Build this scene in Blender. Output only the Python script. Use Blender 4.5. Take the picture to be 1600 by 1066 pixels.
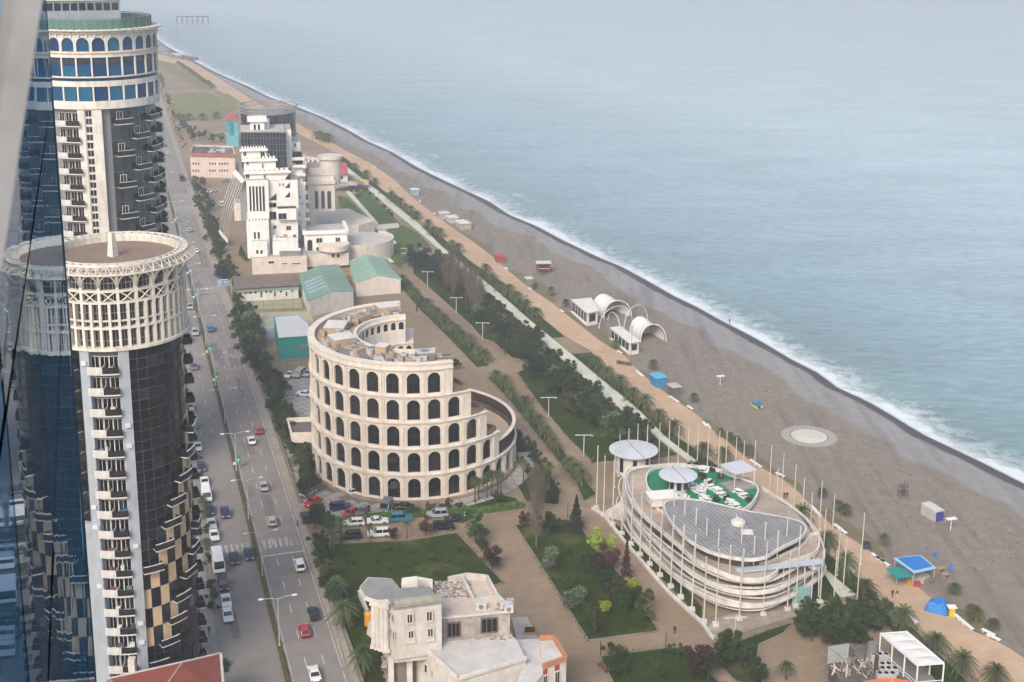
import bpy, math, random
from mathutils import Vector, Matrix
R = math.radians
rnd = random.Random(7)
scn = bpy.context.scene
COL = scn.collection
for o in list(bpy.data.objects): bpy.data.objects.remove(o)

# ------------------------------------------------------------------ camera
H = 120.0                      # eye height: a high floor of a tower
F_PX, Y0, PITCH, ROLL = 2024.0, 358.0, R(13.3), R(0.45)
fw = Vector((0, math.cos(PITCH), -math.sin(PITCH)))
_rt = Vector((1, 0, 0)); _up = Vector((0, math.sin(PITCH), math.cos(PITCH)))
RT = _rt*math.cos(ROLL) + _up*math.sin(ROLL)
UP = _up*math.cos(ROLL) - _rt*math.sin(ROLL)
cam = bpy.data.cameras.new('camera'); camo = bpy.data.objects.new('camera', cam); COL.objects.link(camo)
m = Matrix.Identity(4)
for i in range(3):
    m[i][0] = RT[i]; m[i][1] = UP[i]; m[i][2] = -fw[i]
m[2][3] = H
camo.matrix_world = m
cam.sensor_width = 36; cam.lens = F_PX/1600*36
cam.shift_y = (Y0-533)/1600
cam.clip_start = 0.3; cam.clip_end = 30000
cam.dof.use_dof = True; cam.dof.focus_distance = 320; cam.dof.aperture_fstop = 4.0
scn.camera = camo

# ------------------------------------------------------------------ light
w = bpy.data.worlds.new('World'); scn.world = w; w.use_nodes = True
nt = w.node_tree; bg = nt.nodes['Background']
sky = nt.nodes.new('ShaderNodeTexSky'); sky.sky_type = 'NISHITA'; sky.sun_disc = False
SUN_EL, SUN_AZ = R(40), R(200)       # soft sun behind a bright overcast
sky.sun_elevation = SUN_EL; sky.sun_rotation = SUN_AZ
sky.air_density = 1.0; sky.dust_density = 4.0; sky.ozone_density = 0.6
nt.links.new(sky.outputs[0], bg.inputs[0]); bg.inputs[1].default_value = 0.15
sd = bpy.data.lights.new('sun', 'SUN'); sd.energy = 1.4; sd.angle = R(22); sd.color = (1, .97, .93)
so = bpy.data.objects.new('sun', sd); COL.objects.link(so)
sdir = Vector((math.sin(SUN_AZ)*math.cos(SUN_EL), math.cos(SUN_AZ)*math.cos(SUN_EL), math.sin(SUN_EL)))
so.rotation_euler = sdir.to_track_quat('Z', 'Y').to_euler(); so.location = (0, 0, 300)
vs = scn.view_settings; vs.view_transform = 'Standard'; vs.look = 'None'; vs.gamma = 1; vs.use_curve_mapping = False
vs.exposure = 0.8

# ------------------------------------------------------------------ pixel <-> place
CAMP = Vector((0, 0, H))
def g(u, v, z=0.0):
    d = fw + RT*((u-800)/F_PX) - UP*((v-Y0)/F_PX)
    return CAMP + d*((z-H)/d.z)
def px(P):
    q = Vector(P)-CAMP; zc = q.dot(fw)
    return 800+F_PX*q.dot(RT)/zc, Y0-F_PX*q.dot(UP)/zc
def zat(x, y, v):
    lo, hi = -5.0, 140.0
    for _ in range(50):
        mid = (lo+hi)/2
        if px((x, y, mid))[1] > v: lo = mid
        else: hi = mid
    return mid
def pl(pts, z=0.0): return [g(a, b, z) for a, b in pts]
RU = Vector((-.2965, .955, 0)).normalized()      # along the road, away
RV = Vector((RU.y, -RU.x, 0))                    # across, towards the sea
ROADA = math.atan2(-RU.x, RU.y)

# ------------------------------------------------------------------ materials
def lin(c):
    if isinstance(c, str):
        c = c.lstrip('#'); c = [int(c[i:i+2], 16)/255 for i in (0, 2, 4)]
        c = [x/12.92 if x <= .04045 else ((x+.055)/1.055)**2.4 for x in c]
    return (c[0], c[1], c[2], 1)
MATS = {}
def mat(name, col, rough=.8, metal=0, var=.12, scale=1.5, col2=None, bump=0, bscale=None, spec=.5, stain=0, coord='Object', trans=0, alpha=1, sub=0):
    """principled surface with two scales of noise in colour, optional dirt streaks and relief"""
    if name in MATS: return MATS[name]
    m = bpy.data.materials.new(name); m.use_nodes = True; MATS[name] = m
    n = m.node_tree; b = n.nodes['Principled BSDF']; L = n.links.new
    b.inputs['Roughness'].default_value = rough; b.inputs['Metallic'].default_value = metal
    b.inputs['Specular IOR Level'].default_value = spec
    if trans: b.inputs['Transmission Weight'].default_value = trans
    if alpha < 1: b.inputs['Alpha'].default_value = alpha
    c1 = lin(col)
    if var <= 0: b.inputs['Base Color'].default_value = c1
    else:
        c2 = lin(col2) if col2 else tuple(min(1, x*(1-2.2*var)) for x in c1[:3])+(1,)
        tc = n.nodes.new('ShaderNodeTexCoord')
        nz = n.nodes.new('ShaderNodeTexNoise'); nz.inputs['Scale'].default_value = scale
        nz.inputs['Detail'].default_value = 6; nz.inputs['Roughness'].default_value = .65
        L(tc.outputs[coord], nz.inputs['Vector'])
        rp = n.nodes.new('ShaderNodeValToRGB'); rp.color_ramp.elements[0].position = .3; rp.color_ramp.elements[1].position = .72
        rp.color_ramp.elements[0].color = c1; rp.color_ramp.elements[1].color = c2
        L(nz.outputs[0], rp.inputs[0]); out = rp.outputs[0]
        nb = n.nodes.new('ShaderNodeTexNoise'); nb.inputs['Scale'].default_value = scale*.13; nb.inputs['Detail'].default_value = 3
        L(tc.outputs[coord], nb.inputs['Vector'])
        mx = n.nodes.new('ShaderNodeMixRGB'); mx.blend_type = 'MULTIPLY'; mx.inputs[0].default_value = 1
        r2 = n.nodes.new('ShaderNodeValToRGB'); e = r2.color_ramp.elements
        e[0].position = .35; e[1].position = .65; lo = 1-1.4*var
        e[0].color = (lo, lo, lo, 1); e[1].color = (1, 1, 1, 1)
        L(nb.outputs[0], r2.inputs[0]); L(out, mx.inputs[1]); L(r2.outputs[0], mx.inputs[2]); out = mx.outputs[0]
        if stain:
            mp = n.nodes.new('ShaderNodeMapping'); mp.inputs['Scale'].default_value = (.7, .7, .16)
            ns = n.nodes.new('ShaderNodeTexNoise'); ns.inputs['Scale'].default_value = 1.6; ns.inputs['Detail'].default_value = 5
            L(tc.outputs[coord], mp.inputs[0]); L(mp.outputs[0], ns.inputs['Vector'])
            r3 = n.nodes.new('ShaderNodeValToRGB'); e = r3.color_ramp.elements
            e[0].position = .45; e[1].position = .8; e[0].color = (1, 1, 1, 1); k = 1-stain
            e[1].color = (k, k*.96, k*.9, 1)
            m3 = n.nodes.new('ShaderNodeMixRGB'); m3.blend_type = 'MULTIPLY'; m3.inputs[0].default_value = 1
            L(ns.outputs[0], r3.inputs[0]); L(out, m3.inputs[1]); L(r3.outputs[0], m3.inputs[2]); out = m3.outputs[0]
        L(out, b.inputs['Base Color'])
        if bump:
            bn = n.nodes.new('ShaderNodeTexNoise'); bn.inputs['Scale'].default_value = bscale or scale*4; bn.inputs['Detail'].default_value = 4
            L(tc.outputs[coord], bn.inputs['Vector'])
            bp = n.nodes.new('ShaderNodeBump'); bp.inputs['Strength'].default_value = .6; bp.inputs['Distance'].default_value = bump
            L(bn.outputs[0], bp.inputs['Height']); L(bp.outputs[0], b.inputs['Normal'])
    return m
def glassm(name, col, rough=.08, var=.25, scale=.35, wob=.02, metal=0.0, spec=.8):
    """dark window glass: reflective, with blinds and rooms as colour changes and a slightly wavy surface"""
    if name in MATS: return MATS[name]
    m = mat(name, col, rough=rough, var=var, scale=scale, spec=spec, metal=metal)
    n = m.node_tree; b = n.nodes['Principled BSDF']; L = n.links.new
    tc = n.nodes.new('ShaderNodeTexCoord'); nz = n.nodes.new('ShaderNodeTexNoise'); nz.inputs['Scale'].default_value = .5
    L(tc.outputs['Object'], nz.inputs['Vector'])
    bp = n.nodes.new('ShaderNodeBump'); bp.inputs['Strength'].default_value = .5; bp.inputs['Distance'].default_value = wob
    L(nz.outputs[0], bp.inputs['Height']); L(bp.outputs[0], b.inputs['Normal'])
    return m

# ------------------------------------------------------------------ mesh helpers
class MB:
    def __init__(s): s.v = []; s.f = []; s.mi = []; s.k = 0; s.M = None
    def add(s, vs, fs, k=None):
        b = len(s.v)
        for p in vs:
            p = Vector(p)
            s.v.append(s.M @ p if s.M is not None else p)
        for f in fs: s.f.append([b+i for i in f]); s.mi.append(s.k if k is None else k)
        return s
    def box(s, x0, x1, y0, y1, z0, z1, k=None):
        return s.add([(x0,y0,z0),(x1,y0,z0),(x1,y1,z0),(x0,y1,z0),(x0,y0,z1),(x1,y0,z1),(x1,y1,z1),(x0,y1,z1)],
            [(0,3,2,1),(4,5,6,7),(0,1,5,4),(1,2,6,5),(2,3,7,6),(3,0,4,7)], k)
    def bar(s, a, b, wd, ht=None, k=None):
        """square bar from a to b"""
        a = Vector(a); b = Vector(b); d = (b-a).normalized(); ht = ht or wd
        sd = d.cross(Vector((0,0,1))); sd = Vector((1,0,0)) if sd.length < 1e-4 else sd.normalized()
        up = sd.cross(d).normalized(); x = sd*wd/2; y = up*ht/2
        vs = [a-x-y,a+x-y,a+x+y,a-x+y,b-x-y,b+x-y,b+x+y,b-x+y]
        return s.add(vs, [(0,1,2,3),(7,6,5,4),(0,4,5,1),(1,5,6,2),(2,6,7,3),(3,7,4,0)], k)
    def tube(s, pts, rs, n=6, k=None, cap=True):
        pts = [Vector(p) for p in pts]; vs = []; fs = []
        if not isinstance(rs, (list, tuple)): rs = [rs]*len(pts)
        for i, p in enumerate(pts):
            d = (pts[min(i+1,len(pts)-1)]-pts[max(i-1,0)]).normalized()
            a = d.cross(Vector((0,1,0))); a = d.cross(Vector((1,0,0))) if a.length < .1 else a
            a.normalize(); b = d.cross(a)
            for j in range(n):
                t = 2*math.pi*j/n; vs.append(p+(a*math.cos(t)+b*math.sin(t))*rs[i])
        for i in range(len(pts)-1):
            for j in range(n):
                q = (j+1) % n; fs.append((i*n+j, i*n+q, (i+1)*n+q, (i+1)*n+j))
        if cap: fs.append(list(range(n))[::-1]); fs.append([(len(pts)-1)*n+j for j in range(n)])
        return s.add(vs, fs, k)
    def cyl(s, r, z0, z1, n=24, c=(0,0), r2=None, k=None):
        r2 = r if r2 is None else r2
        vs = [(c[0]+r*math.cos(2*math.pi*i/n), c[1]+r*math.sin(2*math.pi*i/n), z0) for i in range(n)]
        vs += [(c[0]+r2*math.cos(2*math.pi*i/n), c[1]+r2*math.sin(2*math.pi*i/n), z1) for i in range(n)]
        fs = [(i, (i+1)%n, n+(i+1)%n, n+i) for i in range(n)]+[list(range(n))[::-1], list(range(n, 2*n))]
        return s.add(vs, fs, k)
    def ring(s, r0, r1, z0, z1, a0=0, a1=360, n=72, k=None):
        """annular solid; angle 0 faces -y, growing towards +x"""
        full = abs(a1-a0) >= 359.9; vs = []; fs = []; cnt = n if full else n+1
        for i in range(cnt):
            t = R(a0+(a1-a0)*i/n); sx, cy = math.sin(t), -math.cos(t)
            vs += [(r0*sx,r0*cy,z0),(r1*sx,r1*cy,z0),(r1*sx,r1*cy,z1),(r0*sx,r0*cy,z1)]
        for i in range(n):
            j = (i+1) % cnt
            for q in range(4):
                w2 = (q+1) % 4; fs.append((i*4+q, j*4+q, j*4+w2, i*4+w2))
        if not full: fs.append((3,2,1,0)); e = (cnt-1)*4; fs.append((e,e+1,e+2,e+3))
        return s.add(vs, fs, k)
    def prism(s, poly, z0, z1, k=None, ktop=None):
        """vertical prism on a polygon of (x, y)"""
        poly = [Vector((p[0], p[1], 0)) for p in poly]
        ar = sum(poly[i].x*poly[(i+1)%len(poly)].y-poly[(i+1)%len(poly)].x*poly[i].y for i in range(len(poly)))
        if ar < 0: poly = poly[::-1]
        n = len(poly)
        s.add([(p.x,p.y,z0) for p in poly]+[(p.x,p.y,z1) for p in poly],
              [(i,(i+1)%n,n+(i+1)%n,n+i) for i in range(n)]+[list(range(n))[::-1]], k)
        return s.add([(p.x,p.y,z1) for p in poly], [list(range(n))], k if ktop is None else ktop)
    def sheet(s, poly, k=None):
        poly = [Vector(p) for p in poly]
        ar = sum(poly[i].x*poly[(i+1)%len(poly)].y-poly[(i+1)%len(poly)].x*poly[i].y for i in range(len(poly)))
        if ar < 0: poly = poly[::-1]
        return s.add(poly, [list(range(len(poly)))], k)
    def strip(s, A, B, k=None):
        """quads between two polylines of equal length"""
        n = len(A); return s.add(list(A)+list(B), [(i,i+1,n+i+1,n+i) for i in range(n-1)], k)
    def arch(s, w, h, aw, zb, zt, t, k=None, x=0, y=0, z=0, n=8):
        """wall panel w x h with a round-headed opening aw wide from zb to zt; front face at y, thickness t behind"""
        a = aw/2; zs = zt-a; arc = [(-a*math.cos(math.pi*i/n), zs+a*math.sin(math.pi*i/n)) for i in range(n+1)]
        op = [(-a, zb)]+arc+[(a, zb)]
        def P(q, yy): return (x+q[0], y+yy, z+q[1])
        for yy, fl in ((0, 1), (t, 0)):
            fs = []
            vs = [P((-w/2,0),yy),P((-a,0),yy),P((-a,h),yy),P((-w/2,h),yy),P((a,0),yy),P((w/2,0),yy),P((w/2,h),yy),P((a,h),yy)]
            fs += [(0,1,2,3),(4,5,6,7)]
            if zb > 0:
                b = len(vs); vs += [P((-a,0),yy),P((a,0),yy),P((a,zb),yy),P((-a,zb),yy)]; fs.append((b,b+1,b+2,b+3))
            for i in range(n):
                p, q = arc[i], arc[i+1]; b = len(vs)
                vs += [P(p,yy),P(q,yy),P((q[0],h),yy),P((p[0],h),yy)]; fs.append((b,b+1,b+2,b+3))
            if not fl: fs = [f[::-1] for f in fs]
            s.add(vs, fs, k)
        m = len(op); vs = [P(q,0) for q in op]+[P(q,t) for q in op]
        s.add(vs, [(i,i+1,m+i+1,m+i) for i in range(m-1)]+([(m-1,0,m,2*m-1)] if zb > 0 else []), k)
        s.add([P((-w/2,0),0),P((w/2,0),0),P((w/2,h),0),P((-w/2,h),0),P((-w/2,0),t),P((w/2,0),t),P((w/2,h),t),P((-w/2,h),t)],
              [(0,4,5,1),(1,5,6,2),(2,6,7,3),(3,7,4,0)], k)
        return s
    def archpane(s, aw, zb, zt, k=None, x=0, y=0, z=0, n=8):
        a = aw/2; zs = zt-a
        q = [(-a, zb), (a, zb)]+[(a*math.cos(math.pi*i/n), zs+a*math.sin(math.pi*i/n)) for i in range(n+1)]
        return s.add([(x+p[0], y, z+p[1]) for p in q], [list(range(len(q)))], k)
    def mesh(s, name, mats, smooth=False):
        me = bpy.data.meshes.new(name); me.from_pydata([tuple(p) for p in s.v], [], s.f)
        if not isinstance(mats, (list, tuple)): mats = [mats]
        for q in mats: me.materials.append(q)
        if len(mats) > 1: me.polygons.foreach_set('material_index', s.mi)
        if smooth: me.polygons.foreach_set('use_smooth', [True]*len(me.polygons))
        me.update(); return me
    def build(s, name, mats, parent=None, smooth=False):
        return link(name, s.mesh(name, mats, smooth), parent)
def link(name, data, parent=None, loc=None, rz=None, sc=None):
    o = bpy.data.objects.new(name, data); COL.objects.link(o); o.parent = parent
    if loc is not None: o.location = loc
    if rz is not None: o.rotation_euler = (0, 0, rz)
    if sc is not None: o.scale = sc if isinstance(sc, (tuple, list)) else (sc, sc, sc)
    return o
def tag(o, label, cat, group=None):
    o['label'] = label; o['category'] = cat
    if group: o['group'] = group
    return o
def thing(name, label, cat, loc=(0,0,0), rz=0, group=None, sc=None):
    return tag(link(name, None, None, loc, rz, sc), label, cat, group)
def struct(o): o['kind'] = 'structure'; return o
def dup(root, loc, rz=0, sc=1, label=None, group=None, swap=None):
    """copy a thing with its parts and their sub-parts; swap = {old material: new material} for object-level recolouring"""
    def cp(o, par):
        c = o.copy(); COL.objects.link(c); c.parent = par
        for ch in KIDS.get(o.name, []): cp(ch, c)
        return c
    if root.name not in KIDS: index_kids(root)
    r = cp(root, None); r.location = loc; r.rotation_euler = (0, 0, rz); r.scale = (sc, sc, sc) if not isinstance(sc, (tuple, list)) else sc
    if label: r['label'] = label
    if group: r['group'] = group
    return r
KIDS = {}
def index_kids(root):
    KIDS[root.name] = list(root.children)
    for c in root.children: index_kids(c)
def drop(root):
    KIDS.pop(root.name, None)
    for c in list(root.children): drop(c)
    bpy.data.objects.remove(root)
# ================================================================== the setting: land, beach, sea, road, lawns
def ts(P): return Vector((P[0], P[1], 0)).dot(RU), Vector((P[0], P[1], 0)).dot(RV)
def xy(t, s, z=0.0): q = RU*t+RV*s; return Vector((q.x, q.y, z))
def fn(pts, z=0.0):
    """polyline in pixels -> function s(t) across the road frame"""
    q = sorted(ts(g(a, b, z)) for a, b in pts)
    def f(t):
        if t <= q[0][0]: a, b = q[0], q[1]
        elif t >= q[-1][0]: a, b = q[-2], q[-1]
        else:
            for a, b in zip(q, q[1:]):
                if a[0] <= t <= b[0]: break
        return a[1]+(b[1]-a[1])*(t-a[0])/(b[0]-a[0]+1e-9)
    f.t0, f.t1 = q[0][0], q[-1][0]
    return f
SHORE = [(238,54.5),(261,72),(306,96),(342,115),(387,134),(423,152),(453,162),(468,168),(504,182),(545,202.5),(578,221.5),(616,238),(654,261),(684,276),(730,297.5),(768,315),(798,335.5),(844,354.5),(882,375),(940,402.6),(977,417.7),(1023,443),(1058,463),(1091,478.5),(1137,504),(1167,519),(1200,537),(1238,560),(1283.6,583),(1316.5,608),(1352,622),(1390,643.6),(1423,664),(1453,681.6),(1491,699),(1529,717),(1600,752.5),(1750,830)]
PROM_R = [(225,78),(262,88),(301,97.5),(352,129),(403,162),(470,196),(540,235.5),(578,254.5),(616,281),(634,299),(651,314),(687,342),(712,359.6),(737.6,377),(768,400),(793,423),(831,453),(863,474),(881,489),(906,508),(932,529),(952,542),(982,560),(992.5,575),(1018,597.6),(1040.6,615),(1066,633),(1100,656),(1115,675.5),(1140.6,693),(1168.5,718.5),(1201,739),(1237,756),(1246,768),(1270,792),(1301,824),(1342,849),(1377,877),(1415,902),(1440.6,922.6),(1478.6,953),(1526.8,992),(1560,1003),(1600,1028),(1700,1095)]
PROM_L = [(225,90),(255,96),(283.6,101),(331.7,137),(382,163),(455,203),(540,247),(590.7,291),(608,304),(656.5,344),(692,372),(740,412),(800,450.7),(825,478.5),(883.6,526.6),(924,549),(957,587.5),(992.5,618),(1043,663),(1052,678),(1092.5,706),(1123,728.7),(1200,793),(1288.7,862),(1342,902),(1375,935),(1428,973),(1466,1014),(1529,1066),(1600,1130)]
PATH_L = [(520,255),(540,269.7),(565,287),(600,318),(661.6,368.5),(690,394),(764,458),(800,490),(850.7,534),(878.5,562),(942,618),(987.5,653),(1072,718.5),(1150,790),(1273.5,897),(1326.6,945)]
PATH_R = [(520,244),(540,259.5),(578,288.7),(654,349.5),(690.7,386),(780,458),(828,501),(878.5,542),(942,595),(992.5,635.6),(1042,685.6),(1092.5,723.6),(1180,797),(1283.6,884.7),(1347,938)]
shore_s = fn(SHORE, -.6); prom_r = fn(PROM_R); prom_l = fn(PROM_L); path_l = fn(PATH_L); path_r = fn(PATH_R)
S_KERB = sum(ts(g(*p))[1] for p in ((542,1066),(321,369),(400,624),(458,800)))/4
S_MED = sum(ts(g(*p))[1] for p in ((450,1066),(385,800),(318.7,530)))/3
S_LEFT = ts(g(332,958))[1]

M_LAND = mat('paving_tan', '#96836b', .9, var=.16, scale=.35, col2='#86745e', bump=.01, bscale=6, spec=.2)
def joints(m, bw, bh, k):
    """faint slab courses, laid along the road grid"""
    N = m.node_tree.nodes; L = m.node_tree.links.new; b = N['Principled BSDF']; src = b.inputs['Base Color'].links[0].from_socket
    tc = N.new('ShaderNodeTexCoord'); mp = N.new('ShaderNodeMapping'); mp.inputs['Rotation'].default_value = (0, 0, -ROADA); L(tc.outputs['Object'], mp.inputs[0])
    br = N.new('ShaderNodeTexBrick'); br.inputs['Scale'].default_value = 1; br.inputs['Brick Width'].default_value = bw; br.inputs['Row Height'].default_value = bh; br.inputs['Mortar Size'].default_value = .09; br.inputs['Mortar Smooth'].default_value = .4
    br.inputs['Color1'].default_value = (1, 1, 1, 1); br.inputs['Color2'].default_value = (1-k, 1-k, 1-k, 1); j = 1-1.8*k; br.inputs['Mortar'].default_value = (j, j, j, 1); L(mp.outputs[0], br.inputs['Vector'])
    mx = N.new('ShaderNodeMixRGB'); mx.blend_type = 'MULTIPLY'; mx.inputs[0].default_value = 1; L(src, mx.inputs[1]); L(br.outputs['Color'], mx.inputs[2]); L(mx.outputs[0], b.inputs['Base Color'])
joints(M_LAND, 5.2, 1.6, .09)
M_PROM = mat('promenade_orange_paving', '#bea285', .9, var=.12, scale=.3, col2='#ad9276', bump=.006, bscale=8, spec=.2)
joints(M_PROM, 3.0, 3.0, .05)
M_WHITEPATH = mat('pale_path_paving', '#c9c9b6', .9, var=.1, scale=.5, spec=.2)
M_ASPH = mat('asphalt', '#8b847d', .9, var=.14, scale=.25, col2='#7c756f', bump=.004, bscale=10, spec=.25)
M_KERB = mat('kerb_concrete', '#8f877c', .9, var=.15, scale=2, spec=.2)
M_WALK = mat('sidewalk_concrete', '#a49a8c', .9, var=.14, scale=.8, spec=.2)
M_PAINT = mat('road_paint', '#d9d7d2', .7, var=.2, scale=3, spec=.2)
def grassm(name, a, b, sc=.45, dry='#7c7648', amt=.55):
    """mown grass: clumps, fine speckle, yellowed and trodden patches"""
    m = bpy.data.materials.new(name); m.use_nodes = True; MATS[name] = m; N = m.node_tree.nodes; L = m.node_tree.links.new; p = N['Principled BSDF']
    tc = N.new('ShaderNodeTexCoord').outputs['Object']; n1 = noise_(N, L, tc, sc, 6, .75); n2 = noise_(N, L, tc, .09, 4, .6); n3 = noise_(N, L, tc, 2.6, 4, .8)
    r = N.new('ShaderNodeValToRGB'); e = r.color_ramp.elements; e[0].position = .34; e[1].position = .66; e[0].color = lin(b); e[1].color = lin(a); L(n1, r.inputs[0])
    d = N.new('ShaderNodeMapRange'); d.interpolation_type = 'SMOOTHSTEP'; d.inputs['From Min'].default_value = .52; d.inputs['From Max'].default_value = .74; d.inputs['To Max'].default_value = amt; L(n2, d.inputs['Value'])
    mx = N.new('ShaderNodeMixRGB'); L(d.outputs[0], mx.inputs[0]); L(r.outputs[0], mx.inputs[1]); mx.inputs[2].default_value = lin(dry)
    r3 = N.new('ShaderNodeValToRGB'); e = r3.color_ramp.elements; e[0].position = .35; e[1].position = .62; e[0].color = (.45, .5, .42, 1); e[1].color = (1, 1, 1, 1); L(n3, r3.inputs[0])
    m2 = N.new('ShaderNodeMixRGB'); m2.blend_type = 'MULTIPLY'; m2.inputs[0].default_value = .8; L(mx.outputs[0], m2.inputs[1]); L(r3.outputs[0], m2.inputs[2]); L(m2.outputs[0], p.inputs['Base Color'])
    p.inputs['Roughness'].default_value = .95; p.inputs['Specular IOR Level'].default_value = .1
    bp = N.new('ShaderNodeBump'); bp.inputs['Distance'].default_value = .3; bp.inputs['Strength'].default_value = .7; L(n3, bp.inputs['Height']); L(bp.outputs[0], p.inputs['Normal'])
    return m
def noise_(N, L, vec, scale, detail=4, rough=.6):
    n = N.new('ShaderNodeTexNoise'); n.inputs['Scale'].default_value = scale; n.inputs['Detail'].default_value = detail; n.inputs['Roughness'].default_value = rough
    L(vec, n.inputs['Vector']); return n.outputs[0]
M_LAWN = grassm('lawn_grass', '#434f16', '#28340e')
M_LAWN2 = grassm('park_grass', '#414e18', '#2b3611')
M_LAWNP = grassm('castle_lawn_grass', '#5a6a3a', '#4a592f')
M_LAWNF = grassm('dry_field_grass', '#6f7747', '#8b8458', .06)
M_SCRUB = grassm('beach_scrub', '#6c6a46', '#8a7c62', .5)

# land sheet: everything inland of the beach, out to the horizon and behind the viewer
ttt = [-3000, 0, 120]+[150+12*i for i in range(110)]+[1600, 2200]
mb = MB()
A = [xy(t, prom_r(max(150, min(t, 1560)))+.4) for t in ttt]; B = [xy(t, -6000) for t in ttt]
mb.strip(A, B); struct(mb.build('ground', M_LAND))

# beach: sloping pebble strip with the distance to the water stored per vertex
def shore_at(t):
    s = shore_s(t)
    if t > shore_s.t1: s -= (t-shore_s.t1)**1.3*.05
    return s
def beach_z(d): return 0.0 if d > 26 else (-.6+.6*d/26 if d > 0 else -.6+.1*d)
nz = [0, .015, .03, .06, .1, .16, .25, .35, .45, .55, .65, .75, .85, .92, .96, 1]
def strip_mesh(name, tlist, rows, material):
    vs = []; fs = []; at = []
    for t in tlist:
        for (s, z, d) in rows(t): vs.append(tuple(xy(t, s, z))); at.append(d)
    n = len(rows(tlist[0]))
    for i in range(len(tlist)-1):
        for j in range(n-1): fs.append((i*n+j, i*n+j+1, (i+1)*n+j+1, (i+1)*n+j))
    me = bpy.data.meshes.new(name); me.from_pydata(vs, [], fs); me.materials.append(material)
    a = me.attributes.new('shore', 'FLOAT', 'POINT'); a.data.foreach_set('value', at)
    me.polygons.foreach_set('use_smooth', [True]*len(fs)); me.update()
    return struct(link(name, me))
tl = [60+6*i for i in range(120)]+[790+14*i for i in range(56)]+[1600, 1800, 2200, 3000]
def brow(t):
    a = prom_r(max(150, min(t, 1560)))-.6; s1 = shore_at(t); out = []
    for q in nz: s = a+(s1-a)*q; d = s1-s; out.append((s, max(beach_z(d), -.6)-.02*(q > 0), d))
    out += [(s1+4, -.95, -4), (s1+12, -1.6, -12), (s1+60, -4, -60)]
    return out

def nodes_of(name):
    m = bpy.data.materials.new(name); m.use_nodes = True
    return m, m.node_tree.nodes, m.node_tree.links.new, m.node_tree.nodes['Principled BSDF']
def ramp(N, stops, interp='LINEAR'):
    r = N.new('ShaderNodeValToRGB'); r.color_ramp.interpolation = interp
    while len(r.color_ramp.elements) < len(stops): r.color_ramp.elements.new(.5)
    for e, (p, c) in zip(r.color_ramp.elements, stops): e.position = p; e.color = lin(c)
    return r
def noise(N, L, vec, scale, detail=4, rough=.6):
    n = N.new('ShaderNodeTexNoise'); n.inputs['Scale'].default_value = scale; n.inputs['Detail'].default_value = detail; n.inputs['Roughness'].default_value = rough
    L(vec, n.inputs['Vector']); return n.outputs[0]
def math_(N, L, op, a, b=None, clamp=False):
    n = N.new('ShaderNodeMath'); n.operation = op; n.use_clamp = clamp
    for i, q in enumerate((a, b)):
        if q is None: continue
        if isinstance(q, (int, float)): n.inputs[i].default_value = q
        else: L(q, n.inputs[i])
    return n.outputs[0]
def mix(N, L, f, a, b, bt='MIX'):
    n = N.new('ShaderNodeMixRGB'); n.blend_type = bt
    for i, q in enumerate((f, a, b)):
        if isinstance(q, (int, float)): n.inputs[i].default_value = q
        elif isinstance(q, tuple): n.inputs[i].default_value = q
        else: L(q, n.inputs[i])
    return n.outputs[0]
def step(N, L, v, lo, hi):
    n = N.new('ShaderNodeMapRange'); n.interpolation_type = 'SMOOTHSTEP'; n.inputs['From Min'].default_value = lo; n.inputs['From Max'].default_value = hi
    L(v, n.inputs['Value']); return n.outputs[0]

MBEACH, N, L, b = nodes_of('pebble_beach')
tc = N.new('ShaderNodeTexCoord').outputs['Object']
at = N.new('ShaderNodeAttribute'); at.attribute_name = 'shore'; d = at.outputs['Fac']
n1 = noise(N, L, tc, .035, 3); n2 = noise(N, L, tc, .4, 6, .7); n3 = noise(N, L, tc, 2.6, 3, .8)
dd = math_(N, L, 'ADD', d, math_(N, L, 'MULTIPLY', math_(N, L, 'SUBTRACT', n1, .5), 26)); dw = math_(N, L, 'ADD', d, math_(N, L, 'MULTIPLY', math_(N, L, 'SUBTRACT', n1, .5), 5))
dd = math_(N, L, 'ADD', dd, math_(N, L, 'MULTIPLY', math_(N, L, 'SUBTRACT', n2, .5), 5))
brown = ramp(N, [(.25, '#6e6559'), (.5, '#7c7266'), (.75, '#8a8074')]); L(n2, brown.inputs[0])
grey = ramp(N, [(.25, '#7d7b78'), (.6, '#8c8a87'), (.8, '#989693')]); L(n2, grey.inputs[0])
far = ramp(N, [(.3, '#8f8f8e'), (.7, '#9f9e9c')]); L(n2, far.inputs[0])
c = mix(N, L, step(N, L, dd, 12, 15), grey.outputs[0], brown.outputs[0])
mpb = N.new('ShaderNodeMapping'); mpb.inputs['Rotation'].default_value = (0, 0, R(-24)); mpb.inputs['Scale'].default_value = (.2, .016, 1); L(tc, mpb.inputs[0])
bands = noise(N, L, mpb.outputs[0], 1.0, 5, .6); rb = ramp(N, [(.35, '#b9b4ae'), (.5, '#ffffff'), (.68, '#d2cdc6')]); L(bands, rb.inputs[0]); c = mix(N, L, .5, c, rb.outputs[0], 'MULTIPLY')
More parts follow.
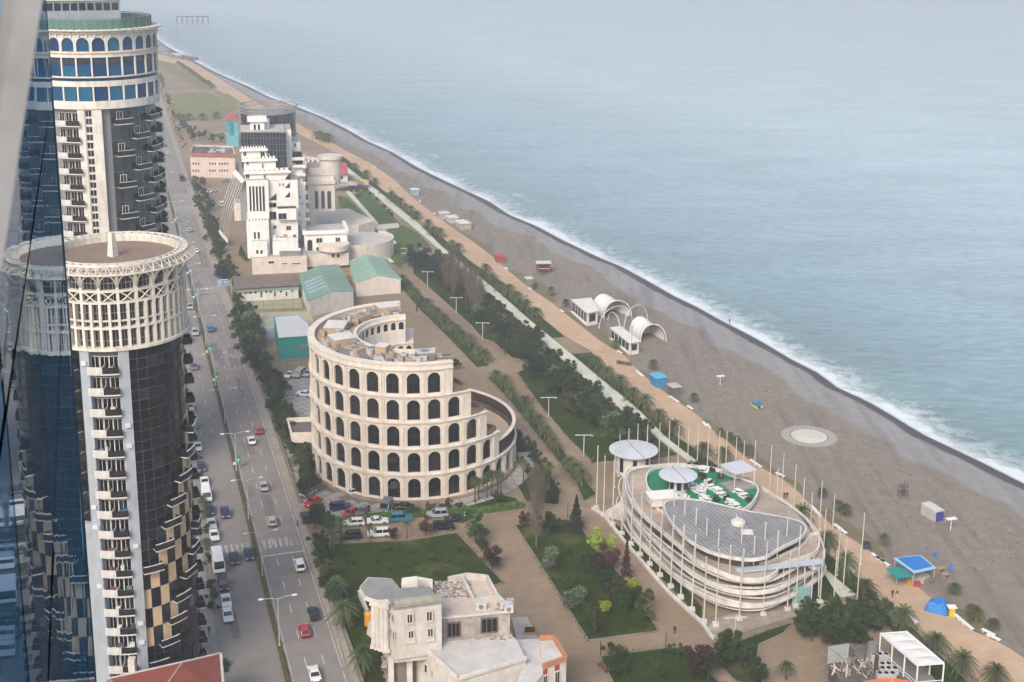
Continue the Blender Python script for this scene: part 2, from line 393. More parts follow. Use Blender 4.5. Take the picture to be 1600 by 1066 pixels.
# pale shingle and driftwood flecks in the brown part
fl = math_(N, L, 'MULTIPLY', step(N, L, n3, .6, .72), step(N, L, n1, .42, .6))
fl = math_(N, L, 'MULTIPLY', fl, step(N, L, dd, 13, 18))
c = mix(N, L, math_(N, L, 'MULTIPLY', fl, .5), c, lin('#aaa298'))
c = mix(N, L, math_(N, L, 'MULTIPLY', step(N, L, noise(N, L, tc, 7, 2), .55, .7), .25), c, lin('#5b554e'))
wet = step(N, L, dw, 4.6, 3.2)
c = mix(N, L, wet, c, lin('#454444'))
L(c, b.inputs['Base Color']); b.inputs['Roughness'].default_value = .85; b.inputs['Specular IOR Level'].default_value = .3
bp = N.new('ShaderNodeBump'); bp.inputs['Distance'].default_value = .12; bp.inputs['Strength'].default_value = .5
L(noise(N, L, tc, 1.2, 6, .75), bp.inputs['Height']); L(bp.outputs[0], b.inputs['Normal'])
strip_mesh('beach', tl, brow, MBEACH)

# sea: one sheet from the waterline out, real low swells near the shore, ripples as relief, their light and dark also painted in colour
tl2 = [-2500, -800, -200, 0]+[60+5*i for i in range(150)]+[810+15*i for i in range(60)]+[1800, 2200, 3000, 4500, 6500]
offs = [-6, -2, 0, 2, 4, 6, 9, 12, 16, 20, 26, 34, 50, 80, 130, 220, 400, 800, 1600, 3200, 6500]
def srow(t):
    s1 = shore_at(t); out = []
    for o in offs:
        w = .45*math.exp(-((o-13)/4)**2)*(.6+.4*math.sin(t*.045+1)) + .2*math.exp(-((o-4)/2)**2)*(.5+.5*math.sin(t*.07))
        out.append((s1+o, -.6+w, o))
    return out
MSEA, N, L, b = nodes_of('sea_water')
tc0 = N.new('ShaderNodeTexCoord').outputs['Object']
mp = N.new('ShaderNodeMapping'); mp.inputs['Rotation'].default_value = (0, 0, R(-8)); mp.inputs['Scale'].default_value = (.5, 1.35, 1); L(tc0, mp.inputs[0]); tc = mp.outputs[0]
at = N.new('ShaderNodeAttribute'); at.attribute_name = 'shore'; d = at.outputs['Fac']
nA = noise(N, L, tc0, .03, 4); nB = noise(N, L, tc0, .22, 6, .75); nC = noise(N, L, tc, .34, 6, .68); nD = noise(N, L, tc, .03, 4, .6)
base = ramp(N, [(0, '#8d9993'), (.05, '#7f9796'), (.25, '#93aaac'), (1, '#bcc9cb')])  # water tint by shore distance; far end painted paler to stand in for haze
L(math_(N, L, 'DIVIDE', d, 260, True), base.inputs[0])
cr = ramp(N, [(.3, '#5c686d'), (.44, '#939a9c'), (.58, '#adb3b4'), (.75, '#cfd4d5')]); L(nC, cr.inputs[0])
c = mix(N, L, .55, base.outputs[0], cr.outputs[0], 'OVERLAY')
c2 = ramp(N, [(.35, '#a9a9a9'), (.7, '#ffffff')]); L(nD, c2.inputs[0]); c = mix(N, L, .35, c, c2.outputs[0], 'MULTIPLY')
# foam: ragged wash at the edge and a broken second line
e1 = math_(N, L, 'ADD', d, math_(N, L, 'MULTIPLY', math_(N, L, 'SUBTRACT', nA, .5), -16)); e1 = math_(N, L, 'ADD', e1, math_(N, L, 'MULTIPLY', math_(N, L, 'SUBTRACT', nB, .5), 16))
foam = math_(N, L, 'MULTIPLY', step(N, L, e1, 5.0, .2), step(N, L, d, -1.5, .3))
thin = step(N, L, e1, 15, 4)
sp = math_(N, L, 'MULTIPLY', thin, step(N, L, nB, .44, .6))
e2 = math_(N, L, 'ABSOLUTE', math_(N, L, 'SUBTRACT', e1, 15)); l2 = math_(N, L, 'MULTIPLY', math_(N, L, 'MULTIPLY', step(N, L, e2, 2.4, .8), step(N, L, nA, .54, .66)), .5)
e3 = math_(N, L, 'MULTIPLY', step(N, L, nC, .74, .82), .1)
foam = math_(N, L, 'MAXIMUM', math_(N, L, 'MAXIMUM', foam, math_(N, L, 'MULTIPLY', sp, .7)), math_(N, L, 'MAXIMUM', l2, e3))
shal = step(N, L, d, 5, -2)
c = mix(N, L, math_(N, L, 'MULTIPLY', shal, .45), c, lin('#9a958d'))
c = mix(N, L, math_(N, L, 'MULTIPLY', foam, .9), c, lin('#cdd4d6'))
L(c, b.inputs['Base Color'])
rg = N.new('ShaderNodeMapRange'); L(foam, rg.inputs[0]); rg.inputs['To Min'].default_value = .22; rg.inputs['To Max'].default_value = .9; L(rg.outputs[0], b.inputs['Roughness'])
b.inputs['Specular IOR Level'].default_value = .5
bp = N.new('ShaderNodeBump'); bp.inputs['Distance'].default_value = .45; bp.inputs['Strength'].default_value = .5
h = math_(N, L, 'ADD', nC, math_(N, L, 'MULTIPLY', noise(N, L, tc, .6, 3, .6), .3)); L(h, bp.inputs['Height']); L(bp.outputs[0], b.inputs['Normal'])
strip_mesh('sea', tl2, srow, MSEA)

# promenade and pale path
def band(name, fa, fb, t0, t1, z, m, stp=8, kerb=None):
    n = max(2, int((t1-t0)/stp)); T = [t0+(t1-t0)*i/n for i in range(n+1)]
    q = MB(); q.strip([xy(t, fb(t), z) for t in T], [xy(t, fa(t), z) for t in T]); o = struct(q.build(name, m))
    if kerb:
        for f, sg in ((fa, -1), (fb, 1)):
            q = MB(); q.strip([xy(t, f(t)+(.18 if sg > 0 else 0), z+.1) for t in T], [xy(t, f(t)-(0 if sg > 0 else .18), z+.1) for t in T])
            q.strip([xy(t, f(t)-(.0 if sg > 0 else .18), z+.1) for t in T], [xy(t, f(t)-(.0 if sg > 0 else .18), z-.05) for t in T])
            q.build('kerb', M_KERB, o)
    return o
band('promenade', prom_l, prom_r, 125, 1560, .03, M_PROM, kerb=True)
band('footpath', path_l, path_r, 188, ts(g(540,259))[0]+15, .07, M_WHITEPATH)

# road: asphalt with kerbs, raised median, pavements and painted lines
T0, T1 = 120, 1560
q = MB(); q.strip([xy(T0, S_KERB, .02), xy(T1, S_KERB, .02)], [xy(T0, S_LEFT, .02), xy(T1, S_LEFT, .02)])
road = struct(q.build('road', M_ASPH))
def rbox(q, s0, s1, z0, z1, t0=T0, t1=T1, k=None):
    a = [xy(t0,s0),xy(t0,s1),xy(t1,s1),xy(t1,s0)]; q.prism(a, z0, z1, k)
q = MB(); rbox(q, S_KERB, S_KERB+1.7, -.1, .14); struct(q.build('pavement', M_WALK))
q = MB(); rbox(q, S_LEFT-6.5, S_LEFT, -.1, .14); struct(q.build('pavement', M_WALK))
q = MB(); rbox(q, S_MED-.62, S_MED+.62, -.1, .16, 120, 520); rbox(q, S_MED-.62, S_MED+.62, -.1, .16, 526, 545); rbox(q, S_MED-.62, S_MED+.62, -.1, .16, 575, T1)
md = struct(q.build('median', M_KERB)); q = MB()
q.strip([xy(120, S_MED+.45, .2), xy(T1, S_MED+.45, .2)], [xy(120, S_MED-.45, .2), xy(T1, S_MED-.45, .2)]); q.build('planting', grassm('median_planting', '#4f5230', '#6a6247', .8), md)
# low clipped planting standing on the median, a ragged ridge
q = MB(); t = 122.0
while t < 560:
    h0 = rnd.uniform(.25, .6); wd = rnd.uniform(.25, .42)
    a = [xy(t, S_MED-wd, .2), xy(t, S_MED+wd, .2), xy(t+1.3, S_MED+wd, .2), xy(t+1.3, S_MED-wd, .2)]
    q.add(a+[xy(t+.2, S_MED-wd*.6, .2+h0), xy(t+.2, S_MED+wd*.6, .2+h0*.9), xy(t+1.1, S_MED+wd*.5, .2+h0*.8), xy(t+1.1, S_MED-wd*.6, .2+h0)],
          [(0,1,5,4),(1,2,6,5),(2,3,7,6),(3,0,4,7),(4,5,6,7)]); t += 1.25
o = q.build('hedge_row', MATS['median_planting'], md); o['kind'] = 'stuff'
def line(s, t0, t1, on, off, wd=.16):
    q = MB(); t = t0
    while t < t1: q.sheet([xy(t, s-wd/2, .03), xy(t, s+wd/2, .03), xy(min(t+on, t1), s+wd/2, .03), xy(min(t+on, t1), s-wd/2, .03)]); t += on+off
    q.build('lane_marking', M_PAINT, road)
wR = S_KERB-S_MED-.6
for k in (1, 2): line(S_MED+.6+wR*k/3, 130, 900, 3, 6)
line(S_MED+.85, 130, 900, 60, 1, .12); line(S_KERB-.35, 130, 900, 60, 1, .12)
wL = S_MED-.6-S_LEFT
for k in (1.25, 2.1): line(S_LEFT+wL*k/3, 300, 900, 3, 7)
for (u, v) in ((400,853),(318,451),(290,324.6),(283,305)):
    t = ts(g(u, v))[0]; q = MB(); s = S_LEFT+2.2
    while s < S_KERB-.6:
        if abs(s+.25-S_MED) > 1.0: q.sheet([xy(t-1.9, s, .032), xy(t-1.9, s+.5, .032), xy(t+1.9, s+.5, .032), xy(t+1.9, s, .032)])
        s += 1.05
    q.build('zebra_crossing', mat('worn_paint', '#c4c1bb', .8, var=.3, scale=1.4, col2='#8a847e', spec=.2), road)
    for sg in (1,):
        a, b2 = (S_MED+.8, S_KERB-.4); q = MB(); q.sheet([xy(t-5, a, .031), xy(t-5, b2, .031), xy(t-4.6, b2, .031), xy(t-4.6, a, .031)]); q.build('stop_line', M_PAINT, road)
# seam lines and repair patches in the asphalt
for (u, v, l, wd) in ((420,905,9,.25),(300,430,8,.2),(360,700,10,.2)):
    t = ts(g(u, v))[0]; q = MB(); q.sheet([xy(t, S_MED+.9, .026), xy(t, S_KERB-.3, .026), xy(t+wd, S_KERB-.3, .026), xy(t+wd, S_MED+.9, .026)]); q.build('patch_seam', mat('tar_seam', '#9b948c', .9, var=.2, scale=2), road)
M_PATCH = mat('asphalt_patch', '#7c756f', .92, var=.14, scale=.6, spec=.2)
rp2 = random.Random(5)
for i in range(26):
    t = rp2.uniform(150, 520); s = rp2.choice((rp2.uniform(S_LEFT+1, S_MED-3), rp2.uniform(S_MED+1.2, S_KERB-3.2))); l = rp2.uniform(4, 22); wd = rp2.uniform(.9, 2.6)
    q = MB(); q.sheet([xy(t, s, .022+.0003*i), xy(t, s+wd, .022+.0003*i), xy(t+l, s+wd*rp2.uniform(.9, 1.1), .022+.0003*i), xy(t+l, s, .022+.0003*i)]); q.build('asphalt_patch', M_PATCH, road)

# stone wall along the park side of the road, one block at a time
M_STONE = mat('wall_stone', '#a39a8c', .9, var=.25, scale=1.5, stain=.3, spec=.2)
wall = thing('stone_wall', 'low stone block wall between the road pavement and the park trees', 'wall', xy(150, S_KERB+2))
q = MB(); q.M = Matrix.Rotation(ROADA, 4, 'Z')
q.box(-.22, .22, .03, 2.33, 0, .5); q.box(-.3, .3, .0, 2.36, .5, .62)
blk = q.mesh('wall_block', M_STONE)
for i in range(230):
    t = 2.4*i
    if 150+t > 640: break
    if any(abs(150+t-tt) < 6 for tt in (ts(g(455,800))[0]-3, ts(g(330,400))[0])): continue
    link('wall_block', blk, wall, RU*t + Vector((0, 0, rnd.uniform(-.03, .03))))

# lawns and beds (pixel outlines on the ground)
def lawn(name, pts, m=M_LAWN2, z=.09, kerb=True):
    P = pl(pts); q = MB(); q.sheet([Vector((p.x, p.y, z)) for p in P]); o = struct(q.build(name, m))
    if kerb:
        q = MB(); n = len(P)
        for i in range(n): q.bar(P[i]+Vector((0,0,.07)), P[(i+1)%n]+Vector((0,0,.07)), .26, .2)
        q.build('kerb', M_KERB, o)
    return o
lawn('lawn', [(486,852),(524,850.5),(640,845),(714,833),(787,911),(742,925),(760,1000),(700,1100),(552,1085),(520,960)], M_LAWN)
lawn('lawn', [(805,821),(884,812),(905,822),(950,878),(995,928),(1029,987),(919,1001)], M_LAWN)
lawn('lawn', [(937,1026.5),(1043,1012.6),(1068,1019),(1135,1075),(1130,1120),(985,1120)], M_LAWN)
lawn('lawn', [(1111,1026),(1130,1012),(1200,985),(1242,972),(1225,990),(1186,1008),(1182,1040),(1195,1075),(1150,1066)], M_LAWN)
lawn('lawn', [(548,812),(612,806),(815,790),(806,778),(770,772),(735,786),(690,799),(620,800),(560,803),(522,818),(530,826)], M_LAWN)
lawn('lawn', [(800,670),(818,690),(840,712),(876,768),(873,790),(822,785),(808,760),(798,745),(810,720)], M_LAWN)
lawn('lawn', [(623,431),(653,456),(737,532),(765,572),(745,575),(700,528),(653,482),(629,452)], M_LAWN2)
lawn('lawn', [(762,590),(778,590),(800,611),(873.6,697),(932,773),(912,784),(901,758),(840.6,682),(798,629)], M_LAWN2)
lawn('lawn', [(690,397),(764,461),(850.7,537),(838,566),(800,560),(771,535),(754,529),(737,510),(678.6,457),(645,428),(648,402)], M_LAWN2)
lawn('lawn', [(853,540),(942,620),(1060,712),(1000,722),(945,722),(927,724),(889,686),(843,633),(808,583),(838,568)], M_LAWN2)
fa, fb = path_r, prom_l
def bandlawn(t0, t1, m=M_LAWN2):
    n = max(3, int((t1-t0)/8)); T = [t0+(t1-t0)*i/n for i in range(n+1)]
    q = MB(); q.strip([xy(t, prom_l(t)-.3, .1) for t in T], [xy(t, path_r(t)+.2, .1) for t in T]); struct(q.build('lawn', m))
bandlawn(ts(g(1375,937))[0], ts(g(925,551))[0]); bandlawn(ts(g(890,526))[0], ts(g(668,353))[0]); bandlawn(ts(g(655,342))[0], ts(g(530,244))[0])
lawn('lawn', [(1380,960),(1428,982),(1466,1022),(1520,1072),(1480,1090),(1420,1010),(1390,985)], M_LAWN)
lawn('lawn', [(547.6,306),(573,297.5),(626,351),(588,350)], M_LAWNP, kerb=False)
lawn('lawn', [(528,306),(543,309),(568,335),(545,336),(530,322)], M_LAWNP, kerb=False)
lawn('lawn', [(601,360),(630,352),(652,364),(672,384),(640,392),(626,420),(612,412),(598,394),(618,380)], M_LAWNP, kerb=False)
lawn('lawn', [(583,362),(600,363),(616,380),(594,393),(588,390)], M_LAWNP, kerb=False)
lawn('field', [(238,91),(271,101),(334,139),(310,141),(251,106)], M_LAWNF, kerb=False)
lawn('field', [(258,148),(324,144),(372,169),(352,179),(340,186),(273,187)], M_LAWNF, kerb=False)
lawn('field', [(339,144),(357,147),(382,163),(372,164)], M_LAWNF, kerb=False)
lawn('lawn', [(306,300),(330,345),(356,376),(340,412),(320,360)], M_LAWN2, kerb=False)
lawn('lawn', [(372,398),(376,383),(390,408),(384,409)], M_LAWN2, kerb=False)
lawn('lawn', [(943,806),(985,836),(1045,896),(1097,948),(1096,968),(1010,880)], M_LAWN, kerb=False)
lawn('lawn', [(1272,905),(1282,888),(1316,942),(1240,950)], M_LAWN, kerb=False)
# scrubby grass on the beach side of the promenade
for (a, b2, wd) in (((1562,1000),(1480,953),3.4),((1375,872),(1268,790),3.6),((1242,768),(1098,657),2.6),((1088,640),(992,578),2.2),((975,556),(880,487),3.5),((862,473),(793,424),5.5),((770,402),(715,362),2.5)):
    t0, t1 = ts(g(*a))[0], ts(g(*b2))[0]; n = max(3, int((t1-t0)/3)); T = [t0+(t1-t0)*i/n for i in range(n+1)]
    q = MB(); q.strip([xy(t, prom_r(t)+.5+wd*(.25+.75*math.sin(math.pi*min(1, max(.06, (i+.4)/len(T)))))*rnd.uniform(.8, 1.2), .03) for i, t in enumerate(T)], [xy(t, prom_r(t)+.2, .03) for t in T])
    struct(q.build('scrub_verge', M_SCRUB))
# pale footpaths across the hotel lawns and a yellow paving patch at the promenade
for pts, m_ in (([(540,300),(546,298),(592,350),(586,351)], M_WHITEPATH), ([(584,352),(622,349),(624,356),(590,360)], M_WHITEPATH), ([(596,359),(601,358),(620,380),(600,394),(616,410),(610,411),(592,394),(613,380)], M_WHITEPATH), ([(1342,940),(1378,934),(1392,944),(1360,958)], mat('yellow_paving', '#b3a468', .9, var=.1, scale=.5))):
    q = MB(); q.sheet([Vector((p.x, p.y, .13)) for p in pl(pts)]); struct(q.build('footpath', m_))
# courts
M_COURT = mat('court_surface', '#a3a27a', .9, var=.12, scale=.3)
lawn('sports_court', [(379,485),(473,482),(470,466),(382,470)], M_COURT, z=.05, kerb=False)
lawn('sports_court', [(381,512),(490,506),(486,486),(384,490)], mat('court_surface_pale', '#aeab8b', .9, var=.12, scale=.3), z=.05, kerb=False)
# slab paving round the arcaded hotel, slab by slab
M_JOINT = mat('paving_joint', '#6f6a63', .95, var=.1, scale=1)
M_SLAB = mat('paving_slab', '#b3aea6', .85, var=.2, scale=.6, spec=.3)
PLZ = [(402,590),(490,583),(560,640),(640,788),(604,803),(520,812),(484,806),(460,735),(434,668)]
lawn('forecourt', PLZ, M_JOINT, z=.03, kerb=False)
fore = bpy.data.objects['forecourt']; pp = pl(PLZ)
def inside(p, poly):
    c = False; n = len(poly)
    for i in range(n):
        a, b2 = poly[i], poly[(i+1)%n]
        if (a.y > p.y) != (b2.y > p.y) and p.x < (b2.x-a.x)*(p.y-a.y)/(b2.y-a.y)+a.x: c = not c
    return c
CC = g(648, 718)
q = MB(); q.M = Matrix.Rotation(R(40), 4, 'Z'); q.box(-1.62, 1.62, -1.12, 1.12, .03, .06); sl = q.mesh('paving_slab', M_SLAB)
ca, sa = math.cos(R(40)), math.sin(R(40)); k = 0
for i in range(-30, 30):
    for j in range(-40, 40):
        lx = i*3.5+(1.75 if j % 2 else 0); ly = j*2.5; P = CC+Vector((lx*ca-ly*sa, lx*sa+ly*ca, 0))
        if inside(P, pp) and (P-CC).length > 25 and k < 300: link('paving_slab', sl, fore, (P.x, P.y, 0)); k += 1
# ================================================================== round towers and the glass wall beside the viewer
M_WHITE = mat('white_render', '#d2cec6', .85, var=.1, scale=.5, stain=.25, spec=.3)
M_CREAM = mat('cream_stucco', '#d8c8b4', .85, var=.1, scale=.6, stain=.22, spec=.3)
M_BLUEGREY = mat('bluegrey_render', '#9aa2aa', .8, var=.08, scale=.6, stain=.15)
M_MULL = mat('mullion_grey', '#7d7f82', .5, var=.1, scale=2)
M_MULLB = mat("mullion_bright", "#96999c", .5, var=.08, scale=2)
M_ROOFB = mat('brown_roof_felt', '#8a7666', .95, var=.2, scale=.3, col2='#786657')
G_DK = [glassm('glass_dark_a', '#0c0e12', spec=.4), glassm('glass_dark_b', '#121216', spec=.4), glassm('glass_dark_c', '#0b1019', spec=.4), glassm('glass_dark_d', '#1a1517', spec=.4), glassm('glass_mid', '#2b3239', spec=.5), glassm('glass_pale', '#7d8d98', rough=.2)]
M_SLABW = mat('balcony_white', '#c9c7c3', .8, var=.1, scale=1, stain=.2)
M_RAILD = mat('smoked_glass_rail', '#26262a', .2, var=.3, scale=1.2)
M_BEIGE = mat('beige_panel', '#c9b18c', .75, var=.12, scale=.8, stain=.15)
FH = 3.25
def pol(r, a, z=0.0): t = R(a); return Vector((r*math.sin(t), -r*math.cos(t), z))
def curved(r, da, h, gap, m, n=2, th=.06):
    q = MB(); q.ring(r-th, r, gap/2, h-gap/2, -da/2+math.degrees(gap/2/r), da/2-math.degrees(gap/2/r), n); return q.mesh('pane', m)
def floorbox(q, r, a0, a1, depth, z0, z1, k=None, n=4): q.ring(r, r+depth, z0, z1, a0, a1, n, k)
def window_mesh(w, h, fr, g_m, f_m, mull=1, name='window'):
    """framed window, face at y=0, width w, sill at z=0"""
    q = MB(); q.box(-w/2, w/2, .02, .06, 0, h, 0)
    for x in (-w/2, w/2-fr): q.box(x, x+fr, -.04, .04, 0, h, 1)
    q.box(-w/2+fr, w/2-fr, -.04, .04, 0, fr, 1); q.box(-w/2+fr, w/2-fr, -.04, .04, h-fr, h, 1)
    for i in range(mull):
        x = -w/2+w*(i+1)/(mull+1); q.box(x-fr*.35, x+fr*.35, -.035, .04, fr, h-fr, 1)
    return q.mesh(name, [g_m, f_m])

def onface(me, name, par, r, a, z):   # hang a flat-faced piece on the drum at angle a
    return link(name, me, par, pol(r, a, z), R(a))

# ---------------- near tower
C1 = g(222, 1050); C1.z = 0
A1 = math.atan2(-C1.x, C1.y)*-1
A1 = math.atan2(-C1.x, C1.y)
t1 = thing('round_tower', 'black glass round apartment tower with white latticed crown and flat brown roof', 'building', C1, A1)
ZB = 58.8; RB = 9.45
q = MB(); q.cyl(RB-.25, 0, ZB, 64); q.build("core", M_MULLB, t1)
panes = [[curved(RB, 9, h, .13, gm) for gm in G_DK] for h in (FH/2, FH)]
beigep = curved(RB+.02, 9, FH, .1, M_BEIGE)
cz = []      # cascade A: floor -> start angle, from the photograph's balcony steps
stepsA = [(294,687),(289,720),(281,753),(271,783),(263,816),(251,849),(235.6,882)]
def ang_floor(u, v):
    best = None
    for a in range(4, 96, 1):
        p = Matrix.Rotation(A1, 3, 'Z') @ pol(RB, a)+C1
        z = zat(p.x, p.y, v); uu = px((p.x, p.y, z))[0]
        if best is None or abs(uu-u) < best[0]: best = (abs(uu-u), a, z)
    return best[1], best[2]
casc = [ang_floor(*s) for s in stepsA]
fl0 = int(round(casc[-1][1]/FH)); NA = len(casc)
phiA = {fl0+NA-1-i: casc[i][0] for i in range(NA)}
phiB = {f-5: a for f, a in phiA.items()}
NF = 18; npane = 0
for f in range(NF):
    a = 8.5; i = 0
    while a < 112:
        checker = False
        if f in phiA: checker = a > phiA[f]-2
        elif f < fl0: checker = True
        if checker and f in phiB and a > phiB[f]+3: checker = False
        if f < fl0-5: checker = False
        if checker:
            if (f+i) % 2: link('panel', beigep, t1, (0, 0, f*FH), R(a))
            else: link('pane', panes[1][rnd.choice((0,0,1,2,4))], t1, (0, 0, f*FH), R(a))
        elif a < 88 and f >= fl0-5 and npane < 290:
            for h in (0, 1): link('pane', panes[0][rnd.choices(range(6), (6,5,5,4,1.2,.25))[0]], t1, (0, 0, f*FH+h*FH/2), R(a)); npane += 1
        else: link('pane', panes[1][rnd.choice((0,1,2,3))], t1, (0, 0, f*FH), R(a))
        a += 9; i += 1
# cascading balconies
RBS = RB
def balc(width, depth=1.25, rail=1.0):
    q = MB(); q.ring(RB-.1, RB+depth, 0, .2, -width/2, width/2, 4, 0)
    q.ring(RB+depth-.1, RB+depth-.02, .2, .2+rail, -width/2, width/2, 4, 1)
    for s in (-1, 1):
        q.M = Matrix.Rotation(R(s*(width/2-.2)), 4, 'Z'); q.box(-.04, .04, -RB-depth+.1, -RB, .2, .2+rail, 1); q.M = None
    q.ring(RB+depth-.16, RB+depth+.03, .2+rail, .28+rail, -width/2, width/2, 4, 0)
    return q.mesh('balcony', [M_SLABW, M_RAILD])
bw = balc(17); bw2 = balc(13)
for d in (phiA, phiB):
    for f, a in d.items():
        if f >= 0: link('balcony', bw, t1, (0, 0, f*FH-.1), R(a+1))
for f in range(NF):
    link('balcony', bw2, t1, (0, 0, f*FH+.02), R(97)); link('balcony', bw2, t1, (0, 0, f*FH+.02), R(119))
# pillars
for a in (1.5, -31):
    q = MB(); q.M = Matrix.Rotation(R(a), 4, 'Z'); q.box(-.75, .75, -RB-.75, -RB+.5, 0, ZB-.05); q.build('pillar', M_BLUEGREY, t1)
q = MB(); q.M = Matrix.Rotation(R(-36), 4, 'Z'); q.box(-1.6, 1.6, -RB-.9, -RB+.5, 0, 31); q.build('pillar', M_BLUEGREY, t1)
# balcony bay between the pillars, and glazing left of it
wn = [window_mesh(1.35, 2.1, .1, gm, M_WHITE, 1) for gm in G_DK[:5]]
bx1 = MB(); bx1.ring(RB-.2, RB+1.35, -.1, .12, -12.5, 12.5, 4, 0); bx1.ring(RB+1.23, RB+1.35, .12, 1.15, -12.5, -.3, 3, 0)
bx1.M = Matrix.Rotation(R(-12.3), 4, 'Z'); bx1.box(-.05, .05, -RB-1.3, -RB, .12, 1.15, 0); bx1.M = Matrix.Rotation(R(-.4), 4, 'Z'); bx1.box(-.05, .05, -RB-1.3, -RB, .12, 1.15, 0); bx1.M = None
bx1.ring(RB+1.25, RB+1.31, .12, 1.1, -.2, 12.4, 3, 1); me_b = bx1.mesh('balcony', [M_SLABW, M_RAILD])
q = MB(); q.ring(RB-.24, RB-.12, 0, ZB, -28, -2, 8); q.build('bay_wall', mat('bay_wall_grey', '#6c6a6b', .8, var=.2, scale=.4), t1)
for f in range(NF):
    link('balcony', me_b, t1, (0, 0, f*FH), R(-15))
    for a in (-23.5, -15, -7):
        onface(rnd.choice(wn), 'window', t1, RB-.05, a, f*FH+.35)
    for a in (-44, -53, -62, -71, -80):
        link('pane', panes[1][rnd.choice((0,1,2,4))], t1, (0, 0, f*FH), R(a))
    if f % 1 == 0: link('balcony', bw2, t1, (0, 0, f*FH+.02), R(-48))
# household clutter on the balconies: condensers, cupboards, laundry
CLM = [mat('clutter_white', '#c9c9c6', .7, var=.1), mat('clutter_grey', '#77787a', .7, var=.15), mat('clutter_brown', '#6b4f3d', .8, var=.2), mat('clutter_red', '#8e3d33', .8, var=.15), mat('clutter_blue', '#4a6a8a', .8, var=.15)]
for f in range(NF):
    for a in (-21, -17, -10, -6):
        if rnd.random() < .55:
            wd, h_ = rnd.uniform(.3, .8), rnd.uniform(.5, 1.5); q = MB(); q.box(-wd/2, wd/2, -.25, .25, 0, h_); onface(q.mesh('balcony_clutter', rnd.choice(CLM)), 'balcony_clutter', t1, RB+.5, a+rnd.uniform(-1, 1), f*FH+.13)
    if rnd.random() < .6: q = MB(); q.box(-.4, .4, -.3, 0, 0, .6); onface(q.mesh('air_conditioner', CLM[0]), 'air_conditioner', t1, RB+.75, rnd.choice((-31, 1.5)), f*FH+1.2)
# crown
M_CRW = mat('crown_white', '#d3cdc1', .75, var=.1, scale=1, stain=.3)
q = MB(); q.cyl(RB-.05, ZB, 70.2, 64); q.build('crown_glass', glassm('crown_glass_m', '#1b1c26', scale=.6), t1)
for nm, r0, r1, z0, z1 in (('ring_beam', RB-.3, RB+1.05, ZB-.1, ZB+.35), ('ring_beam', RB-.2, RB+.75, 61.9, 62.25), ('ring_beam', RB+.3, RB+.6, 63.05, 63.3), ('ring_beam', RB-.2, RB+.7, 65.75, 66.05), ('ring_beam', RB-.2, RB+.7, 67.5, 67.8),
        ('ring_beam', RB-.3, RB+.9, 69.95, 70.3), ('ring_beam', RB+2.3, RB+2.5, 70.45, 70.65), ('ring_beam', RB+1.05, RB+1.35, 71.45, 71.75), ('ring_beam', RB-.25, RB+.05, 71.45, 71.7)):
    q = MB(); q.ring(r0, r1, z0, z1, n=96); q.build(nm, M_CRW, t1)
q = MB(); q.ring(RB-.15, RB+1.0, 70.3, 70.42, n=96); q.build('roof_edge', M_CRW, t1)
q = MB(); q.cyl(RB-.3, 70.2, 70.55, 64); q.build('roof', M_ROOFB, t1)
q = MB(); q.ring(RB-.35, RB-.2, 70.5, 71.45, n=96); q.build('parapet', M_CRW, t1)
q = MB(); q.cyl(.85, 70.5, 74.2, 4, c=(-.3, -.4), r2=.45); q.build('roof_obelisk', M_CRW, t1)
q = MB(); q.box(-.2, .2, -RB-.75, -RB+.05, ZB+.3, 65.8); me_c = q.mesh('column', M_CRW)
for i in range(48): link('column', me_c, t1, (0, 0, 0), R(i*7.5))
q = MB()
for s in (1, -1):
    pts = [pol(RB+.62, s*(-7+14*i/8), 66.05+1.45*(.5-.5*math.cos(math.pi*i/8))) for i in range(9)]
    q.tube(pts, .1, 4)
me_x = q.mesh('lattice_cross', M_CRW)
q = MB(); q.box(-.22, .22, -RB-.7, -RB+.05, 66, 70); me_c2 = q.mesh('column', M_CRW)
q = MB()
for s in (1, -1):
    q.tube([pol(RB+.66, s*1, 68.7), pol(RB+.66, s*2.4, 69.4), pol(RB+.66, s*5, 69.85), pol(RB+.66, s*7.5, 69.98)], .11, 4)
    q.tube([pol(RB+.66, s*.5, 68.2), pol(RB+1.5, s*.8, 69.5), pol(RB+2.35, s*1.2, 70.5)], .08, 4)
me_br = q.mesh('bracket', M_CRW)
q = MB()
for s in (1, -1): q.bar(pol(RB+1.2, s*1, 71.5), pol(RB+2.4, s*4, 70.55), .1)
q.bar(pol(RB+1.2, 0, 71.6), pol(RB-.1, 0, 71.55), .22); q.bar(pol(RB+1.2, 0, 70.35), pol(RB+1.2, 0, 71.5), .16); q.bar(pol(RB-.25, 0, 70.5), pol(RB-.25, 0, 71.5), .3)
q.bar(pol(RB+.8, 0, 70.3), pol(RB+2.4, 0, 70.55), .1)
me_tr = q.mesh('truss', M_CRW)
for i in range(24):
    a = R(i*15); link('lattice_cross', me_x, t1, (0,0,0), a+R(7.5)); link('column', me_c2, t1, (0,0,0), a); link('bracket', me_br, t1, (0,0,0), a); link('truss', me_tr, t1, (0,0,0), a); link('truss', me_tr, t1, (0,0,0), a+R(7.5))
M_GL = mat('window_bar', '#8b8b8c', .5, var=.1)
q = MB()
for i in range(96): q.M = Matrix.Rotation(R(i*3.75), 4, 'Z'); q.box(-.04, .04, -RB-.03, -RB+.06, ZB+.3, 70)
q.M = None
for z in (60, 64.2, 68.7): q.ring(RB-.06, RB+.03, z, z+.1, n=96)
q.build('window_bars', M_GL, t1)

